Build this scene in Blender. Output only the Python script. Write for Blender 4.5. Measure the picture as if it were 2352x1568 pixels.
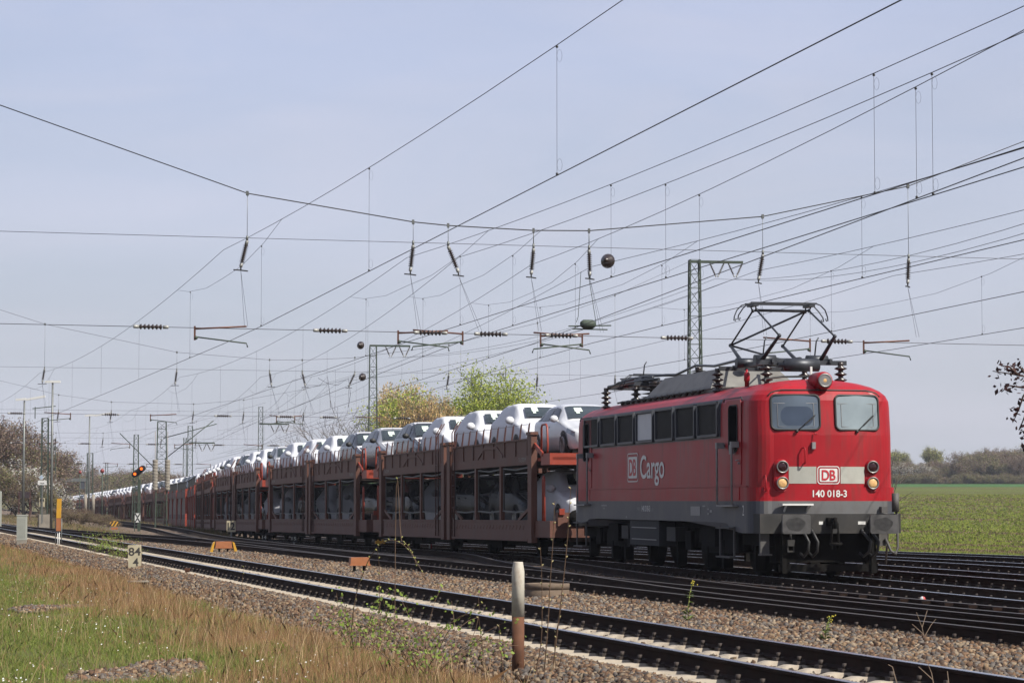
import bpy, math, random
import numpy as np
from mathutils import Vector, Matrix, noise as mnoise

for _o in list(bpy.data.objects):
    bpy.data.objects.remove(_o)
SC = bpy.context.scene
COL = SC.collection
R = random.Random(11)
NR = np.random.default_rng(11)
rad = math.radians

# ------------------------------------------------------------------ camera
FPX, CXP, CYP, HYP, CAMZ = 5800.0, 1176.0, 784.0, 1150.0, 1.48
PITCH = math.atan((HYP - CYP) / FPX)
cam_d = bpy.data.cameras.new("camera")
cam_d.sensor_fit = 'HORIZONTAL'; cam_d.sensor_width = 36.0
cam_d.lens = 36.0 * FPX / 2352.0
cam_d.clip_start = 0.5; cam_d.clip_end = 6000
cam = bpy.data.objects.new("camera", cam_d); COL.objects.link(cam)
cam.location = (0, 0, CAMZ); cam.rotation_euler = (math.pi/2 + PITCH, 0, 0)
SC.camera = cam

# ------------------------------------------------------------------ sky, sun, exposure
SUN_DIR = Vector((0.57, -0.41, 0.71)).normalized()
w = bpy.data.worlds.new("World"); SC.world = w; w.use_nodes = True
nt = w.node_tree; nt.nodes.clear()
sky = nt.nodes.new('ShaderNodeTexSky'); sky.sky_type = 'NISHITA'; sky.sun_disc = False
sky.sun_elevation = math.asin(SUN_DIR.z); sky.sun_rotation = math.atan2(SUN_DIR.x, SUN_DIR.y)
sky.altitude = 60; sky.air_density = 1.0; sky.dust_density = 3.0; sky.ozone_density = 2.0
# thin high cirrus and milky haze: part of the real sky, mixed over the clear-sky model
tcw = nt.nodes.new('ShaderNodeTexCoord')
mpw = nt.nodes.new('ShaderNodeMapping'); mpw.inputs['Scale'].default_value = (1.6, 3.2, 7.0)
nzw = nt.nodes.new('ShaderNodeTexNoise'); nzw.inputs['Scale'].default_value = 2.2; nzw.inputs['Detail'].default_value = 5
rmw = nt.nodes.new('ShaderNodeMapRange'); rmw.inputs[1].default_value = 0.3; rmw.inputs[2].default_value = 0.75
rmw.inputs[3].default_value = 0.60; rmw.inputs[4].default_value = 0.80
mxw = nt.nodes.new('ShaderNodeMix'); mxw.data_type = 'RGBA'
sxw = nt.nodes.new('ShaderNodeSeparateXYZ'); gmw = nt.nodes.new('ShaderNodeMapRange'); gmw.inputs[1].default_value = 0.0; gmw.inputs[2].default_value = 0.22
hcw = nt.nodes.new('ShaderNodeMix'); hcw.data_type = 'RGBA'
hcw.inputs[6].default_value = (6.55, 6.75, 7.5, 1); hcw.inputs[7].default_value = (5.75, 6.35, 8.75, 1)
bgw = nt.nodes.new('ShaderNodeBackground'); bgw.inputs[1].default_value = 0.061
ow = nt.nodes.new('ShaderNodeOutputWorld')
L = nt.links.new
L(tcw.outputs['Generated'], sxw.inputs[0]); L(sxw.outputs[2], gmw.inputs[0]); L(gmw.outputs[0], hcw.inputs[0]); 
mpc = nt.nodes.new('ShaderNodeMapping'); mpc.inputs['Scale'].default_value = (5, 4, 22); mpc.inputs['Rotation'].default_value = (0, .35, .2)
nzc = nt.nodes.new('ShaderNodeTexNoise'); nzc.inputs['Scale'].default_value = 1.0; nzc.inputs['Detail'].default_value = 6; nzc.inputs['Roughness'].default_value = .55; nzc.inputs['Distortion'].default_value = .8
rmc = nt.nodes.new('ShaderNodeMapRange'); rmc.inputs[1].default_value = .42; rmc.inputs[2].default_value = .75; rmc.inputs[4].default_value = .55
cic = nt.nodes.new('ShaderNodeMix'); cic.data_type = 'RGBA'; cic.inputs[7].default_value = (7.6, 7.4, 8.7, 1)
L(tcw.outputs['Generated'], mpc.inputs[0]); L(mpc.outputs[0], nzc.inputs['Vector']); L(nzc.outputs[0], rmc.inputs[0]); L(rmc.outputs[0], cic.inputs[0]); L(hcw.outputs[2], cic.inputs[6]); L(cic.outputs[2], mxw.inputs[7])
L(tcw.outputs['Generated'], mpw.inputs[0]); L(mpw.outputs[0], nzw.inputs['Vector']); L(nzw.outputs[0], rmw.inputs[0])
L(rmw.outputs[0], mxw.inputs[0]); L(sky.outputs[0], mxw.inputs[6]); L(mxw.outputs[2], bgw.inputs[0]); L(bgw.outputs[0], ow.inputs[0])
sun_d = bpy.data.lights.new("sun", 'SUN'); sun_d.energy = 5.0; sun_d.angle = rad(0.55); sun_d.color = (1.0, 0.95, 0.86)
sun = bpy.data.objects.new("sun", sun_d); COL.objects.link(sun)
sun.rotation_euler = SUN_DIR.to_track_quat('Z', 'Y').to_euler(); sun.location = (30, -20, 60)
SC.view_settings.view_transform = 'Standard'; SC.view_settings.look = 'None'
SC.view_settings.exposure = 0.8; SC.view_settings.gamma = 1.0
SC.cycles.max_bounces = 6; SC.cycles.transparent_max_bounces = 16
SC.cycles.volume_bounces = 0; SC.cycles.use_denoising = True

# ------------------------------------------------------------------ pixel -> place helpers (2352-wide photograph)
def ray(x, y):
    dx, dy = (x - CXP) / FPX, (CYP - y) / FPX
    c, s = math.cos(PITCH), math.sin(PITCH)
    return Vector((dx, c - dy * s, s + dy * c))
def at_depth(x, y, Z):
    d = ray(x, y); return Vector((0, 0, CAMZ)) + d * (Z / d.y)
def at_z(x, y, z=0.0):
    d = ray(x, y); return Vector((0, 0, CAMZ)) + d * ((z - CAMZ) / d.z)

# ------------------------------------------------------------------ mesh builder
class MB:
    def __init__(s):
        s.v = []; s.f = []; s.m = []; s.sm = []
    def add(s, V, F, mi=0, smooth=False):
        b = len(s.v); s.v.extend([tuple(p) for p in V])
        for f in F:
            s.f.append([b + i for i in f]); s.m.append(mi); s.sm.append(smooth)
        return s
    def box(s, x0, x1, y0, y1, z0, z1, mi=0):
        V = [(x0,y0,z0),(x1,y0,z0),(x1,y1,z0),(x0,y1,z0),(x0,y0,z1),(x1,y0,z1),(x1,y1,z1),(x0,y1,z1)]
        return s.add(V, [(3,2,1,0),(4,5,6,7),(0,1,5,4),(1,2,6,5),(2,3,7,6),(3,0,4,7)], mi)
    def bar(s, p, q, w, h=None, mi=0, up=(0,0,1)):
        p, q = Vector(p), Vector(q); h = h or w
        d = (q - p).normalized(); u = Vector(up)
        if abs(d.dot(u)) > .95: u = Vector((0, 1, 0))
        a = d.cross(u).normalized() * (w/2); b = a.cross(d).normalized() * (h/2)
        V = [p-a-b, p+a-b, p+a+b, p-a+b, q-a-b, q+a-b, q+a+b, q-a+b]
        return s.add(V, [(0,1,2,3),(7,6,5,4),(0,4,5,1),(1,5,6,2),(2,6,7,3),(3,7,4,0)], mi)
    def tube(s, pts, r, n=6, mi=0, caps=True):
        pts = [Vector(p) for p in pts]; k = len(pts)
        rr = r if isinstance(r, (list, tuple)) else [r]*k
        V = []; u = None
        for i in range(k):
            d = (pts[min(i+1, k-1)] - pts[max(i-1, 0)])
            d = d.normalized() if d.length > 1e-9 else Vector((0, 0, 1))
            if u is None:
                u = d.orthogonal().normalized()
            else:
                u = (u - d * u.dot(d)); u = u.normalized() if u.length > 1e-6 else d.orthogonal().normalized()
            vv = d.cross(u)
            for j in range(n):
                a = 2*math.pi*j/n
                V.append(pts[i] + (u*math.cos(a) + vv*math.sin(a)) * rr[i])
        F = [(i*n+j, i*n+(j+1) % n, (i+1)*n+(j+1) % n, (i+1)*n+j) for i in range(k-1) for j in range(n)]
        s.add(V, F, mi, n > 4)
        if caps and n > 2:
            b = len(s.v) - k*n
            s.f.append([b + j for j in range(n)][::-1]); s.m.append(mi); s.sm.append(False)
            s.f.append([b + (k-1)*n + j for j in range(n)]); s.m.append(mi); s.sm.append(False)
        return s
    def lathe(s, prof, o=(0,0,0), axis=(0,0,1), n=12, mi=0, smooth=True):
        o = Vector(o); a = Vector(axis).normalized(); u = a.orthogonal().normalized(); v = a.cross(u)
        V = []; k = len(prof)
        for (r, z) in prof:
            for j in range(n):
                t = 2*math.pi*j/n
                V.append(o + a*z + (u*math.cos(t) + v*math.sin(t))*r)
        F = [(i*n+j, i*n+(j+1) % n, (i+1)*n+(j+1) % n, (i+1)*n+j) for i in range(k-1) for j in range(n)]
        F2 = []
        if prof[0][0] > 1e-5: F2.append(tuple(range(n))[::-1])
        if prof[-1][0] > 1e-5: F2.append(tuple((k-1)*n + j for j in range(n)))
        b = len(s.v); s.add(V, F, mi, smooth)
        for f in F2:
            s.f.append([b+i for i in f]); s.m.append(mi); s.sm.append(False)
        return s
    def prism(s, poly, t0, t1, fn, mi=0):
        """poly in 2D, extruded between t0 and t1; fn(a, b, t) -> 3D"""
        n = len(poly)
        V = [fn(a, b, t0) for a, b in poly] + [fn(a, b, t1) for a, b in poly]
        F = [tuple(range(n))[::-1], tuple(range(n, 2*n))] + [(i, (i+1) % n, n+(i+1) % n, n+i) for i in range(n)]
        return s.add(V, F, mi)
    def ball(s, c, r, n=8, mi=0, sc=(1,1,1)):
        V = []; F = []; c = Vector(c); m = n//2+1
        for i in range(m+1):
            t = math.pi*i/m
            for j in range(n):
                a = 2*math.pi*j/n
                V.append(c + Vector((math.sin(t)*math.cos(a)*r*sc[0], math.sin(t)*math.sin(a)*r*sc[1], math.cos(t)*r*sc[2])))
        for i in range(m):
            for j in range(n):
                F.append((i*n+j, (i+1)*n+j, (i+1)*n+(j+1) % n, i*n+(j+1) % n))
        return s.add(V, F, mi, True)
    def mesh(s, name, mats):
        me = bpy.data.meshes.new(name)
        me.from_pydata(s.v, [], s.f)
        for m in (mats if isinstance(mats, (list, tuple)) else [mats]): me.materials.append(m)
        me.polygons.foreach_set('material_index', s.m)
        me.polygons.foreach_set('use_smooth', s.sm)
        me.update()
        return me
    def build(s, name, mats, parent=None, label=None):
        o = bpy.data.objects.new(name, s.mesh(name, mats)); COL.objects.link(o)
        if parent is not None: o.parent = parent
        if label: o['label'] = label
        return o

def thing(name, label, cat, loc=(0,0,0), rz=0.0, rx=0.0, group=None):
    o = bpy.data.objects.new(name, None); COL.objects.link(o)
    o.empty_display_size = 0.2
    o.location = loc; o.rotation_euler = (rx, 0, rz)
    return tag(o, label, cat, group)
def tag(o, label=None, cat=None, group=None, kind=None):
    if label: o['label'] = label
    if cat: o['category'] = cat
    if group: o['group'] = group
    if kind: o['kind'] = kind
    return o
def copy_tree(o, parent=None):
    c = o.copy(); COL.objects.link(c)
    if parent is not None: c.parent = parent
    for ch in list(o.children): copy_tree(ch, c)
    return c
def np_mesh(name, V, F, mat, nper, col=None, smooth=False):
    """V (n,3), F (m,nper) -> object with optional per-vertex colour"""
    me = bpy.data.meshes.new(name)
    n, m = len(V), len(F)
    me.vertices.add(n); me.vertices.foreach_set('co', np.asarray(V, np.float32).ravel())
    me.loops.add(m*nper); me.loops.foreach_set('vertex_index', np.asarray(F, np.int32).ravel())
    me.polygons.add(m); me.polygons.foreach_set('loop_start', np.arange(0, m*nper, nper, dtype=np.int32))
    me.polygons.foreach_set('loop_total', np.full(m, nper, np.int32))
    if smooth: me.polygons.foreach_set('use_smooth', np.ones(m, bool))
    me.update(calc_edges=True)
    if col is not None:
        at = me.color_attributes.new('tint', 'FLOAT_COLOR', 'POINT')
        c4 = np.ones((n, 4), np.float32); c4[:, :3] = col
        at.data.foreach_set('color', c4.ravel())
    me.materials.append(mat)
    o = bpy.data.objects.new(name, me); COL.objects.link(o)
    return o

# ------------------------------------------------------------------ materials
ALB = 0.63
def mat(name, col, rough=.6, metal=0., var=.12, scale=6., bump=0., spec=.5, stain=None, stain_amt=.5, stain_scale=(2,2,2), attr=False, rvar=.1):
    m = bpy.data.materials.new(name); m.use_nodes = True
    t = m.node_tree; b = t.nodes['Principled BSDF']; l = t.links.new
    b.inputs['Roughness'].default_value = rough; b.inputs['Metallic'].default_value = metal
    b.inputs['Specular IOR Level'].default_value = spec
    tc = t.nodes.new('ShaderNodeTexCoord')
    nz = t.nodes.new('ShaderNodeTexNoise'); nz.inputs['Scale'].default_value = scale; nz.inputs['Detail'].default_value = 6
    l(tc.outputs['Object'], nz.inputs['Vector'])
    hsv = t.nodes.new('ShaderNodeMix'); hsv.data_type = 'RGBA'
    col = [c*ALB for c in col]; stain = [c*ALB for c in stain] if stain else None
    lo = [c*(1-var) for c in col]; hi = [min(1, c*(1+var)) for c in col]
    hsv.inputs[6].default_value = (*lo, 1); hsv.inputs[7].default_value = (*hi, 1)
    rp = t.nodes.new('ShaderNodeMapRange'); rp.inputs[1].default_value = .3; rp.inputs[2].default_value = .7
    l(nz.outputs[0], rp.inputs[0]); l(rp.outputs[0], hsv.inputs[0])
    out = hsv.outputs[2]
    if attr:
        at = t.nodes.new('ShaderNodeVertexColor'); at.layer_name = 'tint'
        mu = t.nodes.new('ShaderNodeMix'); mu.data_type = 'RGBA'; mu.blend_type = 'MULTIPLY'; mu.inputs[0].default_value = 1
        l(out, mu.inputs[6]); l(at.outputs[0], mu.inputs[7]); out = mu.outputs[2]
    if stain:
        mp = t.nodes.new('ShaderNodeMapping'); mp.inputs['Scale'].default_value = stain_scale
        n2 = t.nodes.new('ShaderNodeTexNoise'); n2.inputs['Scale'].default_value = 1.0; n2.inputs['Detail'].default_value = 8; n2.inputs['Roughness'].default_value = .65
        l(tc.outputs['Object'], mp.inputs[0]); l(mp.outputs[0], n2.inputs['Vector'])
        r2 = t.nodes.new('ShaderNodeMapRange'); r2.inputs[1].default_value = .5; r2.inputs[2].default_value = .78
        r2.inputs[3].default_value = 0; r2.inputs[4].default_value = stain_amt
        mx = t.nodes.new('ShaderNodeMix'); mx.data_type = 'RGBA'
        l(n2.outputs[0], r2.inputs[0]); l(r2.outputs[0], mx.inputs[0]); l(out, mx.inputs[6]); mx.inputs[7].default_value = (*stain, 1)
        out = mx.outputs[2]
    l(out, b.inputs['Base Color'])
    if rvar:
        rr = t.nodes.new('ShaderNodeMapRange'); rr.inputs[3].default_value = max(0, rough-rvar); rr.inputs[4].default_value = min(1, rough+rvar)
        l(nz.outputs[0], rr.inputs[0]); l(rr.outputs[0], b.inputs['Roughness'])
    if bump:
        bp = t.nodes.new('ShaderNodeBump'); bp.inputs['Strength'].default_value = bump; bp.inputs['Distance'].default_value = .02
        l(nz.outputs[0], bp.inputs['Height']); l(bp.outputs[0], b.inputs['Normal'])
    return m
def glow(name, col, strength):
    m = mat(name, col, .3); b = m.node_tree.nodes['Principled BSDF']
    b.inputs['Emission Color'].default_value = (*col, 1); b.inputs['Emission Strength'].default_value = strength
    return m

M = {}
M['red'] = mat('red_paint', (.36, .0055, .013), .45, 0, .16, 1.1, .03, .28, (.15, .035, .030), .85, (5, 5, .5))
M['red_side'] = M['red']
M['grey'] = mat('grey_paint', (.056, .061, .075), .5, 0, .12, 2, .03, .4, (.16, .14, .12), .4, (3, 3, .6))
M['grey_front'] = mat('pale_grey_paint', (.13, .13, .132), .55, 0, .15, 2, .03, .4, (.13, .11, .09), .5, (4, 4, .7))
M['grille'] = mat('dark_grille', (.012, .013, .015), .55, 0, .2, 8)
M['white_panel'] = mat('white_panel', (.62, .64, .66), .5, 0, .05, 3, 0, .4, (.4, .4, .4), .3)
M['black'] = mat('black_rubber', (.012, .012, .012), .6, 0, .3, 10)
M['under'] = mat('underframe_grime', (.007, .0062, .0056), .9, 0, .4, 5, .2, .12, (.025, .02, .016), .5)
M['beam'] = mat('buffer_beam_black', (.032, .031, .030), .7, 0, .25, 4, .1, .3, (.10, .08, .06), .4)
M['steel'] = mat('bare_steel', (.32, .31, .30), .42, .8, .15, 8)
M['hand'] = mat('handrail_grey', (.26, .26, .26), .5, .2, .15, 8)
M['white'] = mat('white_paint', (.72, .72, .69), .5, 0, .05, 5)
M['stripe'] = mat('off_white_stripe', (.42, .42, .37), .5, 0, .06, 6, 0, .4, (.35, .3, .26), .35, (6, 6, 3))
M['lens_lit'] = mat('warm_lens', (.74, .45, .19), .15, 0, .25, 14)
M['lens_red'] = mat('dark_red_lens', (.03, .006, .008), .12, 0, .2, 6)
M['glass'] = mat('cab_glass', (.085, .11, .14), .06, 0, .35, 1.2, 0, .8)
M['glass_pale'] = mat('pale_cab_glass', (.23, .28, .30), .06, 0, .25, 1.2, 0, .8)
M['blind'] = mat('dark_blind', (.045, .065, .10), .12, 0, .2, 2, 0, .7)
M['glass_dark'] = mat('dark_glass', (.016, .018, .022), .22, 0, .2, 3, 0, .18, rvar=.03)
M['void'] = mat('unlit_opening', (.008, .008, .009), 1.0, 0, .2, 3, 0, 0.0, rvar=0)
M['plate'] = mat('buffer_plate_grey', (.075, .073, .072), .5, 0, .3, 5, .1, .3, (.03, .028, .026), .6, (6, 6, 6))
M['roofgrey'] = mat('roof_grey', (.20, .195, .18), .65, 0, .2, 3, .05, .3, (.09, .07, .055), .6, (2, 2, 3))
M['porc'] = mat('brown_porcelain', (.032, .020, .017), .35, 0, .2, 9)
M['porc_cap'] = mat('insulator_cap', (.36, .36, .34), .5, .3, .15, 9)
M['panto'] = mat('pantograph_steel', (.055, .06, .07), .45, .5, .2, 9)
M['copper'] = mat('weathered_copper', (.16, .07, .045), .5, .4, .2, 9)
M['wire'] = mat('wire_dark', (.025, .022, .02), .55, .3, .1, 9)
M['wire_thin'] = mat('wire_grey', (.06, .06, .06), .55, .3, .1, 9)
# ================================================================== locomotive
LOCO_RZ = rad(12.0)
M['step'] = mat('grimy_step_steel', (.085, .08, .075), .7, .2, .25, 8)
loco = thing('electric_locomotive', 'red electric locomotive with a grey skirt and raised pantograph hauling the car train', 'locomotive', (6.24, 48.05, 0.0), LOCO_RZ)
LB, YF = 16.49, 0.68          # length over buffers, body front
W_LOW, W_UP = 1.50, 1.455
def loco_w(z):
    if z < 1.745: return W_LOW
    if z < 3.30: return W_UP - .015*(z-1.75)/1.55
    t = (z - 3.30) / .57
    return max(0.05, (W_UP - .015) * (max(0.0, 1 - t**2.6))**.5)
def loco_front(z):
    if z < 1.745: return YF - .035
    if z < 2.75: return YF
    if z < 3.40: return YF + .06*(z-2.75)/.65
    t = min(1, (z-3.40)/.47); return YF + .06 + 1.0*(1 - (1 - t**2.2)**.5)
def sweep(x): return .17*(abs(x)/1.1)**2
def front_y(x, z): return loco_front(z) + sweep(x)
def outline(z, zfun=None):
    W = loco_w(z); F = loco_front(z); rc = min(.40, W*.8); q = []
    for k in range(9):
        x = (W-rc)*k/8; q.append((x, F + sweep(x)))
    s0 = sweep(W-rc)
    for k in range(1, 9):
        a = math.pi/2*k/8
        q.append((W-rc + rc*math.sin(a), F + s0 + rc*(1-math.cos(a))))
    for yy in (1.45, 2.0, 2.5, 3.2, 5.5):
        if yy > q[-1][1] + .02 or True: q.append((W, max(yy, q[-1][1]+.01)))
    right = q + [(x, LB - y) for x, y in q[::-1]]
    left = [(-x, y) for x, y in right[::-1]][1:-1]
    return right + left
levels = [.86, 1.235, 1.48, 1.745, 1.7451, 2.2, 2.75, 3.1, 3.3, 3.42, 3.53, 3.62, 3.70, 3.77, 3.82, 3.855]
mb = MB(); ring0 = None
def skirt_z(y):
    d = min(y, LB - y); t = min(1, max(0, (d - 1.75)/.95)); t = t*t*(3-2*t)
    return .86 + .20*t
rings = []
for i, z in enumerate(levels):
    zz = z if i != 4 else 1.745
    o = outline(z if i != 3 else 1.74)
    rings.append([(x, y, (skirt_z(y) if i == 0 else zz)) for x, y in o])
n = len(rings[0])
for i in range(len(levels)-1):
    V = rings[i] + rings[i+1]
    for j in range(n):
        j2 = (j+1) % n
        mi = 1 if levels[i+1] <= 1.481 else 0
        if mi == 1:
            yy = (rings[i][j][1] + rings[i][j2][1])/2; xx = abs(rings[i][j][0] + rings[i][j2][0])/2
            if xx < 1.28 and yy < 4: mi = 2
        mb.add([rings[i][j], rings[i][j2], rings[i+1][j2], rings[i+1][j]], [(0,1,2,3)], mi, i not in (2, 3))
top = rings[-1]; mb.add(top, [tuple(range(n))], 3)
mb.add(rings[0], [tuple(range(n))[::-1]], 1)
body = mb.build('body', [M['red'], M['grey'], M['grey_front'], M['roofgrey']], loco)
# seams and rain gutters
mb = MB()
mb.tube([(-1.14, front_y(-1.14,3.50)-.01, 3.50), (-1.06, front_y(-1.05,3.58)-.012, 3.575), (-.95, front_y(-.95,3.61)-.012, 3.605)] + [(x, front_y(x,3.62)-.012, 3.62) for x in np.linspace(-.85, .85, 13)] + [(.95, front_y(.95,3.61)-.012, 3.605), (1.06, front_y(1.05,3.58)-.012, 3.575), (1.14, front_y(1.14,3.50)-.01, 3.50)], .016, 6)
mb.build('rain_gutter', M['black'], loco)
mb = MB()
for z in (1.765,):
    mb.box(-1.502, -1.468, 1.2, 15.3, z-.012, z+.003)
mb.build('seam', M['red'], body)

def rrect(x0, x1, z0, z1, r, n=5):
    P = []
    for cx, cz, a0 in ((x1-r, z1-r, 0), (x0+r, z1-r, 90), (x0+r, z0+r, 180), (x1-r, z0+r, 270)):
        for k in range(n+1):
            a = rad(a0 + 90*k/n); P.append((cx + r*math.cos(a), cz + r*math.sin(a)))
    return P
def front_patch(mb, poly, off, mi=0):
    """rounded pane that follows the swept nose, built in upright strips"""
    xs = sorted(set(round(p[0], 4) for p in poly)); a, b = xs[0], xs[-1]
    xs = sorted(set(xs + [a + (b-a)*k/12 for k in range(13)]))
    def lim(x):
        hit = []
        for i in range(len(poly)):
            p, q = poly[i], poly[(i+1) % len(poly)]
            if abs(q[0]-p[0]) < 1e-6:
                if abs(p[0]-x) < 1e-4: hit += [p[1], q[1]]
            elif min(p[0], q[0]) - 1e-6 <= x <= max(p[0], q[0]) + 1e-6:
                hit.append(p[1] + (q[1]-p[1])*(x-p[0])/(q[0]-p[0]))
        return min(hit), max(hit)
    V = []; F = []; nz = 6
    for x in xs:
        lo, hi = lim(x)
        for k in range(nz+1):
            z = lo + (hi-lo)*k/nz; V.append((x, front_y(x, z)-off, z))
    for i in range(len(xs)-1):
        for k in range(nz):
            c = i*(nz+1)+k; F.append((c, c+nz+1, c+nz+2, c+1))
    mb.add(V, F, mi, True)
M['cab_in'] = mat('cab_interior', (.05, .055, .06), .7, 0, .2, 3)
for sx in (-1, 1):
    x0, x1 = sorted((sx*.16, sx*1.09))
    poly = rrect(x0, x1, 2.85, 3.52, .10)
    mb = MB(); front_patch(mb, poly, .012)
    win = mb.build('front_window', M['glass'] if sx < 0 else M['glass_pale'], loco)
    pts = [(x, front_y(x, z)-.014, z) for x, z in poly]; pts.append(pts[0])
    mb = MB(); mb.tube(pts, .022, 6, caps=False); mb.build('rubber_seal', M['black'], win)
    # roller blind and inner frame seen through the pane
    mb = MB()
    p2 = rrect(x0+.12, x1-.12, 2.91, 3.36, .02)
    pts = [(x, front_y(x, z)-.017, z) for x, z in p2]; pts.append(pts[0]); mb.tube(pts, .006, 4, caps=False)
    for z in (3.36,):
        mb.tube([(x0+.05, front_y(x0+.05, z)-.017, z), (x1-.05, front_y(x1-.05, z)-.017, z)], .006, 4)
    mb.build('inner_frame', M['hand'], win)
    if sx < 0:
        mb = MB(); front_patch(mb, rrect(x0+.18, x1-.13, 2.93, 3.30, .15), .0145); mb.build('sun_blind', M['blind'], win)
    mb = MB(); bx = sx*.62 + (.02 if sx < 0 else .0)
    p = Vector((bx-.02, front_y(bx, 2.84)-.03, 2.82)); q = Vector((bx+.34, front_y(bx+.34, 3.12)-.045, 3.13))
    mb.tube([p, q], .010, 5); mb.bar(p + (q-p)*.42, q, .035, .02); mb.ball(p, .035, 6)
    mb.build('wiper', M['black'], loco)
mb = MB(); mb.tube([(-.28, front_y(-.28, 2.80)-.04, 2.80), (-.28, front_y(-.28,2.8)-.04, 2.76), (-.24, front_y(-.2,2.8)-.09, 2.77)], .012, 5); mb.build('washer_nozzle', M['red'], loco)
# headlights
def lamp(x, z, r, lens, housing, dy=.06):
    y = front_y(x, z)
    mb = MB(); mb.lathe([(r*1.28, .05), (r*1.28, -dy*.6), (r*1.12, -dy)], (x, y, z), (0, 1, 0), 20); h = mb.build('headlight', housing, loco)
    mb = MB(); mb.lathe([(r*1.02, 0), (r*1.1, -.02), (r*1.02, -.035), (r*.86, -.02), (r*.84, 0)], (x, y-dy, z), (0, 1, 0), 20); mb.build('rim', M['steel'], h)
    mb = MB(); mb.lathe([(r*.86, 0), (r*.7, -.012), (r*.4, -.02), (0, -.024)], (x, y-dy, z), (0, 1, 0), 20); mb.build('lens', lens, h)
for sx in (-1, 1):
    x = sx*.915
    mb = MB(); mb.prism(rrect(x-.155, x+.155, 1.66, 2.29, .15), 0, .055, lambda a, b, t: (a, front_y(x, b)-t+.03, b)); mb.build('lamp_plinth', M['red'], loco)
    lamp(x, 2.135, .112, M['lens_red'], M['red'], .075)
    lamp(x, 1.825, .112, M['lens_lit'], M['red'], .075)
mb = MB(); mb.lathe([(.175, .5), (.175, .05), (.165, 0), (.13, -.02)], (-.06, YF+.02, 3.80), (0, 1, 0), 20); top_h = mb.build('top_lamp_housing', M['red'], loco)
mb = MB(); mb.lathe([(.128, 0), (.14, -.02), (.128, -.04), (.105, -.02)], (-.06, YF, 3.80), (0, 1, 0), 20); mb.build('rim', M['steel'], top_h)
mb = MB(); mb.lathe([(.108, 0), (.08, -.015), (0, -.024)], (-.06, YF, 3.80), (0, 1, 0), 20); mb.build('lens', M['lens_lit'], top_h)
mb = MB(); mb.box(-.14, -.10, 1.3, 1.34, 3.9, 4.10); mb.build('whistle', M['white'], loco)
# white stripe, logo, numbers
def text_mesh(s, size=1.0, offset=0.0, space=1.0):
    cu = bpy.data.curves.new('lettering', 'FONT'); cu.body = s; cu.size = size; cu.offset = offset; cu.space_character = space
    cu.fill_mode = 'FRONT' if hasattr(cu, 'fill_mode') else cu.fill_mode
    ob = bpy.data.objects.new('lettering', cu); COL.objects.link(ob)
    dg = bpy.context.evaluated_depsgraph_get(); me = bpy.data.meshes.new_from_object(ob.evaluated_get(dg))
    bpy.data.objects.remove(ob); bpy.data.curves.remove(cu)
    return me
def lettering(name, s, fn, width, height, material, parent, offset=0.0, space=1.0, label=None):
    """text fitted into width x height, fn(u, v) -> 3D with u to the reader's right, v up from baseline-bottom"""
    me = text_mesh(s, 1.0, offset, space)
    co = np.empty(len(me.vertices)*3, np.float32); me.vertices.foreach_get('co', co); co = co.reshape(-1, 3)
    mn, mx = co.min(0), co.max(0)
    out = [fn((c[0]-mn[0])/(mx[0]-mn[0])*width, (c[1]-mn[1])/(mx[1]-mn[1])*height) for c in co]
    me.vertices.foreach_set('co', np.array(out, np.float32).ravel()); me.update()
    me.name = name; me.materials.clear(); me.materials.append(material)
    o = bpy.data.objects.new(name, me); COL.objects.link(o); o.parent = parent
    if label: o['label'] = label
    return o
M['red_txt'] = mat('red_lettering', (.50, .012, .025), .5, 0, .05)
for a, b in ((-.775, -.245), (.245, .755)):
    nseg = 6; mb = MB()
    for k in range(nseg):
        xa, xb = a + (b-a)*k/nseg, a + (b-a)*(k+1)/nseg
        mb.add([(xa, front_y(xa, 1.8)-.005, 1.815), (xb, front_y(xb, 1.8)-.005, 1.815), (xb, front_y(xb, 2.1)-.005, 2.14), (xa, front_y(xa, 2.1)-.005, 2.14)], [(0,1,2,3)])
    mb.build('white_stripe', M['stripe'], loco)
def logo(fnp, w, h, parent, ring_m, panel_m, letter_m, ringw=.016):
    """framed two-letter railway emblem on its panel; fnp(u, v, off)"""
    mb = MB()
    o1 = rrect(0, w, 0, h, h*.17); o2 = rrect(ringw, w-ringw, ringw, h-ringw, h*.15)
    k = len(o1); V = [fnp(a, b, .006) for a, b in o1] + [fnp(a, b, .006) for a, b in o2]
    mb.add(V, [(i, (i+1) % k, k+(i+1) % k, k+i) for i in range(k)], 0)
    lg = mb.build('emblem', ring_m, parent)
    p = h*.13
    mb = MB(); o3 = rrect(p, w-p, p, h-p, h*.07); mb.add([fnp(a, b, .0065) for a, b in o3], [tuple(range(len(o3)))]); mb.build('emblem_panel', panel_m, lg)
    lettering('emblem_letters', 'DB', lambda u, v: fnp(p + w*.09 + u, h*.21 + v, .0105), w - 2*p - w*.18, h*.58, letter_m, lg, .022, .95)
logo(lambda u, v, o: (-.225+u, front_y(-.225+u, 1.8+v)-o, 1.805+v), .45, .345, loco, M['white'], M['white'], M['red_txt'])
def fn_num(u, v): return (-.33+u, front_y(-.33+u, 1.55)-.006-.035*0, 1.555+v)
lettering('fleet_number', '140 018-3', lambda u, v: (-.33+u, front_y(-.33+u, 1.55+v)-.006, 1.555+v), .69, .135, M['white'], loco, .018)
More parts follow.
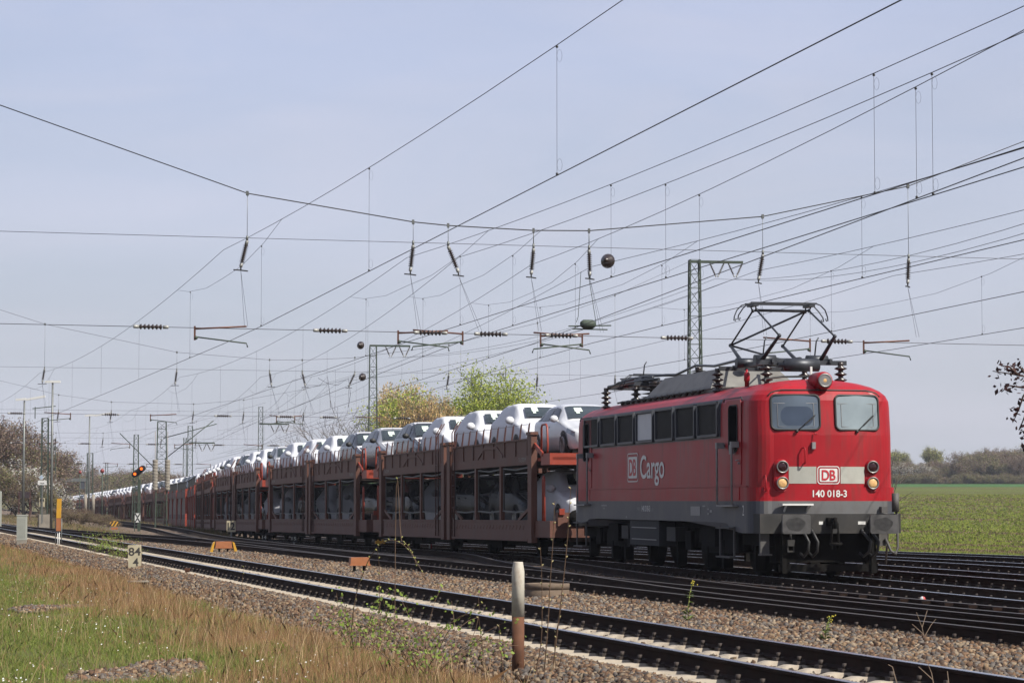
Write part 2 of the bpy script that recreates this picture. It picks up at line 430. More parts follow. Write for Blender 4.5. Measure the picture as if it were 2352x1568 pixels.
# handrail, step bar and small fittings on the nose
mb = MB(); mb.tube([(-.52, YF+.02, 2.50), (-.50, YF-.06, 2.50), (-.49, YF-.07, 2.46), (-.49, YF-.07, 2.24), (-.49, YF-.05, 2.2), (-.49, YF+.03, 2.2)], .014, 6); mb.build('nose_handrail', M['red'], loco)
mb = MB(); mb.tube([(-1.22, front_y(-1.2,1.98)+.02, 1.98), (-1.22, front_y(-1.2,1.98)-.06, 1.96), (-1.22, front_y(-1.2,1.7)-.06, 1.68), (-1.22, front_y(-1.2,1.7)+.02, 1.66)], .014, 6); mb.build('nose_handrail', M['red'], loco)
mb = MB(); mb.box(-.34, -.27, YF-.05, YF+.02, 2.48, 2.61); mb.build('socket_box', M['hand'], loco)
mb = MB(); mb.box(-.98, -.36, YF-.16, YF+.05, 1.395, 1.43); mb.bar((-.9, YF, 1.28), (-.9, YF-.14, 1.40), .03); mb.bar((-.45, YF, 1.28), (-.45, YF-.14, 1.40), .03); mb.build('nose_step', M['white'], loco)
# ---- left side: grilles
side_x = lambda z: -loco_w(z)
mb = MB(); mb.add([(side_x(2.74)-.004, 3.05, 2.74), (side_x(2.74)-.004, 14.62, 2.74), (side_x(3.3)-.004, 14.62, 3.58*0+3.3), (side_x(3.3)-.004, 3.05, 3.3)], [(0,1,2,3)])
mb.add([(side_x(3.3)-.004, 3.05, 3.3), (side_x(3.3)-.004, 14.62, 3.3), (side_x(3.42)-.005, 14.62, 3.42), (side_x(3.42)-.005, 3.05, 3.42)], [(0,1,2,3)])
mb.add([(side_x(3.42)-.005, 3.05, 3.42), (side_x(3.42)-.005, 14.62, 3.42), (side_x(3.52)-.006, 14.62, 3.52), (side_x(3.52)-.006, 3.05, 3.52)], [(0,1,2,3)])
mb.build('grille_band', M['grey'], loco)
for i in range(7):
    c = 3.86 + 1.655*i; a, b = c-.70, c+.70
    mb = MB(); xs = side_x(3.0) - .01
    z0, z1 = 2.80, 3.46
    for (p, q) in (((a, z0), (b, z0)), ((b, z0), (b, z1)), ((b, z1), (a, z1)), ((a, z1), (a, z0))):
        mb.bar((xs-.015, p[0], p[1]), (xs-.015, q[0], q[1]), .05, .075, up=(1, 0, 0))
    g = mb.build('side_grille', M['grey'], loco)
    mb = MB()
    if i == 3:
        mb.box(xs-.012, xs, a+.04, b-.04, z0+.04, z1-.04); mb.build('white_cover', M['white_panel'], g)
    else:
        mb.box(xs-.004, xs+.004, a+.04, b-.04, z0+.04, z1-.04)
        for k in range(26):
            yy = a + .06 + (b-a-.12)*k/25
            mb.box(xs-.016, xs-.004, yy-.008, yy+.008, z0+.04, z1-.04)
        mb.build('louvre', M['grille'], g)
# ---- doors with handrails
for (ya, yb) in ((1.62, 2.62), (LB-2.62, LB-1.62)):
    mb = MB(); mb.prism(rrect(ya, yb, 1.79, 3.46, .07), 0, .010, lambda a, b, t: (-1.455 - t, a, b)); mb.box(-1.51, -1.49, ya, yb, 1.50, 1.74); d = mb.build('cab_door', M['red'], loco)
    mb = MB(); mb.prism(rrect(ya+.22, yb-.20, 2.45, 3.36, .10), .010, .016, lambda a, b, t: (-1.455 - t, a, b)); wn = mb.build('door_window', M['void'], d)
    P = [(-1.472, y, z) for y, z in rrect(ya+.22, yb-.20, 2.45, 3.36, .10)]; P.append(P[0])
    mb = MB(); mb.tube(P, .014, 5, caps=False); mb.build('rubber_seal', M['black'], wn)
    mb = MB(); mb.tube([(side_x(3)-.03, ya-.12, 3.44), (side_x(3)-.03, ya-.06, 3.50), (side_x(3)-.03, yb+.06, 3.50), (side_x(3)-.03, yb+.12, 3.44)], .014, 5); mb.build('door_gutter', M['black'], d)
    mb = MB(); mb.box(side_x(2)-.05, side_x(2)-.01, ya+.08, ya+.11, 2.2, 2.24); mb.tube([(side_x(2)-.05, ya+.08, 2.28), (side_x(2)-.06, ya+.2, 2.27)], .012, 5); mb.build('handle', M['hand'], d)
    for yy in (ya+.16, yb+.16) if ya < 5 else (yb-.16, ya-.16):
        mb = MB(); mb.tube([(side_x(2)+.02, yy, 2.58), (-1.60, yy, 2.58), (-1.61, yy, 2.5), (-1.61, yy, 1.42), (-1.52, yy, 1.38)], .022, 6); mb.box(-1.63, -1.47, yy-.05, yy+.05, 2.52, 2.64); mb.build('door_handrail', M['hand'], loco)
    mb = MB(); mb.box(-1.62, -1.502, ya+.1, yb+.2, 1.37, 1.40); mb.build('door_step', M['hand'], loco)
    mb = MB()
    for yy in (ya+.3, yb+.25):
        mb.bar((-1.52, yy, .98), (-1.52, yy, .38), .03, .05)
    for zz in (.95, .38): mb.box(-1.62, -1.44, ya+.3, yb+.25, zz-.015, zz+.015)
    mb.build('boarding_steps', M['step'], loco)
mb = MB(); mb.box(-1.56, -1.50, 1.96, 2.12, 2.40, 2.58); mb.bar((-1.46, 2.05, 2.5), (-1.52, 2.05, 2.5), .02); mb.build('wing_mirror', M['hand'], loco)
# ---- side lettering
logo(lambda u, v, o: (-1.4535-o, 10.44-u, 1.91+v), .97, .655, loco, M['white'], M['white'], M['red_txt'], .022)
lettering('cargo_lettering', 'Cargo', lambda u, v: (-1.459-.003, 9.28-u, 1.815+v), 2.02, .685, M['white'], loco, .012)
lettering('side_number', '140 018-3', lambda u, v: (-1.505, 9.0-u, 1.25+v), .72, .13, M['white'], loco, .01)
lettering('side_small_number', '9180 6', lambda u, v: (-1.505, 9.42-u, 1.27+v), .34, .075, M['hand'], loco)
lettering('side_small_number', 'D-DB', lambda u, v: (-1.505, 8.22-u, 1.26+v), .22, .07, M['hand'], loco)
lettering('end_number', '2', lambda u, v: (-1.505, 1.42-u, 1.20+v), .10, .20, M['white'], loco)
lettering('end_number', '1', lambda u, v: (-1.505, 15.25-u, 1.20+v), .05, .20, M['white'], loco)
mb = MB()
mb.box(-1.506, -1.502, 4.35, 5.05, 1.18, 1.37); mb.build('data_plate', M['hand'], loco)
for (y, z, ww, hh) in ((3.95, 1.36, .22, .03), (3.7, 1.30, .12, .03), (3.72, 1.2, .1, .04), (3.5, 1.25, .14, .05), (12.2, 1.36, .5, .03), (12.4, 1.29, .1, .04), (10.3, 1.1, .1, .035)):
    mb = MB(); mb.box(-1.506, -1.502, y, y+ww, z, z+hh); mb.build('stencil_mark', M['hand'], loco)
M['grease'] = mat('buffer_grease', (.022, .021, .020), .45, 0, .5, 14)
# ---- buffer beam, buffers, coupling, hoses
mb = MB(); mb.box(-1.42, 1.42, YF-.11, YF+.3, .86, 1.235); mb.build('buffer_beam', M['beam'], loco)
for a, b, z in ((-.24, -.16, 1.0), (.55, .70, 1.0)): mb = MB(); mb.box(a, b, YF-.114, YF-.11, z+.03, z+.09); mb.build('beam_mark', M['white'], loco)
for sx in (-1, 1):
    x = sx*.875
    mb = MB(); mb.lathe([(.13, .60), (.13, .3), (.10, .29), (.10, .06)], (x, 0, 1.05), (0, 1, 0), 16); bf = mb.build('buffer', M['beam'], loco)
    mb = MB(); mb.prism(rrect(x-.28, x+.28, .86, 1.225, .045), 0, .06, lambda a, b, t: (a, t + .02*((a-x)/.28)**2*0, b)); mb.build('buffer_plate', M['plate'], bf)
    mb = MB(); mb.add([(x-.02 + .19*math.cos(v)*(1+.08*math.sin(3*v)), -.003, 1.04 + .125*math.sin(v)*(1+.1*math.cos(5*v))) for v in np.linspace(0, 6.03, 25)], [tuple(range(25))]); mb.build('grease_patch', M['grease'], bf)
mb = MB()
mb.box(-.09, .09, YF-.22, YF-.1, 1.0, 1.16)
mb.tube([(.0, YF-.2, 1.12), (0, YF-.36, 1.14), (0, YF-.42, 1.06), (0, YF-.38, .98), (0, YF-.30, .98)], .035, 8)
for s in (-.05, .05):
    mb.tube([(s, YF-.36, 1.06), (s*1.3, YF-.36, .85), (s*1.4, YF-.34, .72), (s, YF-.33, .62)], .018, 6)
    mb.tube([(s*1.1, YF-.33, .88), (s*1.6, YF-.34, .74), (s*1.2, YF-.34, .56)], .016, 6)
mb.tube([(-.10, YF-.34, .66), (.14, YF-.34, .66)], .03, 8)
mb.build('screw_coupling', M['under'], loco)
for x, dx in ((-.58, .06), (-.40, .06), (.62, .10), (.80, .08)):
    mb = MB(); mb.tube([(x, YF-.1, .90), (x, YF-.26, .86), (x+dx, YF-.34, .70), (x+dx*.8, YF-.32, .52), (x, YF-.2, .42), (x-.02, YF-.05, .48)], .028, 8); mb.tube([(x, YF-.1, .93), (x, YF-.2, .88)], .034, 6); mb.build('brake_hose', M['black'], loco)
M['dull_red'] = mat('dull_red_band', (.35, .05, .04), .6)
mb = MB(); mb.box(-.87, -.73, YF-.12, YF-.06, .62, .74); mb.bar((-.86, YF-.09, .74), (-.86, YF-.09, .52), .02); mb.bar((-.74, YF-.09, .74), (-.74, YF-.09, .52), .02); mb.bar((-.87, YF-.09, .52), (-.73, YF-.09, .52), .03); mb.tube([(-.8, YF-.08, .88), (-.8, YF-.09, .74)], .02, 5); mb.build('coupling_bracket', M['beam'], loco)
mb = MB(); mb.tube([(1.32, YF-.12, 1.30), (1.34, YF-.12, 1.22), (1.34, YF-.15, .6), (1.28, YF-.2, .46), (1.18, YF-.2, .52), (1.1, YF-.12, .76)], .026, 8); mb.lathe([(.07, 0), (.07, .36)], (1.31, YF-.12, 1.27), (0, 0, 1), 10); mb.box(1.0, 1.12, YF-.2, YF-.05, 1.25, 1.37); mb.box(.98, 1.15, YF-.1, YF+.05, .62, .86); mb.build('heating_cable', M['step'], loco)
mb = MB(); mb.box(-1.38, -1.2, YF+.0, YF+.08, .45, .86); mb.box(-1.40, -1.18, YF-.12, YF+.08, .44, .47); mb.build('corner_step', M['step'], loco)
M['box_dark'] = mat('battery_box_grey', (.035, .036, .040), .7, 0, .25, 4, 0, .2, (.05, .04, .03), .5)
# ---- running gear
mb = MB()
mb.box(-1.1, 1.1, YF+.3, LB-YF-.3, .75, 1.06)
mb.box(-1.25, 1.25, 1.0, 2.2, .62, .9); mb.box(-1.25, 1.25, LB-2.2, LB-1.0, .62, .9)
for sx in (-1.12, 1.12):
    for ya, yb in ((1.2, 7.2), (LB-7.2, LB-1.2)):
        mb.box(sx-.06, sx+.06, ya+.1, yb-.1, .62, .92)
        mb.box(sx-.08, sx+.08, ya+1.9, yb-1.9, .42, .7)
    for y in (2.59, 5.99, 10.49, 13.89):
        mb.box(sx-.17, sx+.17, y-.2, y+.2, .45, .85)
        for d in (-.36, .36): mb.lathe([(.10, .50), (.10, .92)], (sx*1.03, y+d, 0), (0, 0, 1), 8)
    for y in (1.55, 3.7, 4.85, 7.1, 9.4, 11.6, 12.8, 15.0):
        mb.box(sx-.10, sx+.10, y-.07, y+.07, .12, .7)
    for y in (4.3, 12.2): mb.box(sx-.22, sx+.16, y-.45, y+.45, .55, .95)
mb.box(-.95, -.85, YF-.02, YF+.1, .10, .86); mb.box(.85, .95, YF-.02, YF+.1, .10, .86); mb.bar((-1.0, YF+.05, .2), (1.0, YF+.05, .2), .05, .14)
mb.box(-1.0, 1.0, .95, 1.3, .3, .85)
bog = mb.build('bogie_frame', M['under'], loco)
for y in (2.59, 5.99, 10.49, 13.89):
    mb = MB()
    for sx in (-1, 1):
        mb.lathe([(.18, -.03), (.5, -.02), (.625, -.02), (.625, .09), (.655, .10), (.655, .13), (.2, .13)], (sx*.80, y, .625), (-sx, 0, 0), 24)
    mb.tube([(-.8, y, .625), (.8, y, .625)], .09, 8); mb.build('wheelset', M['under'], loco)
mb = MB(); mb.box(-1.46, -.9, 7.7, 10.2, .50, 1.05, 0); mb.build('battery_box', M['box_dark'], loco)
mb = MB()
for z in (.88, .62): mb.box(-1.475, -1.46, 7.9, 10.0, z, z+.02)
mb.build('box_rib', M['hand'], loco)
for a, b in ((6.6, 7.3), (10.6, 11.2)): mb = MB(); mb.box(-1.40, -1.1, a, b, .62, .92); mb.build('junction_box', M['beam'], loco)
# ---- roof
mb = MB()
def hood(mb, y0, y1, z0, z1, w0, w1, e=.45):
    lo = [(-w0, y0), (w0, y0), (w0, y1), (-w0, y1)]; hi = [(-w1, y0+e), (w1, y0+e), (w1, y1-e), (-w1, y1-e)]
    m_ = [(-w0*.97, y0+.06), (w0*.97, y0+.06), (w0*.97, y1-.06), (-w0*.97, y1-.06)]
    n_ = [(-w1*1.06, y0+e*.8), (w1*1.06, y0+e*.8), (w1*1.06, y1-e*.8), (-w1*1.06, y1-e*.8)]
    Z = [z0, z0 + (z1-z0)*.12, z0 + (z1-z0)*.88, z1]
    V = [(*p, z) for r, z in zip((lo, m_, n_, hi), Z) for p in r]
    F = [(i*4+j, i*4+(j+1) % 4, (i+1)*4+(j+1) % 4, (i+1)*4+j) for i in range(3) for j in range(4)] + [(12, 13, 14, 15)]
    mb.add(V, F)
hood(mb, 5.3, 10.6, 3.84, 4.28, .98, .66, .55)
mb.box(-.95, .95, 5.0, 13.0, 3.74, 3.86)
mb.build('roof_hood', M['roofgrey'], loco)
def rinsul(mb, x, y, z0, z1, r=.10, k=4):
    P = [(r*.5, z0)]
    h = (z1-z0)/k
    for i in range(k):
        P += [(r*.5, z0+h*i+h*.1), (r*1.25, z0+h*i+h*.35), (r*1.3, z0+h*i+h*.45), (r*.5, z0+h*i+h*.8)]
    P += [(r*.6, z1), (r*.6, z1+.06), (0, z1+.06)]
    mb.lathe(P, (x, y, 0), (0, 0, 1), 12)
for (x, y) in ((-.95, 4.9), (-.70, 2.35), (.95, 4.9), (.78, 2.15), (-.98, 14.3), (-.78, 12.2), (.98, 14.3), (.8, 12.2)):
    mb = MB(); rinsul(mb, x, y, 3.72, 4.18); mb.build('roof_insulator', M['porc'], loco)
for (x, y, z0, z1, r) in ((-.2, 8.9, 4.26, 4.42, .13), (-.55, 11.3, 3.86, 4.2, .26), (-.15, 5.6, 4.28, 4.36, .1)):
    mb = MB(); rinsul(mb, x, y, z0, z1, r, 4); mb.build('roof_insulator', M['porc'], loco)
mb = MB()
mb.tube([(-.4, 4.9, 4.28), (-.35, 5.6, 4.44), (-.3, 7.3, 4.42), (-.25, 8.9, 4.52), (-.3, 10.4, 4.38), (-.4, 10.9, 4.40), (-.6, 12.4, 4.42), (-.9, 13.4, 4.32), (-.95, 14.2, 4.22)], .03, 6)
mb.tube([(-.6, 10.8, 4.30), (-.8, 12.2, 4.30), (-.95, 14.2, 4.26)], .035, 6)
mb.build('roof_busbar', M['panto'], loco)
mb = MB()
for k in range(14):
    y = 6.0 + .5*k; mb.lathe([(.02, 0), (.055, .04), (.02, .08)], (-1.02, y, 3.80), (0, 1, 0), 8); mb.lathe([(.02, 0), (.045, .05), (.02, .09)], (-1.02, y, 3.76), (0, 0, 1), 6)
mb.tube([(-1.02, 5.7, 3.82), (-1.02, 13.0, 3.82)], .022, 6)
mb.tube([(-1.0, 1.5, 3.80), (-.98, 1.55, 3.86), (-.5, 2.0, 3.93), (.2, 2.1, 3.95)], .02, 6)
mb.build('roof_cable', M['black'], loco)
mb = MB(); mb.lathe([(.045, 0), (.045, .1), (.06, .12), (.06, .26), (.03, .30), (.02, .34), (0, .35)], (-1.0, 2.7, 3.76), (0, 0, 1), 10); mb.build('air_horn', M['red'], loco)
# pantographs
def pantograph(yc, raised):
    p = thing_part('pantograph', loco)
    mb = MB(); zb = 4.30
    for s in (-1, 1):
        mb.bar((s*.60, yc-1.35, zb-.04), (s*.60, yc+1.35, zb-.04), .06, .08)
        mb.bar((-.95, yc+s*1.25, zb-.07), (.95, yc+s*1.25, zb-.07), .07, .09)
        mb.tube([(-.68, yc+s*.62, zb), (.68, yc+s*.62, zb)], .055, 8)
        for sx in (-1, 1): mb.lathe([(.10, -.22), (.10, .22)], (sx*.55, yc+s*.62, zb+.02), (1, 0, 0), 10)
    mb.tube([(0, yc+1.2, zb), (0, yc-1.2, zb)], .05, 8)
    mb.lathe([(.13, 0), (.13, .7), (.05, .72), (.05, .85)], (.35, yc-1.3, zb-.12), (-1, 0, 0), 12)
    for s in (-.5, .6): mb.tube([(s, yc-.3, zb), (s+.05, yc-.3, zb+.42), (s+.10, yc-.3, zb+.50)], .016, 5)
    mb.build('base_frame', M['panto'], p)
    zk, zt, dk, dt = (4.74, 5.36, 1.65, .12) if raised else (4.36, 4.50, 1.55, .1)
    if raised:
        for s in (-1, 1):
            for sx in (-1, 1):
                mb = MB(); mb.tube([(sx*.62, yc+s*.62, zb), (sx*.575, yc+s*dk, zk)], [.045, .030], 8); mb.ball((sx*.575, yc+s*dk, zk), .045, 6)
                mb.build('lower_arm', M['panto'], p)
                mb = MB(); mb.tube([(sx*.575, yc+s*dk, zk), (sx*.56, yc+s*dt, zt)], .020, 6); mb.ball((sx*.56, yc+s*dt, zt), .04, 6); mb.build('upper_arm', M['panto'], p)
        mb = MB(); mb.tube([(-.575, yc+dk, zk), (.56, yc+dt, zt)], .022, 6); mb.build('diagonal_brace', M['panto'], p)
        mb = MB(); mb.tube([(-.575, yc+dk, zk), (.4, yc+.62, zb+.05)], .022, 6); mb.build('diagonal_brace', M['panto'], p)
        mb = MB(); mb.tube([(-.57, yc-dt, zt), (.57, yc-dt, zt)], .020, 6); mb.tube([(-.57, yc+dt, zt), (.57, yc+dt, zt)], .020, 6); mb.build('top_tube', M['panto'], p)
        mb = MB()
        for s in (-1, 1):
            mb.bar((-.70, yc+s*.20, 5.50), (.70, yc+s*.20, 5.50), .05, .035)
            pts = [(.68, 5.50), (.78, 5.47), (.88, 5.37), (.95, 5.24), (.96, 5.16), (.93, 5.15), (.91, 5.2)]
            for sx in (-1, 1): mb.tube([(sx*a, yc+s*(.20 if a < .9 else .14), b) for a, b in pts], .014, 6)
            for sx in (-1, 1): mb.tube([(sx*.60, yc+s*.2, 5.49), (sx*.57, yc+s*dt, zt)], .016, 5)
        for sx in (-1, 1): mb.bar((sx*.6, yc-.22, 5.46), (sx*.6, yc+.22, 5.46), .12, .05)
        mb.build('collector_head', M['panto'], p)
    else:
        mb = MB()
        for sx in (-1, 1):
            mb.tube([(sx*.6, yc-dk, zk), (sx*.6, yc+dk, zk)], .03, 6); mb.tube([(sx*.56, yc-dk, zk+.03), (sx*.56, yc+dk, zt-.03)], .022, 6)
            for s in (-1, 1): mb.ball((sx*.6, yc+s*dk, zk), .05, 6)
        mb.build('folded_arms', M['panto'], p)
        mb = MB()
        for s in (-1, 1):
            mb.bar((-.70, yc+s*.20, zt), (.70, yc+s*.20, zt), .05, .035)
            for sx in (-1, 1): mb.tube([(sx*.68, yc+s*.2, zt), (sx*.88, yc+s*.2, zt-.12), (sx*.95, yc+s*.17, zt-.3)], .014, 6)
        mb.build('collector_head', M['panto'], p)
def thing_part(name, parent):
    o = bpy.data.objects.new(name, None); COL.objects.link(o); o.parent = parent; o.empty_display_size = .1
    return o
pantograph(3.55, True)
pantograph(12.95, False)
# ================================================================== line of the tracks (X as a function of Z = distance ahead), level of the rails
def curve(pts, sm=14):
    zs = np.array([p[0] for p in pts], float); xs = np.array([p[1] for p in pts], float)
    Z = np.arange(-60, 760, 1.0)
    X = np.interp(Z, zs, xs)
    lo = Z < zs[0]; X[lo] = xs[0] + (Z[lo]-zs[0])*(xs[1]-xs[0])/(zs[1]-zs[0])
    hi = Z > zs[-1]; X[hi] = xs[-1] + (Z[hi]-zs[-1])*(xs[-1]-xs[-2])/(zs[-1]-zs[-2])
    k = np.ones(2*sm+1)/(2*sm+1); Xp = np.pad(X, sm, mode='reflect', reflect_type='odd'); X = np.convolve(Xp, k, 'valid')
    X = np.convolve(np.pad(X, sm, mode='reflect', reflect_type='odd'), k, 'valid')
    return lambda z: float(np.interp(z, Z, X)) if np.isscalar(z) else np.interp(z, Z, X)
t3 = curve([(10, 14.2), (48.05, 6.24), (64, 2.85), (68, 2.05), (77.5, -.45), (88.4, -3.25), (101.5, -6.75), (112, -9.3), (126, -12.5), (138, -14.9), (162, -18.8), (186, -22.3), (211, -27.3), (236, -33.1), (262, -38.9), (288, -44.9), (314, -50.6), (345, -57.4), (430, -75.8), (600, -113)], 6)
z3 = curve([(0, 0), (66, 0), (77, -.08), (88, -.15), (112, -.3), (136, -.5), (162, -.7), (211, -.95), (255, -1.28), (282, -1.55), (331, -1.8), (385, -2.07), (432, -2.27), (600, -3.0)], 8)
t1 = lambda z: 9.04 - .262*z
t2 = curve([(10, 11.55), (28, 6.75), (64, -2.75), (106, -12.9), (148, -20.6), (188, -29.8), (252, -44.2), (400, -78)], 10)
t4 = lambda z: t3(z) + 3.95 - .9*np.clip((48 - np.asarray(z, float))/30, 0, 1)
t5 = lambda z: t3(z) + 7.9
t6 = lambda z: t3(z) + 12.2
zero = lambda z: 0.0*z
def smooth(a, b, x): t = np.clip((x-a)/(b-a), 0, 1); return t*t*(3-2*t)
# ------------------------------------------------------------------ ground height
def hfield(X, Z):
    e = t6(np.clip(Z, 0, 700)) + 3.2
    d = np.maximum(0, X - e)
    return d, np.minimum(d*.0, 1)
def gz(X, Z):
    X = np.asarray(X, float); Z = np.asarray(Z, float); Zc = np.clip(Z, 0, 700)
    base = np.full(np.broadcast(X, Z).shape, -.27)
    low = z3(Zc) - .27
    x2 = t2(Zc)
    g = base + (low - base)*smooth(1.7, 3.2, X - x2)
    g = np.where(X < t1(Zc) - 2.6, g + .0, g)
    far = smooth(430, 760, Z); g = g - 0*far
    # ploughed field climbing away behind the last track
    e = t6(Zc) + 3.5; d = np.maximum(0, X - e)
    rise = np.minimum(np.maximum(Z - 60, 0), 900)*.0100*smooth(0, 60, d)
    lift = smooth(20, 45, X + 0*Z)*0
    g = g + rise - .1*smooth(0, 3, d) + np.where(d > 0, -low + base, 0)*smooth(0, 80, d)
    # wooded rise beyond the left-hand line
    dl = np.maximum(0, (t2(Zc) - 12) - X)
    g = g + smooth(150, 420, Z)*np.minimum(dl*.03, 3.0)
    g = g + smooth(480, 900, Z)*smooth(60, -120, X)*7.0
    return g
# ------------------------------------------------------------------ ground sheet
def grid_mesh(name, xs, zs, fn, m):
    Xg, Zg = np.meshgrid(xs, zs); H = fn(Xg, Zg)
    V = np.stack([Xg, Zg, H], -1).reshape(-1, 3); a, b = len(zs), len(xs)
    I = np.arange(a*b).reshape(a, b)
    F = np.stack([I[:-1, :-1], I[:-1, 1:], I[1:, 1:], I[1:, :-1]], -1).reshape(-1, 4)
    return np_mesh(name, V, F, m, 4, None, True)
def ground_mat(name, cols, scales, rough=.95, bump=.4, bscale=9., bdist=.05):
    """three earth colours mixed by two noises laid out over the ground"""
    m = bpy.data.materials.new(name); m.use_nodes = True; t = m.node_tree; b = t.nodes['Principled BSDF']; l = t.links.new
    b.inputs['Roughness'].default_value = rough; b.inputs['Specular IOR Level'].default_value = .15
    tc = t.nodes.new('ShaderNodeTexCoord'); prev = None
    for i, (c, s) in enumerate(zip(cols, scales)):
        if i == 0:
            prev = t.nodes.new('ShaderNodeRGB'); prev.outputs[0].default_value = (*c, 1); prev = prev.outputs[0]; continue
        n = t.nodes.new('ShaderNodeTexNoise'); n.inputs['Scale'].default_value = s; n.inputs['Detail'].default_value = 8; n.inputs['Roughness'].default_value = .65
        r = t.nodes.new('ShaderNodeMapRange'); r.inputs[1].default_value = .42; r.inputs[2].default_value = .6
        x = t.nodes.new('ShaderNodeMix'); x.data_type = 'RGBA'
        l(tc.outputs['Object'], n.inputs['Vector']); l(n.outputs[0], r.inputs[0]); l(r.outputs[0], x.inputs[0]); l(prev, x.inputs[6]); x.inputs[7].default_value = (*c, 1); prev = x.outputs[2]
    l(prev, b.inputs['Base Color'])
    n = t.nodes.new('ShaderNodeTexNoise'); n.inputs['Scale'].default_value = bscale; n.inputs['Detail'].default_value = 6
    bp = t.nodes.new('ShaderNodeBump'); bp.inputs['Strength'].default_value = bump; bp.inputs['Distance'].default_value = bdist
    l(tc.outputs['Object'], n.inputs['Vector']); l(n.outputs[0], bp.inputs['Height']); l(bp.outputs[0], b.inputs['Normal'])
    return m
M['earth'] = ground_mat('grassy_earth', [(.075, .068, .032), (.115, .082, .050), (.060, .068, .020)], [0, .35, .9], bump=.6)
xs = np.unique(np.concatenate([np.arange(-900, -140, 40.), np.arange(-140, -30, 4.), np.arange(-30, 40, .8), np.arange(40, 160, 6.), np.arange(160, 1000, 40.)]))
zs = np.unique(np.concatenate([np.arange(-40, 12, 4.), np.arange(12, 80, .8), np.arange(80, 200, 2.), np.arange(200, 480, 5.), np.arange(480, 1800, 40.)]))
def gz_base(X, Z):
    # kept a little under the laid sheets (ballast, field)
    d = np.minimum.reduce([np.abs(X - f(np.clip(Z, 0, 700))) for f in (t1, t2, t3, t4, t5, t6)])
    d1 = np.abs(X - t1(np.clip(Z, 0, 700)))
    e = t6(np.clip(Z, 0, 700)) + 3.5
    bump = .05*np.sin(X*1.3+.4*Z)*np.sin(Z*.53) + .03*np.sin(X*3.1)*np.sin(Z*1.9)
    return gz(X, Z) + np.where(d < 3.2, -.10, bump*smooth(3.2, 4.5, d)) - .12*smooth(-.5, 1.5, X - e)
ground = grid_mesh('ground', xs, zs, gz_base, M['earth']); tag(ground, 'grassy earth beside and beyond the tracks', kind='structure')
def ground_point(x, z): return float(gz_base(np.array(x), np.array(z)))
# ------------------------------------------------------------------ field
def field_material():
    m = bpy.data.materials.new('young_crop'); m.use_nodes = True; t = m.node_tree; b = t.nodes['Principled BSDF']; l = t.links.new
    b.inputs['Roughness'].default_value = .95; b.inputs['Specular IOR Level'].default_value = .1
    tc = t.nodes.new('ShaderNodeTexCoord'); mp = t.nodes.new('ShaderNodeMapping'); mp.inputs['Rotation'].default_value = (0, 0, rad(-12.5))
    l(tc.outputs['Object'], mp.inputs[0])
    n1 = t.nodes.new('ShaderNodeTexNoise'); n1.inputs['Scale'].default_value = 3.2; n1.inputs['Detail'].default_value = 8; n1.inputs['Roughness'].default_value = .7
    l(tc.outputs['Object'], n1.inputs['Vector'])
    r1 = t.nodes.new('ShaderNodeMapRange'); r1.inputs[1].default_value = .46; r1.inputs[2].default_value = .62
    l(n1.outputs[0], r1.inputs[0])
    mx = t.nodes.new('ShaderNodeMix'); mx.data_type = 'RGBA'; mx.inputs[6].default_value = (0.0656, 0.0918, 0.0131, 1); mx.inputs[7].default_value = (0.0861, 0.0820, 0.0262, 1)
    l(r1.outputs[0], mx.inputs[0])
    # wheel tracks and drill rows, long and thin along the drilling direction
    ms = t.nodes.new('ShaderNodeMapping'); ms.inputs['Scale'].default_value = (.42, .009, 1); l(mp.outputs[0], ms.inputs[0])
    wv = t.nodes.new('ShaderNodeTexNoise'); wv.inputs['Scale'].default_value = 1.0; wv.inputs['Detail'].default_value = 3; wv.inputs['Roughness'].default_value = .55; l(ms.outputs[0], wv.inputs['Vector'])
    r2 = t.nodes.new('ShaderNodeMapRange'); r2.inputs[1].default_value = .53; r2.inputs[2].default_value = .585; r2.inputs[4].default_value = 1.0
    l(wv.outputs[0], r2.inputs[0])
    n3 = t.nodes.new('ShaderNodeTexNoise'); n3.inputs['Scale'].default_value = 1.1; n3.inputs['Detail'].default_value = 6
    l(tc.outputs['Object'], n3.inputs['Vector'])
    mu = t.nodes.new('ShaderNodeMath'); mu.operation = 'MULTIPLY'; mu.use_clamp = True; l(r2.outputs[0], mu.inputs[0])
    m_5 = t.nodes.new('ShaderNodeMapRange'); m_5.inputs[1].default_value = .30; m_5.inputs[2].default_value = .45; l(n3.outputs[0], m_5.inputs[0]); l(m_5.outputs[0], mu.inputs[1])
    m2 = t.nodes.new('ShaderNodeMix'); m2.data_type = 'RGBA'; l(mu.outputs[0], m2.inputs[0]); l(mx.outputs[2], m2.inputs[6]); m2.inputs[7].default_value = (0.0615, 0.0394, 0.0205, 1)
    # clods
    vr = t.nodes.new('ShaderNodeTexNoise'); vr.inputs['Scale'].default_value = 22; vr.inputs['Detail'].default_value = 3
    l(tc.outputs['Object'], vr.inputs['Vector'])
    r3 = t.nodes.new('ShaderNodeMapRange'); r3.inputs[1].default_value = .60; r3.inputs[2].default_value = .70; r3.inputs[4].default_value = .8
    l(vr.outputs[0], r3.inputs[0])
    m3 = t.nodes.new('ShaderNodeMix'); m3.data_type = 'RGBA'; l(r3.outputs[0], m3.inputs[0]); l(m2.outputs[2], m3.inputs[6]); m3.inputs[7].default_value = (0.1312, 0.1066, 0.0615, 1)
    l(m3.outputs[2], b.inputs['Base Color'])
    bp = t.nodes.new('ShaderNodeBump'); bp.inputs['Strength'].default_value = .6; bp.inputs['Distance'].default_value = .08; l(vr.outputs[0], bp.inputs['Height']); l(bp.outputs[0], b.inputs['Normal'])
    return m
M['crop'] = field_material()
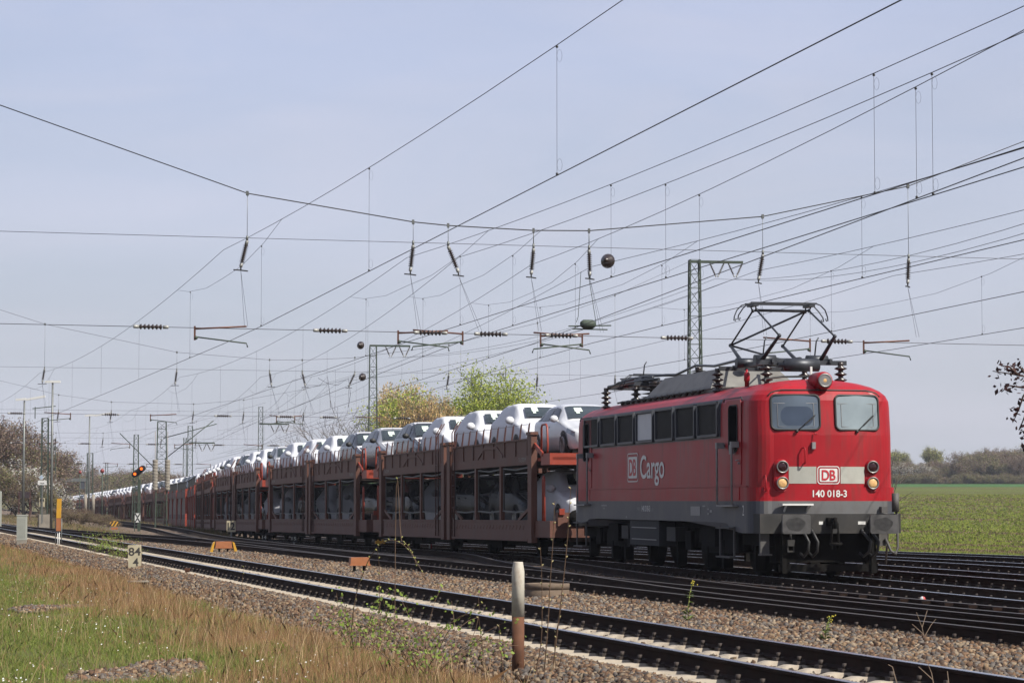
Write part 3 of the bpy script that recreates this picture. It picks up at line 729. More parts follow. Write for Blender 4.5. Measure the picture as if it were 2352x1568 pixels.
M['far_crop'] = mat('far_crop', (.055, .13, .03), .9, 0, .15, .2, 0, .1)
zsf = np.concatenate([np.arange(-20, 120, 4.), np.arange(120, 560, 10.)])
us = np.concatenate([np.arange(0, 6, .5), np.arange(6, 120, 6.), np.arange(120, 420, 30.)])
U, Zg = np.meshgrid(us, zsf); Xg = t6(np.clip(Zg, 0, 700)) + 4.2 + U
Hf = gz(Xg, Zg) - .02*np.sin(U*.45)
V = np.stack([Xg, Zg, Hf], -1).reshape(-1, 3); a, b = U.shape; I = np.arange(a*b).reshape(a, b)
F = np.stack([I[:-1, :-1], I[:-1, 1:], I[1:, 1:], I[1:, :-1]], -1).reshape(-1, 4)
fld = np_mesh('field', V, F, M['crop'], 4, None, True); tag(fld, 'young green crop with brown wheel tracks behind the tracks', kind='structure')
zsf = np.arange(545, 640, 10.); U, Zg = np.meshgrid(us, zsf); Xg = t6(np.clip(Zg, 0, 700)) + 4.2 + U; Hf = gz(Xg, Zg) + .03 + .35*smooth(545, 560, Zg)
V = np.stack([Xg, Zg, Hf], -1).reshape(-1, 3); a, b = U.shape; I = np.arange(a*b).reshape(a, b)
F = np.stack([I[:-1, :-1], I[:-1, 1:], I[1:, 1:], I[1:, :-1]], -1).reshape(-1, 4)
fl2 = np_mesh('field', V, F, M['far_crop'], 4, None, True); tag(fl2, 'strip of taller dark green crop at the far edge', kind='structure')
# ------------------------------------------------------------------ ballast beds
def ballast_material():
    m = bpy.data.materials.new('track_ballast'); m.use_nodes = True; t = m.node_tree; b = t.nodes['Principled BSDF']; l = t.links.new
    b.inputs['Roughness'].default_value = .95; b.inputs['Specular IOR Level'].default_value = .15
    tc = t.nodes.new('ShaderNodeTexCoord')
    v = t.nodes.new('ShaderNodeTexVoronoi'); v.inputs['Scale'].default_value = 17; l(tc.outputs['Object'], v.inputs['Vector'])
    cr = t.nodes.new('ShaderNodeValToRGB'); e = cr.color_ramp.elements
    e[0].position = 0; e[0].color = (0.0533, 0.0369, 0.0262, 1); e[1].position = 1; e[1].color = (0.2214, 0.1722, 0.1271, 1)
    for p, c in ((.3, (0.1189, 0.0779, 0.0533, 1)), (.55, (0.1271, 0.1066, 0.0902, 1)), (.8, (0.1640, 0.1189, 0.0738, 1))):
        k = e.new(p); k.color = c
    sp = t.nodes.new('ShaderNodeSeparateColor'); l(v.outputs['Color'], sp.inputs[0]); l(sp.outputs[0], cr.inputs[0])
    dk = t.nodes.new('ShaderNodeMapRange'); dk.inputs[1].default_value = .0; dk.inputs[2].default_value = .05; 
    l(cr.outputs[0], b.inputs['Base Color'])
    bp = t.nodes.new('ShaderNodeBump'); bp.inputs['Strength'].default_value = 1.0; bp.inputs['Distance'].default_value = .06; bp.invert = True
    l(v.outputs['Distance'], bp.inputs['Height']); l(bp.outputs[0], b.inputs['Normal'])
    return m
M['ballast'] = ballast_material()
def strip(name, fx, fz, z0, z1, prof, m, step=1.5):
    """prof: list of (offset across, height) swept along a track"""
    zz = np.arange(z0, z1+.1, step); V = []; k = len(prof)
    for z in zz:
        c = fx(z); h = fz(z)
        for o, p in prof: V.append((c + o, z, h + p))
    F = [(i*k+j, i*k+j+1, (i+1)*k+j+1, (i+1)*k+j) for i in range(len(zz)-1) for j in range(k-1)]
    return np_mesh(name, np.array(V), np.array(F), m, 4, None, False)
zz = np.unique(np.concatenate([np.arange(8, 70, .35), np.arange(70, 160, 1.0), np.arange(160, 620, 3.0)]))
V = []; K = 0
rows = []
for z in zz:
    x1, x2, x3, x4, x5, x6 = t1(z), t2(z), t3(z), float(t4(z)), float(t5(z)), float(t6(z)); l3 = z3(z)
    x2 = max(x2, x1 + .3); g = -.19
    def low(t): return -.19 + (l3)*t
    xm = min(x2 + 1.75, x3 - 1.75)
    row = [(x1-2.75, -.40), (x1-1.75, -.22), (x1-1.3, -.222), (x1, -.235), (x1+1.3, -.21)]
    span = (x2-1.3) - (x1+1.3)
    for q in (.15, .35, .5, .65, .85): row.append((x1+1.3 + max(span, .05)*q, -.185 - (.06 if .3 < q < .7 else .02)*min(1, max(span, 0)/1.5)))
    row += [(max(x2-1.3, x1+1.36), -.185), (max(x2, x1+1.4), -.20), (max(x2+1.3, x1+1.45), -.185), (max(xm, x1+1.5), -.19)]
    x3a = max(x3-1.6, x1+1.6)
    near = max(0., min(1., (52-z)/6))*.05
    row += [(x3a, low(1)-near), (x3, low(1)-.01-near), (x3+1.3, low(1)-near), (x4-1.3, low(1)-.03), (x4+1.3, low(1)), (x5-1.3, low(1)-.04), (x5+1.3, low(1)), ((x5+x6)/2, low(1)-.05), (x6+1.3, low(1)), (x6+3.2, low(1)-.30)]
    rows.append(row)
K = len(rows[0]); V = []
for z, row in zip(zz, rows):
    for i, (x, h) in enumerate(row):
        j = (mnoise.noise((x*1.7, z*1.7, 0)))*.025
        V.append((x + (R.random()-.5)*.02, z, h + j*(0 if i in (0,) else 1)))
F = [(i*K+j, i*K+j+1, (i+1)*K+j+1, (i+1)*K+j) for i in range(len(zz)-1) for j in range(K-1)]
bal = np_mesh('ballast_bed', np.array(V), np.array(F), M['ballast'], 4, None, True); tag(bal, 'bed of brown and grey crushed stone under all the tracks', kind='structure')
# ------------------------------------------------------------------ rails and sleepers
M['rail_side'] = mat('rusty_rail', (.028, .017, .013), .92, 0, .35, 7, .1, .1, (.07, .035, .022), .5)
M['rail_dull'] = mat('dull_rail_top', (.10, .085, .075), .6, .4, .3, 5)
M['rail_top'] = mat('polished_rail', (.46, .47, .50), .28, .85, .1, 5)
M['sleeper'] = mat('concrete_sleeper', (.43, .37, .29), .85, 0, .15, 6, .1, .2, (.20, .15, .11), .55, (5, 5, 5))
M['wood_sleeper'] = mat('dark_wooden_sleeper', (.05, .04, .033), .85, 0, .3, 6, .2, .2)
M['fasten'] = mat('rail_fastening', (.045, .03, .022), .8, 0, .3, 9)
RP = [(-.075, -.172), (.075, -.172), (.075, -.160), (.012, -.135), (.012, -.045), (.036, -.034), (.036, -.004), (-.036, -.004), (-.036, -.034), (-.012, -.045), (-.012, -.135), (-.075, -.160)]
def rail(fx, fz, off, z0, z1, parent, step=2.0, ox=0., oy=0., oz=0., top='rail_top'):
    zz = [z0 + i*step for i in range(int((z1-z0)/step)+1)]
    if zz[-1] < z1 - .01: zz.append(z1)
    mb = MB(); k = len(RP); V = []; T = []
    for z in zz:
        d = Vector((fx(z+.5)-fx(z-.5), 1, 0)).normalized(); nrm = Vector((d.y, -d.x, 0)); c = Vector((fx(z)-ox, z-oy, fz(z)-oz))
        for a, b in RP: V.append(c + nrm*(off+a) + Vector((0, 0, b)))
        for a in (-.034, .034): T.append(c + nrm*(off+a))
    m = len(zz)
    mb.add(V, [(i*k+j, i*k+(j+1) % k, (i+1)*k+(j+1) % k, (i+1)*k+j) for i in range(m-1) for j in range(k)] + [tuple(range(k))[::-1]], 0)
    T2 = []
    for i, z in enumerate(zz):
        T2 += [V[i*k+7], T[2*i], T[2*i+1], V[i*k+6]]
    mb.add(T2, [(i*4+j, i*4+j+1, (i+1)*4+j+1, (i+1)*4+j) for i in range(m-1) for j in range(3)], 1)
    return mb.build('rail', [M['rail_side'], M[top]], parent)
def sleeper_mesh(kind):
    mb = MB()
    if kind == 'concrete':
        # chamfered block, tall rail seats at the ends and a waisted middle; local x across, y along, top of seat z = 0
        st = [(-1.30, .0, .11, -.005), (-1.22, 0, .14, -.0), (-.50, 0, .13, .0), (-.30, 0, .095, -.045), (.30, 0, .095, -.045), (.50, 0, .13, .0), (1.22, 0, .14, 0), (1.30, 0, .11, -.005)]
        V = []
        for x, _, hw, zt in st:
            e = .06 if abs(x) > 1.25 else 0
            V += [(x, -hw-.015, -.20), (x, -hw, zt-.055-e), (x, -hw+.055, zt-e*.6), (x, hw-.055, zt-e*.6), (x, hw, zt-.055-e), (x, hw+.015, -.20)]
        F = [(i*6+j, (i+1)*6+j, (i+1)*6+j+1, i*6+j+1) for i in range(len(st)-1) for j in range(5)] + [(0,1,2,3,4,5), tuple(range((len(st)-1)*6, len(st)*6))[::-1]]
        mb.add(V, F, 0)
    else:
        mb.box(-1.25, 1.25, -.13, .13, -.2, -.01, 0)
    for s in (-1, 1):
        for e in (-.115, .115):
            x = s*.7535 + e; mb.box(x-.045, x+.045, -.06, .06, -.01, .035, 1); mb.lathe([(.025, .03), (.025, .085), (0, .085)], (x, 0, 0), (0, 0, 1), 6, 1)
        mb.box(s*.7535-.08, s*.7535+.08, -.075, .075, -.005, .012, 1)
    return mb.mesh('sleeper', [M['sleeper'] if kind == 'concrete' else M['wood_sleeper'], M['fasten']])
SLP = {'concrete': sleeper_mesh('concrete'), 'wood': sleeper_mesh('wood')}
def track(label, fx, fz, z0, z1, kind='concrete', near=(20, 60), far=150, group='railway tracks', sl=True, step=2.0, top='rail_top'):
    zc = max(z0, 30.)
    t = thing('railway_track', label, 'railway track', (fx(zc), zc, fz(zc)), 0, 0, group)
    ox, oy, oz = t.location
    for off in (-.7535, .7535): rail(fx, fz, off, z0, z1, t, step, ox, oy, oz, top)
    if not sl: return t
    z = near[0]; cnt = 0; rest = MB(); me = SLP[kind]
    mv = [v.co.copy() for v in me.vertices]; mf = [(tuple(p.vertices), p.material_index) for p in me.polygons]
    while z < far:
        d = Vector((fx(z+.5)-fx(z-.5), 1, 0)).normalized(); a = math.atan2(-d.x, d.y)
        loc = Vector((fx(z)-ox, z-oy, fz(z)-oz-.176))
        if cnt < 96 and z < near[1]:
            o = bpy.data.objects.new('sleeper', me); COL.objects.link(o); o.parent = t; o.location = loc + Vector((R.uniform(-.012, .012), R.uniform(-.015, .015), R.uniform(-.004, .0))); o.rotation_euler = (0, 0, a + R.uniform(-.008, .008)); cnt += 1
        else:
            mm = Matrix.Translation(loc) @ Matrix.Rotation(a, 4, 'Z'); b = len(rest.v)
            rest.v.extend([tuple(mm @ v) for v in mv])
            for f, mi in mf: rest.f.append([b+i for i in f]); rest.m.append(mi); rest.sm.append(False)
        z += .6*d.y
    if rest.f:
        o = rest.build('sleepers_beyond', [M['sleeper'] if kind == 'concrete' else M['wood_sleeper'], M['fasten']], t); o['kind'] = 'stuff'
    return t
track('nearest railway track, pale concrete sleepers along the grass verge', t1, zero, 16, 230, 'concrete', (17, 74), 190)
track('second railway track with switch rails, between the ballast strip and the train', t2, zero, 14, 480, 'wood', (20, 60), 130, top='rail_dull')
track('railway track that the red locomotive and the car train stand on', t3, z3, 14, 560, 'concrete', (26, 50), 110)
track('railway track just behind the red locomotive', t4, z3, 20, 300, 'wood', (34, 62), 64)
track('railway track between the field and the ones behind the locomotive', t5, z3, 26, 300, 'wood', (40, 66), 68)
track('rearmost railway track, along the edge of the green field', t6, z3, 30, 300, 'wood', (46, 70), 72)
# crossover: turnout from the second track to the train's track
cx_ = curve([(26, t2(26)+1.1), (31, t2(31)+.62), (40, t2(40)+.55), (52, t2(52)+1.6), (64, t2(64)+3.0), (76, t3(76)-.5), (90, t3(90))], 3)
track('crossover rails curving from the second track to the train track', cx_, lambda z: z3(z), 24, 88, 'wood', (0, 0), 0, sl=False, top='rail_dull')
cy_ = curve([(62, t2(62)), (80, t2(80)-.35), (100, t2(100)-1.4), (125, t1(125)+2.1), (150, t1(150)+.45), (175, t1(175))], 4)
track('crossover rails from the nearest track to the second track, far down the line', cy_, zero, 62, 172, 'wood', (0, 0), 0, sl=False, top='rail_dull')
# guard rail with spacer blocks inside the switch
gr = thing('guard_rail', 'dark guard rail with a row of spacer blocks inside the switch, before the locomotive', 'guard rail', (t2(41)+2.2, 41, 0))
gf = lambda z: t2(z) + 2.15
o_ = gr.location
rail(gf, zero, 0, 34.5, 47, gr, 2.0, *o_, 'rail_dull')
for k in range(16):
    z = 34.8 + k*.78; mb = MB(); mb.box(gf(z)-o_.x-.16, gf(z)-o_.x-.02, z-o_.y-.05, z-o_.y+.05, -.17, -.01); mb.build('spacer_block', M['rail_side'], gr)
# ================================================================== cars on the wagons
M['car_white'] = mat('white_car_paint', (.68, .69, .71), .22, 0, .02, 3, 0, .5, rvar=.02)
M['car_silver'] = mat('silver_car_paint', (.40, .41, .43), .25, .4, .03, 3, 0, .5, rvar=.02)
M['car_dark'] = mat('dark_car_paint', (.045, .05, .06), .2, .2, .05, 3, 0, .5, rvar=.02)
M['wrap'] = mat('white_transit_cover', (.72, .73, .76), .6, 0, .03, 5, .35, .3)
M['film'] = mat('white_film', (.76, .76, .78), .4, 0, .03, 6, .15, .4)
M['car_glass'] = mat('car_glass', (.030, .042, .045), .05, 0, .3, 1.5, 0, .7)
M['tyre'] = mat('tyre', (.018, .018, .018), .85, 0, .2, 9)
M['rimm'] = mat('alloy_rim', (.42, .43, .45), .35, .6, .1, 9)
M['paper'] = mat('pale_green_paper', (.62, .72, .64), .7, 0, .08, 20)
M['lampglass'] = mat('headlamp_glass', (.30, .33, .36), .1, .3, .4, 12)
CAR_ST = { # y, sill z, belt z, top z, half width, roof half width
 'hatch': (4.25, 1.47, .89, [(0,.36,.50,.56,.50,.45),(.06,.24,.60,.68,.70,.60),(.25,.20,.68,.79,.83,.66),(.6,.20,.77,.87,.88,.70),(1.08,.20,.91,.985,.895,.72),(1.12,.20,.92,1.00,.895,.71),(1.45,.20,.935,1.20,.90,.665),(1.88,.20,.945,1.415,.90,.61),(2.3,.20,.955,1.465,.90,.60),(2.9,.20,.97,1.455,.90,.595),(3.4,.20,.99,1.41,.89,.58),(3.85,.22,1.0,1.27,.86,.565),(4.1,.28,.96,1.03,.80,.60),(4.2,.34,.7,.80,.74,.60),(4.25,.4,.58,.62,.6,.5)]),
 'suv': (4.43, 1.67, .905, [(0,.42,.62,.70,.54,.48),(.06,.28,.74,.82,.74,.62),(.25,.24,.82,.94,.86,.70),(.6,.24,.93,1.02,.895,.73),(1.05,.24,1.05,1.11,.905,.75),(1.10,.24,1.06,1.125,.905,.74),(1.45,.24,1.07,1.37,.91,.70),(1.85,.24,1.08,1.595,.91,.65),(2.3,.24,1.09,1.66,.91,.64),(3.0,.24,1.10,1.655,.91,.635),(3.7,.24,1.12,1.60,.90,.62),(4.1,.26,1.13,1.44,.87,.61),(4.3,.32,1.05,1.12,.83,.65),(4.39,.4,.8,.9,.78,.62),(4.43,.46,.66,.72,.65,.5)]),
}
def car_profile(kind):
    Lc, H, Wd, st = CAR_ST[kind]; a = np.array(st)
    ys = np.unique(np.concatenate([np.linspace(0, Lc, 30), a[:, 0]]))
    return Lc, H, a, ys
def car_at(a, y): return [float(np.interp(y, a[:, 0], a[:, k])) for k in range(1, 6)]
def car_section(a, y):
    zs, zb, zt, w, wr = car_at(a, y)
    zr = max(zb + .02, zt - .075)
    return [(w*.90, zs), (w*.985, zs+.10), (w, (zs+zb)*.5+.02), (w*.985, zb-.07), (w*.955, zb), (wr + (w*.955-wr)*.5, zb+(zr-zb)*.5+.01), (wr, zr), (wr*.93, zt-.035), (wr*.72, zt-.010), (wr*.36, zt-.002), (0, zt)]
def car_body(kind, wrapk=0.0):
    Lc, H, a, ys = car_profile(kind); V = []; n = None; rows = []
    for y in ys:
        s = car_section(a, y); half = [(-x, z) for x, z in s]; full = half + [(x, z) for x, z in s[::-1][1:]]
        rows.append(full); n = len(full)
        for x, z in full:
            p = Vector((x, y, z))
            if wrapk:
                d = mnoise.noise((x*3.1, y*1.6, z*2.3+5)); d2 = mnoise.noise((x*9, y*3.5, z*8))
                k = 1 + wrapk*(1 + .8*d + .5*d2); c = Vector((0, Lc/2, .8))
                e = p - c; p = c + Vector((e.x*(1+.035+.018*d+.012*d2), e.y*(1.006), e.z*(1 + (.022+.02*d+.012*d2)*(1 if e.z > -.2 else 0))))
            V.append(p)
    m = len(ys); mb = MB()
    mb.add(V, [(i*n+j, i*n+j+1, (i+1)*n+j+1, (i+1)*n+j) for i in range(m-1) for j in range(n-1)], 0, True)
    mb.add([V[j] for j in range(n)], [tuple(range(n))[::-1]]); mb.add([V[(m-1)*n+j] for j in range(n)], [tuple(range(n))])
    mb.add([V[i*n] for i in range(m)] + [V[i*n+n-1] for i in range(m)], [(i, i+1, m+i+1, m+i) for i in range(m-1)])
    return mb
def side_pt(a, y, t, off=.012):
    """point on the left flank glass, t from belt (0) to roof rail (1)"""
    s = car_section(a, y); p4, p5, p6 = s[4], s[5], s[6]
    if t < .5: q = t*2; x = p4[0]+(p5[0]-p4[0])*q; z = p4[1]+(p5[1]-p4[1])*q
    else: q = t*2-1; x = p5[0]+(p6[0]-p5[0])*q; z = p5[1]+(p6[1]-p5[1])*q
    return (x+off, y, z+off*.3)
def patch(mb, fn, nu, nv, mi=0):
    V = [fn(i/nu, j/nv) for i in range(nu+1) for j in range(nv+1)]
    mb.add(V, [(i*(nv+1)+j, (i+1)*(nv+1)+j, (i+1)*(nv+1)+j+1, i*(nv+1)+j+1) for i in range(nu) for j in range(nv)], mi, True)
def screen_pt(a, kind, u, v, off=.014, x_in=0.0):
    """windscreen: u across -1..1, v up 0..1"""
    y0, y1 = (1.16, 1.84) if kind == 'hatch' else (1.15, 1.80)
    y = y0 + (y1-y0)*v; s = car_section(a, y)
    lo = s[6]; x = u*(lo[0]*(.95) - x_in); f = abs(x)/max(lo[0], .01)
    zt = car_at(a, y)[2]; pts = [(0, zt)] + [(p[0], p[1]) for p in s[::-1][1:]]
    zz = np.interp(abs(x), [p[0] for p in pts[:5]], [p[1] for p in pts[:5]])
    return (x, y - off, float(zz) + off)
def wheel(mb, x, y, r, side, mt, mr):
    mb.lathe([(r, -.10), (r, .085), (r*.93, .10), (r*.70, .10)], (x, y, r), (side, 0, 0), 20, mt)
    mb.lathe([(r*.70, .095), (r*.62, .06), (r*.2, .075), (r*.12, .09), (0, .09)], (x, y, r), (side, 0, 0), 20, mt)
    for k in range(5):
        t = 2*math.pi*k/5 + .3; c, s_ = math.cos(t), math.sin(t)
        mb.bar((x+side*.085, y+c*r*.1, r+s_*r*.1), (x+side*.10, y+c*r*.68, r+s_*r*.68), .075, .02, mr, up=(1, 0, 0))
    mb.lathe([(r*.72, .10), (r*.66, .112), (r*.62, .10)], (x, y, r), (side, 0, 0), 20, mr)
CARMESH = {}
def car_meshes(kind, paint, wrapped):
    key = (kind, paint, wrapped)
    if key in CARMESH: return CARMESH[key]
    Lc, H, a, ys = car_profile(kind); parts = []
    r = .315 if kind == 'hatch' else .345; yw = (.82, 3.42) if kind == 'hatch' else (.86, 3.46); wx = .79 if kind == 'hatch' else .80
    mb = car_body(kind, .02 if wrapped else 0)
    k = .045 if wrapped else .012
    parts.append(('cover' if wrapped else 'body', mb.mesh('cover' if wrapped else 'body', M['wrap'] if wrapped else M[paint])))
    mb = MB()
    for s in (-1, 1):
        for y in yw:
            w_ = car_at(a, y)[3] + (.042 if wrapped else .006)
            P = [(s*w_, y + (r+.05)*math.cos(t), max(.16, r + .02 + (r+.05)*math.sin(t))) for t in np.linspace(-.35, math.pi+.35, 16)]
            mb.add(P + [(s*w_, y, r)], [(i, i+1, 16) for i in range(15)])
    parts.append(('wheel_arch', mb.mesh('wheel_arch', M['black'])))
    for s in (-1, 1):
        for y in yw:
            mb = MB(); wheel(mb, s*(wx + (.055 if wrapped else .02)), y, r, s, 0, 1); parts.append(('wheel', mb.mesh('wheel', [M['tyre'], M['rimm']])))
    o = .055 if wrapped else .014; x_in = .13 if wrapped else .02
    mb = MB(); patch(mb, lambda u, v: screen_pt(a, kind, u*2-1, (.12+.70*v) if wrapped else (.03+.93*v), o, x_in), 10, 6); parts.append(('windscreen', mb.mesh('windscreen', M['car_glass'])))
    mb = MB()
    patch(mb, lambda u, v: screen_pt(a, kind, -.62+.36*u, .45+.34*v, o+.008, x_in), 2, 2); patch(mb, lambda u, v: screen_pt(a, kind, -.58+.16*u, .32+.13*v, o+.008, x_in), 2, 2)
    parts.append(('paper_label', mb.mesh('paper_label', M['paper'])))
    xm = car_at(a, 1.55)[3]; zb = car_at(a, 1.5)[1]
    for s in (-1, 1):
        mb = MB(); mb.ball((s*(xm+.07), 1.42, zb+.09), .12, 8, 0, (1.0, .62, .80) if not wrapped else (1.15, .75, .95)); mb.bar((s*(xm-.06), 1.46, zb+.04), (s*(xm+.05), 1.44, zb+.06), .05); parts.append(('mirror', mb.mesh('mirror', M['wrap'] if wrapped else M['black' if paint != 'car_white' else 'car_white'])))
    if not wrapped:
        e = 3.62 if kind == 'hatch' else 3.95
        for s in (-1, 1):
            for (y0, y1, t1_) in ((1.50, 2.36, .93), (2.44, 3.22, .93), (3.29, e, .86)):
                mb = MB()
                def fn(u, v, y0=y0, y1=y1, t1_=t1_, s=s):
                    y = y0 + (y1-y0)*u; tt = .10 + (t1_-.10)*v
                    if y0 < 1.6: y = y + .30*v*(1-u)
                    if y1 == e: y = y - .22*v*u
                    p = side_pt(a, y, tt); return (s*p[0], p[1], p[2])
                patch(mb, fn, 5, 4); parts.append(('side_window', mb.mesh('side_window', M['glass_dark'])))
        for s in (-1, 1):
            mb = MB()
            def fh(u, v, s=s):
                y = .16 + .42*u; sct = car_section(a, y); q = sct[3]; b_ = sct[4]
                return (s*(q[0] + (b_[0]-q[0])*v + .012), y - .015*(1-u), q[1] - .05 + (b_[1]-q[1]+.05)*v)
            patch(mb, fh, 4, 3); parts.append(('headlight', mb.mesh('headlight', M['lampglass'])))
        mb = MB(); zg = car_at(a, 0)[1]
        for (zz, hh, ww) in ((zg-.02, .05, .42), (zg-.17, .09, .45)): mb.box(-ww, ww, -.012, .03, zz, zz+hh)
        parts.append(('grille', mb.mesh('grille', M['black'])))
        if paint != 'car_white':
            mb = MB()
            def roofp(u, v):
                y = 1.92 + 1.9*u; sct = car_section(a, y); xx = (v*2-1)*sct[6][0]; pts = [(0, car_at(a, y)[2])] + [(p[0], p[1]) for p in sct[::-1][1:5]]
                return (xx, y, float(np.interp(abs(xx), [p[0] for p in pts], [p[1] for p in pts])) + .012)
            patch(mb, roofp, 8, 8); parts.append(('roof_film', mb.mesh('roof_film', M['film'])))
            mb = MB()
            def hoodp(u, v):
                y = .30 + .75*u; sct = car_section(a, y); xx = (v*2-1)*sct[6][0]; pts = [(0, car_at(a, y)[2])] + [(p[0], p[1]) for p in sct[::-1][1:5]]
                return (xx, y, float(np.interp(abs(xx), [p[0] for p in pts], [p[1] for p in pts])) + .012)
            patch(mb, hoodp, 5, 6); parts.append(('bonnet_film', mb.mesh('bonnet_film', M['film'])))
        mb = MB()
        for s in (-1, 1):
            for y in (1.5, 2.4, 3.25):
                w_ = car_at(a, y)[3]
            for y in (2.25, 3.1): mb.box(s*(car_at(a, y)[3]*.98)-.02, s*(car_at(a, y)[3]*.98)+.02, y-.1, y+.08, zb-.12, zb-.085)
        parts.append(('door_handle', mb.mesh('door_handle', M[paint] if paint != 'car_dark' else M['black'])))
    CARMESH[key] = parts
    return parts
FARMESH = {}
def far_mesh(kind, paint, wrapped):
    """one mesh with several materials for cars a few pixels high"""
    key = (kind, paint, wrapped)
    if key in FARMESH: return FARMESH[key]
    V = []; F = []; mi = []; mats = []
    for nm, me in car_meshes(kind, paint, wrapped):
        b = len(V); V += [tuple(v.co) for v in me.vertices]; mb_ = len(mats); mats += list(me.materials)
        for p in me.polygons: F.append([b+i for i in p.vertices]); mi.append(mb_ + p.material_index)
    me = bpy.data.meshes.new('transported_car'); me.from_pydata(V, [], F)
    for m in mats: me.materials.append(m)
    me.polygons.foreach_set('material_index', mi); me.polygons.foreach_set('use_smooth', [True]*len(F)); me.update()
    FARMESH[key] = me; return me
def add_car(kind, paint, wrapped, mtx, label, group, detail=True):
    cat = 'car'
    if detail:
        o = bpy.data.objects.new('transported_car', None); COL.objects.link(o)
        for nm, me in car_meshes(kind, paint, wrapped):
            c = bpy.data.objects.new(nm, me); COL.objects.link(c); c.parent = o
    else:
        o = bpy.data.objects.new('transported_car', far_mesh(kind, paint, wrapped)); COL.objects.link(o)
    o.matrix_world = mtx
    return tag(o, label, cat, group)

# ================================================================== car transporter wagons
M['brown'] = mat('wagon_brown', (.135, .056, .038), .6, 0, .15, 2, .05, .3, (.055, .035, .028), .5, (2, 2, .8))
M['orange'] = mat('fresh_red_lead', (.30, .042, .020), .5, 0, .12, 3, 0, .4)
M['dkred'] = mat('dark_red_steel', (.075, .020, .015), .6, 0, .2, 3)
M['deck'] = mat('deck_plate', (.06, .035, .03), .7, 0, .2, 3)
M['panelgrey'] = mat('brown_grey_panel', (.15, .125, .105), .6, 0, .1, 2, 0, .3, (.09, .07, .055), .5)
M['tarp'] = mat('grey_edge_tape', (.12, .13, .125), .7, 0, .15, 5)
def netting(op=.56):
    m = bpy.data.materials.new('dark_netting'); m.use_nodes = True; t = m.node_tree; b = t.nodes['Principled BSDF']; l = t.links.new
    b.inputs['Base Color'].default_value = (.004, .004, .004, 1); b.inputs['Roughness'].default_value = .9; b.inputs['Specular IOR Level'].default_value = .05
    tr = t.nodes.new('ShaderNodeBsdfTransparent'); mx = t.nodes.new('ShaderNodeMixShader'); mx.inputs[0].default_value = op
    l(tr.outputs[0], mx.inputs[1]); l(b.outputs[0], mx.inputs[2]); l(mx.outputs[0], t.nodes['Material Output'].inputs[0])
    return m
M['net'] = netting(); M['net_far'] = netting(.94)
UL = 9.75                       # body length of one unit, posts included
DECK = 2.66
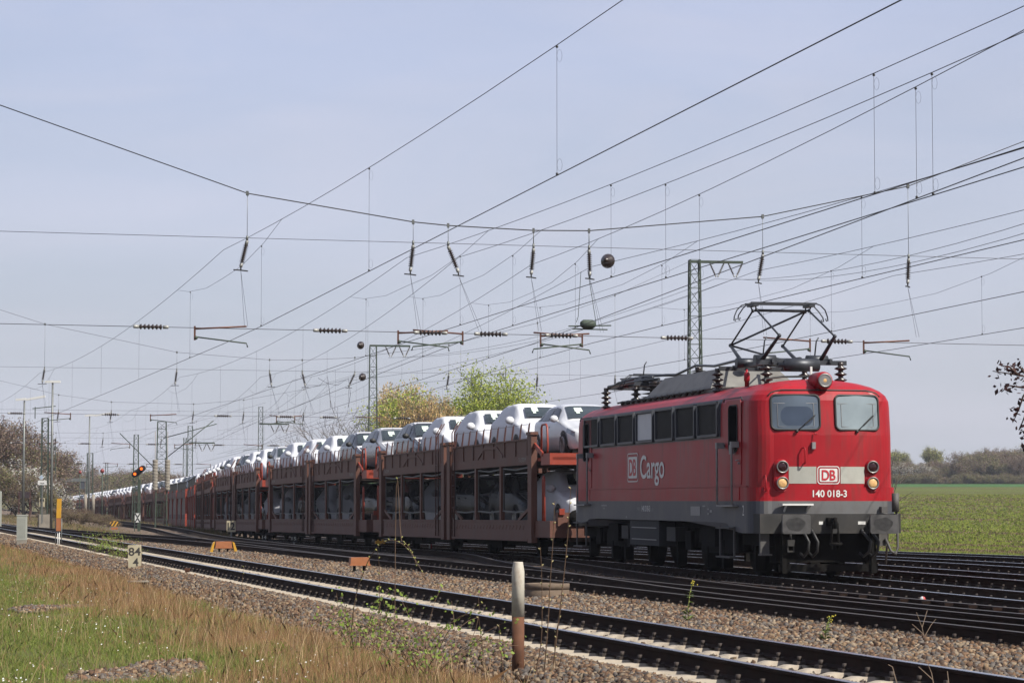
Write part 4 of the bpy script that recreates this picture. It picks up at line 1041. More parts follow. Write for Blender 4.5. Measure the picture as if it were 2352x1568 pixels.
def make_wagon(detail=True):
    """local frame: y = 0 at the leading post, running back to the rear post at 20.4; x across; z = 0 on the rail"""
    P = []   # (part name, mesh, children)
    W = 1.5
    def part(name, mb, mats, kids=()): P.append((name, mb.mesh(name, mats), list(kids)))
    for ui in range(2):
        y0 = 0 if ui == 0 else 10.55; y1 = y0 + UL
        # lower side beams and floor
        mb = MB()
        for s in (-1, 1):
            mb.box(s*W-.04, s*W+.04, y0+.35, y1-.35, .48, .98)
            mb.box(s*W-.07, s*W+.07, y0+.35, y1-.35, .44, .50); mb.box(s*W-.06, s*W+.06, y0+.35, y1-.35, .95, 1.0)
            for k in range(22):
                y = y0 + .9 + (UL-1.8)*k/21; mb.box(s*(W+.043)-.006, s*(W+.043)+.006, y-.09, y+.09, .80, .86)
                mb.box(s*(W+.043)-.006, s*(W+.043)+.006, y-.02, y+.02, .74, .80)
            mb.bar((s*W, y0+.4, 1.30), (s*W, y0+1.5, 1.0), .05, .09); mb.bar((s*W, y1-.4, 1.30), (s*W, y1-1.5, 1.0), .05, .09)
        part('side_sill', mb, M['brown'])
        mb = MB(); mb.box(-W+.05, W-.05, y0+.1, y1-.1, .60, .68); mb.box(-.5, .5, y0, y1, .42, .60); part('lower_deck', mb, M['deck'])
        # upper girder
        mb = MB()
        for s in (-1, 1):
            x = s*W
            mb.box(x-.05, x+.05, y0+.3, y1-.3, 2.48, 2.72)
            mb.box(x-.02, x+.02, y0+.3, y1-.3, 2.72, 3.16); mb.box(x-.06, x+.06, y0+.3, y1-.3, 3.14, 3.18)
            for k in range(8):
                y = y0 + .5 + (UL-1.0)*k/7; mb.box(x+s*.02-.03, x+s*.02+.03, y-.03, y+.03, 2.72, 3.14)
            c = y0 + UL*.48
            mb.bar((x+s*.03, c-1.5, 2.75), (x+s*.03, c-.75, 3.02), .03, .07); mb.bar((x+s*.03, c-.75, 3.02), (x+s*.03, c+.75, 3.02), .03, .07); mb.bar((x+s*.03, c+.75, 3.02), (x+s*.03, c+1.5, 2.75), .03, .07)
        kids = []
        if detail:
            lo_ = lettering('wagon_lettering', 'TA 570 M', lambda u, v, y0=y0, ui=ui: (-W-.054, (y0+1.35 if ui == 0 else y0+UL-.5) - u, 2.555+v), .78, .12, M['hand'], None); kids = [('wagon_lettering', lo_.data)]; bpy.data.objects.remove(lo_)
        part('girder', mb, M['brown'], kids)
        mb = MB(); mb.box(-W+.05, W-.05, y0+.05, y1-.05, DECK-.10, DECK); part('upper_deck', mb, M['deck'])
        # stakes and rope along the upper deck
        for s in (-1, 1):
            n = 11
            for k in range(n):
                mb = MB()
                y = y0 + .55 + (UL-1.1)*k/(n-1)
                mb.add([(s*W-.020, y+.0, 3.14), (s*W+.020, y+.0, 3.14), (s*W+.020, y+.05, 3.14), (s*W-.020, y+.05, 3.14), (s*W+.02, y-.06, 3.56), (s*W+.06, y-.06, 3.62), (s*W+.06, y-.01, 3.62), (s*W+.02, y-.01, 3.56)], [(3,2,1,0),(4,5,6,7),(0,1,5,4),(1,2,6,5),(2,3,7,6),(3,0,4,7)])
                part('stake', mb, M['dkred'])
            mb = MB(); mb.tube([(s*W, y0+.5, 3.56), (s*W, y1-.5, 3.56)], .008, 4); part('guard_rope', mb, M['hand'])
        # corner posts
        for py in (y0, y1):
            for s in (-1, 1):
                mb = MB(); mb.box(s*W-.10, s*W+.06, py-.20, py+.20, .40, 3.34); mb.box(s*(W+.07)-.02, s*(W+.07)+.02, py-.08, py+.08, 1.05, 3.0); mb.box(s*W-.13, s*W+.08, py-.24, py+.24, 3.26, 3.34)
                mk = MB()
                for zz in np.arange(1.5, 3.2, .115):
                    L_ = .09 if int(zz*8.7) % 3 else .16; mk.box(s*(W+.088)-.006, s*(W+.092)+.006, py-.10, py-.10+L_, zz, zz+.02)
                mk.box(s*(W+.088)-.006, s*(W+.092)+.006, py+.04, py+.055, 2.2, 3.15)
                part('corner_post', mb, M['brown'], [('scale_marks', mk.mesh('scale_marks', M['hand']))] if (detail and s < 0) else [])
        # window posts, netting with its taped edges
        xs = [y0+.38, y0+.38+(UL-.76)/3, y0+.38+2*(UL-.76)/3, y1-.38]
        for s in (-1, 1):
            for yy in xs[1:3]:
                mb = MB(); mb.box(s*W-.06, s*W+.05, yy-.09, yy+.09, .98, 2.48); part('window_post', mb, M['brown'])
            for k in range(3):
                a, b = xs[k]+.1, xs[k+1]-.1; mb = MB(); mb.add([(s*(W-.02), a, 1.22), (s*(W-.02), b, 1.22), (s*(W-.02), b, 2.46), (s*(W-.02), a, 2.46)], [(0,1,2,3)])
                tp = MB()
                tp.tube([(s*(W-.01), a, 2.41), (s*(W-.01), (a+b)/2, 2.36), (s*(W-.01), b, 2.42)], .028, 4); tp.tube([(s*(W-.01), a, 1.25), (s*(W-.01), (a+b)/2, 1.21), (s*(W-.01), b, 1.25)], .028, 4)
                for e in (a+.02, b-.02): tp.tube([(s*(W-.01), e, 1.24), (s*(W-.01), e, 2.42)], .018, 4)
                part('netting', mb, M['net'] if s < 0 else M['net_far'], [('edge_tape', tp.mesh('edge_tape', M['tarp']))] if detail else [])
        # ladder
        mb = MB(); yl = y0 + 9.05 if ui == 0 else y0 + .75
        for d in (-.17, .17): mb.tube([(-W-.10, yl+d, .5), (-W-.10, yl+d, 3.6), (-W+.1, yl+d, 3.95)], .018, 5)
        for k in range(9): mb.tube([(-W-.10, yl-.17, .7+.33*k), (-W-.10, yl+.17, .7+.33*k)], .013, 4)
        part('ladder', mb, M['dkred'])
        # axles
        for ya in ((y0+1.9, y0+7.6) if ui == 0 else (y0+2.1, y0+7.85)):
            mb = MB()
            for s in (-1, 1):
                mb.lathe([(.1, -.05), (.36, -.03), (.365, .08), (.395, .09), (.395, .12), (.1, .12)], (s*.79, ya, .38), (-s, 0, 0), 18); mb.box(s*1.0-.09, s*1.0+.09, ya-.14, ya+.14, .28, .52); mb.bar((s*1.0, ya-.6, .46), (s*1.0, ya+.6, .46), .08, .05)
            mb.tube([(-.8, ya, .38), (.8, ya, .38)], .07, 6); part('wheelset', mb, M['under'])
        mb = MB(); mb.box(-1.15, 1.15, y0+.6, y1-.6, .30, .46); mb.box(-1.3, -.9, y0+4.2, y0+5.4, .22, .48); part('underframe', mb, M['under'])
    # end platforms with bridging plates and hoop rails
    for s_, yb in ((-1, 0), (1, 20.3)):
        y2 = yb + s_*1.72; lo, hi = sorted((yb, y2))
        mb = MB(); mb.box(-1.42, 1.42, lo, hi, DECK-.10, DECK-.02); mb.box(-1.5, 1.5, *sorted((y2-s_*.9, y2)), DECK-.22, DECK+.08)
        for s in (-1, 1): mb.bar((s*W, yb+s_*.15, 3.0), (s*W, yb+s_*1.0, 2.72), .05, .12)
        part('end_platform', mb, M['orange'])
        for s in (-1, 1):
            mb = MB(); a, b = yb+s_*.75, yb+s_*1.35
            mb.tube([(s*1.47, a, 2.6), (s*1.47, a+.02*s_, 3.42), (s*1.47, a+.10*s_, 3.50), (s*1.47, b-.1*s_, 3.50), (s*1.47, b, 3.40), (s*1.47, b+.05*s_, 2.95), (s*1.47, b+.0*s_, 2.7)], .028, 6); part('hoop_rail', mb, M['orange'])
            mb = MB(); a, b = yb+s_*.9, yb+s_*1.35
            mb.tube([(s*1.47, a, .7), (s*1.47, a, 2.05), (s*1.47, a+.08*s_, 2.15), (s*1.47, a+.16*s_, 2.05), (s*1.47, a+.16*s_, .7)], .028, 6); part('hoop_rail', mb, M['orange'])
        mb = MB(); mb.box(-1.5, 1.5, *sorted((yb+s_*.2, y2)), .55, .98); mb.box(-1.3, 1.3, *sorted((y2-s_*.2, y2+s_*.05)), .85, 1.2); part('end_sill', mb, M['brown'])
        for s in (-1, 1):
            mb = MB(); ax = (0, s_, 0); mb.lathe([(.09, 0), (.09, .28), (.22, .30), (.22, .34), (0, .36)], (s*.875, y2, 1.05), ax, 14); part('buffer', mb, M['under'])
            mb = MB(); mb.box(s*1.2-.07, s*1.2+.07, *sorted((y2+s_*.03, y2+s_*.10)), 1.14, 1.30); part('tail_lamp_bracket', mb, M['orange'])
    return P
def make_panel_wagon():
    P = []; W = 1.5
    def part(name, mb, mats, kids=()): P.append((name, mb.mesh(name, mats), list(kids)))
    for ui in range(2):
        y0 = -.3 if ui == 0 else 10.6; y1 = y0 + 10.2
        mb = MB()
        for s in (-1, 1): mb.box(s*W-.05, s*W+.05, y0, y1, .44, .95)
        part('side_sill', mb, M['brown'])
        for s in (-1, 1):
            for k in range(2):
                a, b = y0+.25+k*5.0, y0+4.95+k*5.0
                mb = MB(); mb.prism([(a, .95), (b, .95), (b, 2.0), (b-.9, 2.55), (a+.9, 2.55), (a, 2.0)], s*(W-.05), s*W, lambda p, q, t: (t, p, q))
                kid = MB(); kid.box(s*(W+.012)-.008, s*(W+.012)+.008, a+.5, b-.5, 1.0, 1.32); part('grey_panel', mb, M['panelgrey'], [('dark_slot', kid.mesh('dark_slot', M['deck']))])
        mb = MB(); mb.box(-W+.05, W-.05, y0, y1, .60, .68); part('lower_deck', mb, M['deck'])
        mb = MB(); mb.box(-W+.05, W-.05, y0, y1, DECK-.1, DECK); part('upper_deck', mb, M['deck'])
        mb = MB()
        for s in (-1, 1): mb.box(s*W-.05, s*W+.05, y0, y1, 2.55, 3.05)
        part('girder', mb, M['dkred'])
        for s in (-1, 1):
            mb = MB()
            for k in range(26): yy = y0+.3+9.6*k/25; mb.box(s*W-.02, s*W+.02, yy-.06, yy+.06, 3.05, 3.75)
            mb.box(s*W-.025, s*W+.025, y0, y1, 3.70, 3.76); part('stake_row', mb, M['grille'])
            for py in (y0, y0+5.1, y1): mb = MB(); mb.box(s*W-.08, s*W+.09, py-.13, py+.13, .44, 3.2); part('corner_post', mb, M['orange'])
        for ya in (y0+1.9, y0+8.2):
            mb = MB()
            for s in (-1, 1): mb.lathe([(.1, -.05), (.365, .0), (.395, .09), (.395, .12), (.1, .12)], (s*.79, ya, .38), (-s, 0, 0), 14)
            part('wheelset', mb, M['under'])
        mb = MB(); mb.box(-1.15, 1.15, y0+.6, y1-.6, .30, .46); part('underframe', mb, M['under'])
    for s_, y2 in ((-1, -1.7), (1, 22.0)):
        for s in (-1, 1): mb = MB(); mb.lathe([(.09, 0), (.09, .28), (.22, .30), (.22, .34), (0, .36)], (s*.875, y2+s_*.0, 1.05), (0, s_, 0), 10); part('buffer', mb, M['under'])
    return P
def place_wagon(P, mtx, label, group):
    o = bpy.data.objects.new('car_transporter_wagon', None); COL.objects.link(o); o.empty_display_size = .5
    for nm, me, kids in P:
        c = bpy.data.objects.new(nm, me); COL.objects.link(c); c.parent = o
        for kn, km in kids:
            d = bpy.data.objects.new(kn, km); COL.objects.link(d); d.parent = c
    o.matrix_world = mtx
    return tag(o, label, 'freight wagon', group)
def merge_parts(P):
    """far wagons: few parts, each material a part"""
    by = {}
    for nm, me, kids in P:
        if nm in ('edge_tape', 'scale_marks', 'guard_rope', 'buffer', 'tail_lamp_bracket', 'lower_deck'): continue
        k = {'stake_row': 'stake_row',  'netting': 'netting', 'end_platform': 'end_platform', 'hoop_rail': 'end_platform', 'wheelset': 'running_gear', 'underframe': 'running_gear', 'grey_panel': 'grey_panel', 'upper_deck': 'upper_deck', 'ladder': 'end_platform'}.get(nm, 'side_frame')
        by.setdefault(k, []).append(me)
    out = []
    for k, mes in by.items():
        V = []; F = []
        for me in mes:
            b = len(V); V += [tuple(v.co) for v in me.vertices]; F += [[b+i for i in p.vertices] for p in me.polygons]
        me = bpy.data.meshes.new(k); me.from_pydata(V, [], F); me.materials.append(mes[0].materials[0]); me.update(); out.append((k, me, []))
    return out
W_NEAR = make_wagon(True); W_FAR = merge_parts(W_NEAR); W_PANEL = make_panel_wagon(); W_PANEL_FAR = W_PANEL
def wagon_mtx(zf):
    a = Vector((t3(zf), zf, z3(zf))); ze = zf + 20.4*.975; b = Vector((t3(ze), ze, z3(ze)))
    y = (b-a).normalized(); x = Vector((y.y, -y.x, 0)).normalized(); z = x.cross(y)
    m = Matrix.Identity(4)
    for i in range(3): m[i][0], m[i][1], m[i][2], m[i][3] = x[i], y[i], z[i], a[i]
    return m
ORD = ['first', 'second', 'third', 'fourth', 'fifth', 'sixth', 'seventh', 'eighth', 'ninth', 'tenth', 'eleventh', 'twelfth', 'thirteenth', 'fourteenth', 'fifteenth', 'sixteenth']
fronts = [67.6, 91.6, 115.6, 138.6, 162.5, 187, 211.3, 236, 261, 286, 311, 336, 361, 386, 411]
up_sets = [
 [('hatch','car_white',0),('suv','car_white',1),('suv','car_white',1),('suv','car_white',1),('suv','car_dark',0)],
 [('suv','car_silver',0),('suv','car_dark',0),('suv','car_white',1),('suv','car_white',1),('suv','car_white',1)],
 [('suv','car_silver',0),('suv','car_white',1),('suv','car_white',1),('suv','car_dark',0),('suv','car_white',1)],
 [('suv','car_dark',0),('suv','car_white',1),('suv','car_white',1),('suv','car_white',1),('suv','car_white',1)],
]
low_sets = [
 [('suv','car_white',1),('suv','car_silver',0),('suv','car_dark',0),('suv','car_white',1),('suv','car_dark',0)],
 [('suv','car_dark',0),('suv','car_white',1),('suv','car_white',1),('suv','car_dark',0),('suv','car_white',1)],
 [('suv','car_white',1),('suv','car_dark',0),('suv','car_white',1),('suv','car_dark',0),('suv','car_white',1)],
]
def car_desc(c):
    if c[2]: return 'white cloth-covered car'
    return {'car_white': 'bare white hatchback', 'car_silver': 'silver off-roader with white roof film', 'car_dark': 'dark off-roader with white roof film'}[c[1]]
for wi, zf in enumerate(fronts):
    mtx = wagon_mtx(zf); panel = wi in (4, 5)
    P = W_PANEL if panel else (W_NEAR if wi < 4 else W_FAR)
    if wi == 0: lab = 'brown two-deck car wagon coupled directly behind the red locomotive'
    elif panel: lab = f'car wagon with grey side panels and black stakes, {"nearer" if wi == 4 else "farther"} of the two in the train'
    elif wi < 9: lab = f'brown two-deck car wagon, {ORD[wi]} behind the red locomotive'
    else: lab = 'brown two-deck car wagon near the far tail of the train'
    place_wagon(P, mtx, lab, 'car wagons of the train' if wi < 9 else 'far car wagons at the tail of the train')
    cars = up_sets[wi] if wi < 4 else [('suv', 'car_dark', 0) if R.random() < .3 else ('suv', 'car_white', 1) for _ in range(5)]
    for ci, c in enumerate(cars):
        y = -1.62 + ci*4.80 + (.0 if c[0] == 'suv' else .0)
        m2 = mtx @ Matrix.Translation((0, y, DECK+.0)) @ Matrix.Rotation(R.uniform(-.008, .008), 4, 'Z')
        near = wi < 4
        if wi < 9: lab = f'{car_desc(c)}, {ORD[ci]} on the upper deck of the {ORD[wi]} wagon'; grp = 'cars on the upper decks'
        else: lab = ('white-covered car on the upper deck near the far tail of the train' if c[2] else 'dark car on the upper deck near the far tail of the train'); grp = 'far white-covered cars on the train' if c[2] else 'far dark cars on the train'
        add_car(*c, m2, lab, grp, near)
    if wi < 3:
        for ci, c in enumerate(low_sets[wi]):
            m2 = mtx @ Matrix.Translation((0, -1.3 + ci*4.75, .68))
            add_car(*c, m2, f'{car_desc(c)}, {ORD[ci]} on the lower deck of the {ORD[wi]} wagon', 'cars on the lower decks', True)
# ================================================================== overhead line
M['mast'] = mat('green_grey_mast', (.060, .082, .062), .65, .1, .25, 4, 0, .3, (.10, .08, .05), .5)
M['galv'] = mat('galvanised_steel', (.20, .21, .20), .5, .5, .15, 6)
M['concrete'] = mat('weathered_concrete', (.30, .27, .225), .9, 0, .2, 4, .2, .2, (.16, .13, .10), .5)
def insulator(mb, p, q, r=.075, k=7, mi_p=0, mi_c=1):
    p, q = Vector(p), Vector(q); d = (q-p); Ld = d.length; a = d.normalized()
    c = Ld*.16
    mb.lathe([(0, 0), (r*.55, 0), (r*.62, c*.2), (r*.62, c), (r*.4, c)], p, a, 10, mi_c)
    P = []
    h = (Ld - 2*c)/k
    for i in range(k):
        z = c + h*i; P += [(r*.42, z+h*.05), (r*1.0, z+h*.45), (r*1.02, z+h*.55), (r*.42, z+h*.75)]
    mb.lathe(P, p, a, 12, mi_p)
    mb.lathe([(r*.4, Ld-c), (r*.62, Ld-c), (r*.62, Ld-c*.2), (r*.5, Ld), (0, Ld)], p, a, 10, mi_c)
def bell(name, p, parent):
    mb = MB(); mb.lathe([(0, -.02), (.17, 0), (.19, .04), (.15, .12), (.07, .20), (.05, .26), (0, .27)], p, (-.3, -.9, .05), 16); return mb.build(name, M['porc'], parent)
# wires of each track in plan
wA = curve([(0, 9.04), (62.5, -6.95), (126, -23.6), (180, -38), (260, -59)], 2)
wB = curve([(0, 12.7), (28.6, 5.8), (63.6, -2.6), (126, -16.6), (170, -25.5), (252, -44.2), (400, -78)], 2)
wC = curve([(0, 12.9), (34.8, 4.4), (63.9, -1.41), (90, -5.0), (126, -12.6), (172, -20.3), (260, -38.7), (430, -75.8)], 2)
wD = curve([(0, 10.5), (29.7, 6.0), (48.5, 3.25), (64.3, .5), (126, -11.0), (172, -17), (215, -25)], 2)
wE = curve([(0, 17.0), (40, 8.1), (51.5, 5.5), (64.7, 1.96), (100, -4.6), (126, -10.4), (172, -18.4), (215, -27.2), (260, -37.5), (430, -75)], 2)
wF = lambda z: t4(z) + .1
wG = lambda z: t5(z) + .1
SUP = [2, 64, 126, 172, 216, 262, 312]
def catenary(label, fx, spans, hc, hm_, fz=zero, sag=.55, rc=.0075, rm=.0062, stitch=True):
    t = thing('overhead_line', label, 'overhead line', (fx(spans[1]), spans[1], 0.0), 0, 0, 'catenaries over the tracks')
    ox, oy, oz = t.location
    con = []; mes = []; drops = []; stit = []
    for i in range(len(spans)-1):
        a, b = spans[i], spans[i+1]; n = 10
        for k in range(n + (i == len(spans)-2)):
            u = k/n; z = a + (b-a)*u; con.append(Vector((fx(a)+(fx(b)-fx(a))*u - ox, z-oy, hc(z)+fz(z))))
        X = lambda z, a=a, b=b: fx(a) + (fx(b)-fx(a))*(z-a)/(b-a)
        hm = lambda z, a=a, b=b: (hm_(a) + (hm_(b)-hm_(a))*(z-a)/(b-a)) - 4*sag*((b-a)/62)**2*((z-a)/(b-a))*(1-(z-a)/(b-a)) + fz(z)
        for k in range(16):
            z = a + (b-a)*k/16; mes.append(Vector((X(z)-ox, z-oy, hm(z))))
        if i == len(spans)-2: mes.append(Vector((X(b)-ox, b-oy, hm(b))))
        nd = max(3, int((b-a)/11.5))
        for k in range(nd):
            z = a + (b-a)*(k+.5)/nd
            top = hm(z); bot = hc(z)+fz(z)
            if stitch and min(z-a, b-z) < 8: top -= .35
            drops.append((Vector((X(z)-ox, z-oy, top)), Vector((X(z)-ox, z-oy, bot))))
        if stitch:
            for e, s in ((a, 1), (b, -1)):
                stit.append([Vector((X(e+s*o)-ox, e+s*o-oy, hm(e+s*o) - dz)) for o, dz in ((9, 0), (6.5, .32), (3, .62), (0, .72))])
    mb = MB(); mb.tube(con, rc, 5); mb.build('contact_wire', M['wire'], t)
    mb = MB(); mb.tube(mes, rm, 5); mb.build('messenger_wire', M['wire'], t)
    for d in drops:
        mb = MB(); mb.tube([d[0], d[1]], .0035, 4)
        for q, s in ((d[0], -1), (d[1], 1)):
            if (q.y + oy) < 75:
                mb.ball(q + Vector((0, 0, .02*s)), .022, 5)
                c = q + Vector((0, .0, .14*s)); mb.tube([c + Vector((.035*math.cos(v)+.035, 0, .085*math.sin(v))) for v in np.linspace(0, 6.28, 9)], .0018, 3, caps=False)
        mb.build('dropper', M['wire_thin'], t)
    for p in stit:
        mb = MB(); mb.tube(p, .0045, 4); mb.build('stitch_wire', M['wire_thin'], t)
    return t
cA = catenary('overhead line above the nearest track, its thick wire crossing the upper sky', wA, SUP, lambda z: 5.45 + .55*max(0, (60-z)/40)*.8, lambda z: 7.85 if z > 40 else 8.2)
catenary('overhead line above the second track', wB, SUP, lambda z: 5.5, lambda z: 7.65)
catenary('overhead line of the crossover wire beside the second track', wC, [2, 63.9, 126, 172, 216, 262], lambda z: 5.48, lambda z: 7.65)
catenary('overhead line running between the second track and the train', wD, [2, 64.3, 126, 172, 216], lambda z: 5.46 if z > 60 else 5.46 - .0*z, lambda z: 7.5)
catenary('overhead line touched by the pantograph of the red locomotive', wE, [2, 64.7, 126, 172, 216, 262, 312, 362], lambda z: 5.53, lambda z: 7.5, lambda z: z3(z) if z > 64 else 0.0)
catenary('overhead line above the track just behind the locomotive', wF, [6, 66, 127, 173, 216], lambda z: 5.5, lambda z: 7.5)
catenary('overhead line above the track nearest the rearmost one', wG, [8, 67, 128, 174, 216], lambda z: 5.5, lambda z: 7.46)
# ---------------------------------------------------------------- head spans across the tracks
def headspan(label, Zc, xs_drop, X0, X1, Xm, k, zlow=8.38, zmid=8.05, zlo=5.8, slope=.231, arms=True, double=True, tilt=()):
    t = thing('head_span', label, 'wire span', ((X0+X1)/2, Zc, 0), 0, 0, 'cross spans between the masts')
    ox, oy, _ = t.location
    P = lambda x, z: Vector((x-ox, Zc + slope*(x - Xm) - oy, z))
    zt = lambda x: zlow + k*(x-Xm)**2
    stops = sorted([X0] + list(xs_drop) + [X1])
    mb = MB()
    for d in ((-.06, .06) if double else (0,)):
        mb.tube([P(x, zt(x)) + Vector((0, d, 0)) for x in stops], .008, 5)
    mb.build('bearing_cable', M['wire'], t)
    mb = MB(); mb.tube([P(x, zmid - .004*(x-X0)) for x in stops], .0065, 5); mb.build('upper_span_wire', M['wire'], t)
    mb = MB(); mb.tube([P(x, zlo - .006*(x-X0)) for x in stops], .0075, 5); mb.build('lower_span_wire', M['wire'], t)
    for i, x in enumerate(xs_drop):
        top = zt(x); zm = zmid - .004*(x-X0)
        mb = MB(); mb.box(P(x, 0).x-.03, P(x, 0).x+.03, P(x, 0).y-.08, P(x, 0).y+.08, top-.05, top+.05); zi = min(top-.12, zm+.05)
        mb.tube([P(x, top), P(x, zi)], .012 if top-zi < .4 else .007, 5)
        mb.tube([P(x, zi), P(x, zi-.12)], .03, 6); mb.build('hanger', M['galv'], t)
        lean = tilt[i] if i < len(tilt) else -.08
        mb = MB(); insulator(mb, P(x, zi-.12), P(x + lean, zi-.78), .070, 9); mb.build('insulator', [M['porc'], M['porc_cap']], t)
        mb = MB(); e = P(x+lean, zi-.78); mb.tube([e, e - Vector((0, 0, .08))], .02, 5)
        mb.bar(e + Vector((-.12, -.45, -.11)), e + Vector((0, 0, -.08)), .03); mb.bar(e + Vector((0, 0, -.08)), e + Vector((.12, .45, -.06)), .03)
        mb.tube([e - Vector((0, 0, .08)), P(x+lean*2+.25, zlo+.0)], .0045, 4); mb.tube([e - Vector((0, 0, .08)), P(x+lean*2+.33, zlo+.0)], .0045, 4)
        mb.build('suspension_clamp', M['wire'], t)
        if arms:
            zl = zlo - .006*(x-X0); s = 1 if i % 2 else -1
            mb = MB(); mb.tube([P(x+s*1.25, zl-.02), P(x-s*.0, zl+.06)], .022, 6)
            mb.bar(P(x+s*1.25, zl+.05), P(x+s*1.25, zl-.30), .045, .03)
            mb.build('steady_arm', M['copper'], t)
            mb = MB(); mb.tube([P(x+s*1.22, zl-.22), P(x, zl-.36), P(x-s*.03, zl-.46)], .018, 6); mb.ball(P(x+s*1.22, zl-.24), .05, 6); mb.build('registration_arm', M['mast'], t)
    mids = [(a+b)/2 for a, b in zip(xs_drop[:-1], xs_drop[1:])]
    for x in [xs_drop[0]-2.3] + mids:
        mb = MB(); insulator(mb, P(x-.42, zlo - .006*(x-.42-X0)), P(x+.42, zlo - .006*(x+.42-X0)), .072, 6); mb.build('section_insulator', [M['porc'], M['porc_cap']], t)
    return t, P
h1, P1 = headspan('nearest span of cables and insulators across all tracks, high above the train', 64.3,
         [-6.6, -2.5, -1.62, .55, 1.98, 6.55, 10.5], -15.5, 18.5, .6, .0145, tilt=(-.15, -.07, .26, -.06, .02, -.12, -.03))
# signal lamp pulley below the span
mb = MB(); c = P1(1.95, 0)
mb.tube([c + Vector((-.18, 0, 7.35)), c + Vector((-.25, 0, 6.2)), c + Vector((-.30, 0, 6.05))], .01, 4); mb.tube([c + Vector((.0, 0, 7.35)), c + Vector((.18, 0, 6.2)), c + Vector((.2, 0, 6.05))], .01, 4)
mb.lathe([(.06, -.2), (.12, -.12), (.12, .12), (.06, .2)], c + Vector((0, 0, 6.0)), (1, .2, 0), 10); mb.bar(c + Vector((-.5, 0, 5.95)), c + Vector((.6, .2, 5.98)), .05, .03); mb.bar(c + Vector((-.4, 0, 5.88)), c + Vector((.5, 0, 5.86)), .04, .03)
mb.build('section_switch', M['mast'], h1)
bell('bell_insulator', at_depth(1397, 600, 64.5) - h1.location, h1)
h2, P2 = headspan('second span of cables across the tracks, behind the locomotive roof', 126,
         [-25.5, -22.9, -16.6, -12.1, -10.5, -7.9, -3.2, 1.3, 5.3], -33, 9.3, -11.5, .0125, zlow=8.5, slope=.215, double=False, tilt=(-.3, -.1, -.08, .1, .15, -.3, -.1, -.05, -.02))
bell('bell_insulator', at_depth(829, 793, 120) - h2.location, h2); bell('bell_insulator', at_depth(833, 866, 120) - h2.location, h2)
h3, P3 = headspan('third span of cables across the tracks, low above the middle of the train', 174,
         [-40, -36.5, -31, -27.5, -22, -18.6, -14.5], -47, -9.6, -24, .0125, zlow=8.1, zmid=7.75, zlo=5.5, slope=.2, double=False)
h4, P4 = headspan('fourth and most distant span of cables, above the far wagons', 222,
         [-52, -47, -40, -36, -31, -28], -60, -22, -38, .011, zlow=7.4, zmid=7.1, zlo=4.9, slope=.2, double=False)
for q in ((14, 828), (12, 898), (135, 963)): pass
# ---------------------------------------------------------------- masts
def lattice(mb, h, w0, w1, bays, leg=.07, brace=.045):
    def cor(z):
        w_ = w0 + (w1-w0)*z/h; return [Vector((sx*w_/2, sy*w_/2, z)) for sx, sy in ((-1,-1),(1,-1),(1,1),(-1,1))]
    lo, hi = cor(0), cor(h)
    for a, b in zip(lo, hi): mb.bar(a, b, leg, leg)
    for i in range(bays):
        c0, c1 = cor(h*i/bays), cor(h*(i+1)/bays)
        for j in range(4):
            p, q = (c0[j], c1[(j+1) % 4]) if (i+j) % 2 else (c0[(j+1) % 4], c1[j])
            mb.bar(p, q, brace, .02)
        for j in range(4): mb.bar(c1[j], c1[(j+1) % 4], brace, .02)
def mast(label, base, h, w0, w1, bays, rz=.2, arm=None, leg=.07, group='lattice masts beside the tracks', base_block=True):
    t = thing('lattice_mast', label, 'mast', base, rz, 0, group)
    mb = MB(); lattice(mb, h, w0, w1, bays, leg); mb.build('lattice_frame', M['mast'], t)
    if base_block:
        mb = MB(); mb.box(-w0*.8, w0*.8, -w0*.8, w0*.8, -.5, .35); mb.build('footing', M['concrete'], t)
    if arm:
        a0, a1, zz = arm
        mb = MB(); mb.bar((a0, 0, zz), (a1, 0, zz-.02), .16, .12); mb.bar((a0, .18, zz), (a1, .12, zz-.02), .05, .12); mb.build('cross_arm', M['mast'], t)
        for xc in (a0 + (a1-a0)*.52, a0 + (a1-a0)*.86):
            for d in (-.36, .36):
                mb = MB(); insulator(mb, (xc+d, 0, zz-.08), (xc+d*.12, 0, zz-.78), .06, 7); mb.build('vee_insulator', [M['porc'], M['porc_cap']], t)
    return t
def mast_px(label, x, ytop, Z, zbase, w0, w1, bays, **kw):
    p = at_depth(x, ytop, Z); return mast(label, (p.x, Z, zbase), p.z - zbase, w0, w1, bays, **kw)
m1 = mast_px('tall green lattice mast with an arm of V insulators, behind the locomotive roof', 1595, 597, 128, -.6, .80, .50, 20, arm=(-.3, 2.5, 12.2+1.48+.6-.05), rz=.1)
m2 = mast_px('green lattice mast with V insulators rising from the upper deck cars', 857, 794, 176, -.9, .72, .46, 18, arm=(-.25, 2.6, 13.2), rz=.1)
for c in m2.children:
    pass
m3 = mast_px('slim grey mast with a square frame top, behind the third wagon', 599, 934, 214, -1.2, .5, .34, 16, arm=(-.1, 2.4, 9.0+.2), rz=.1, leg=.06)
m4 = mast_px('distant lattice mast with a bracket, just right of the weighted mast', 437, 978, 236, -1.4, .55, .4, 14, arm=(-.1, 2.3, 8.3), rz=.1)
m5 = mast_px('dark lattice mast with round concrete weights before the panel-sided wagons', 372, 968, 158, -.6, .74, .52, 15, rz=.15)
mb = MB()
for s in (-1, 1):
    x = s*.38 - .02
    for k in range(10): mb.lathe([(.16, 0), (.17, .03), (.17, .15), (.16, .18)], (x, -.45, 2.75 + .19*k), (0, 0, 1), 12)
    mb.tube([(x, -.45, 2.6), (x, -.45, 6.4)], .02, 5)
mb.build('tension_weight', M['concrete'], m5)
mb = MB()
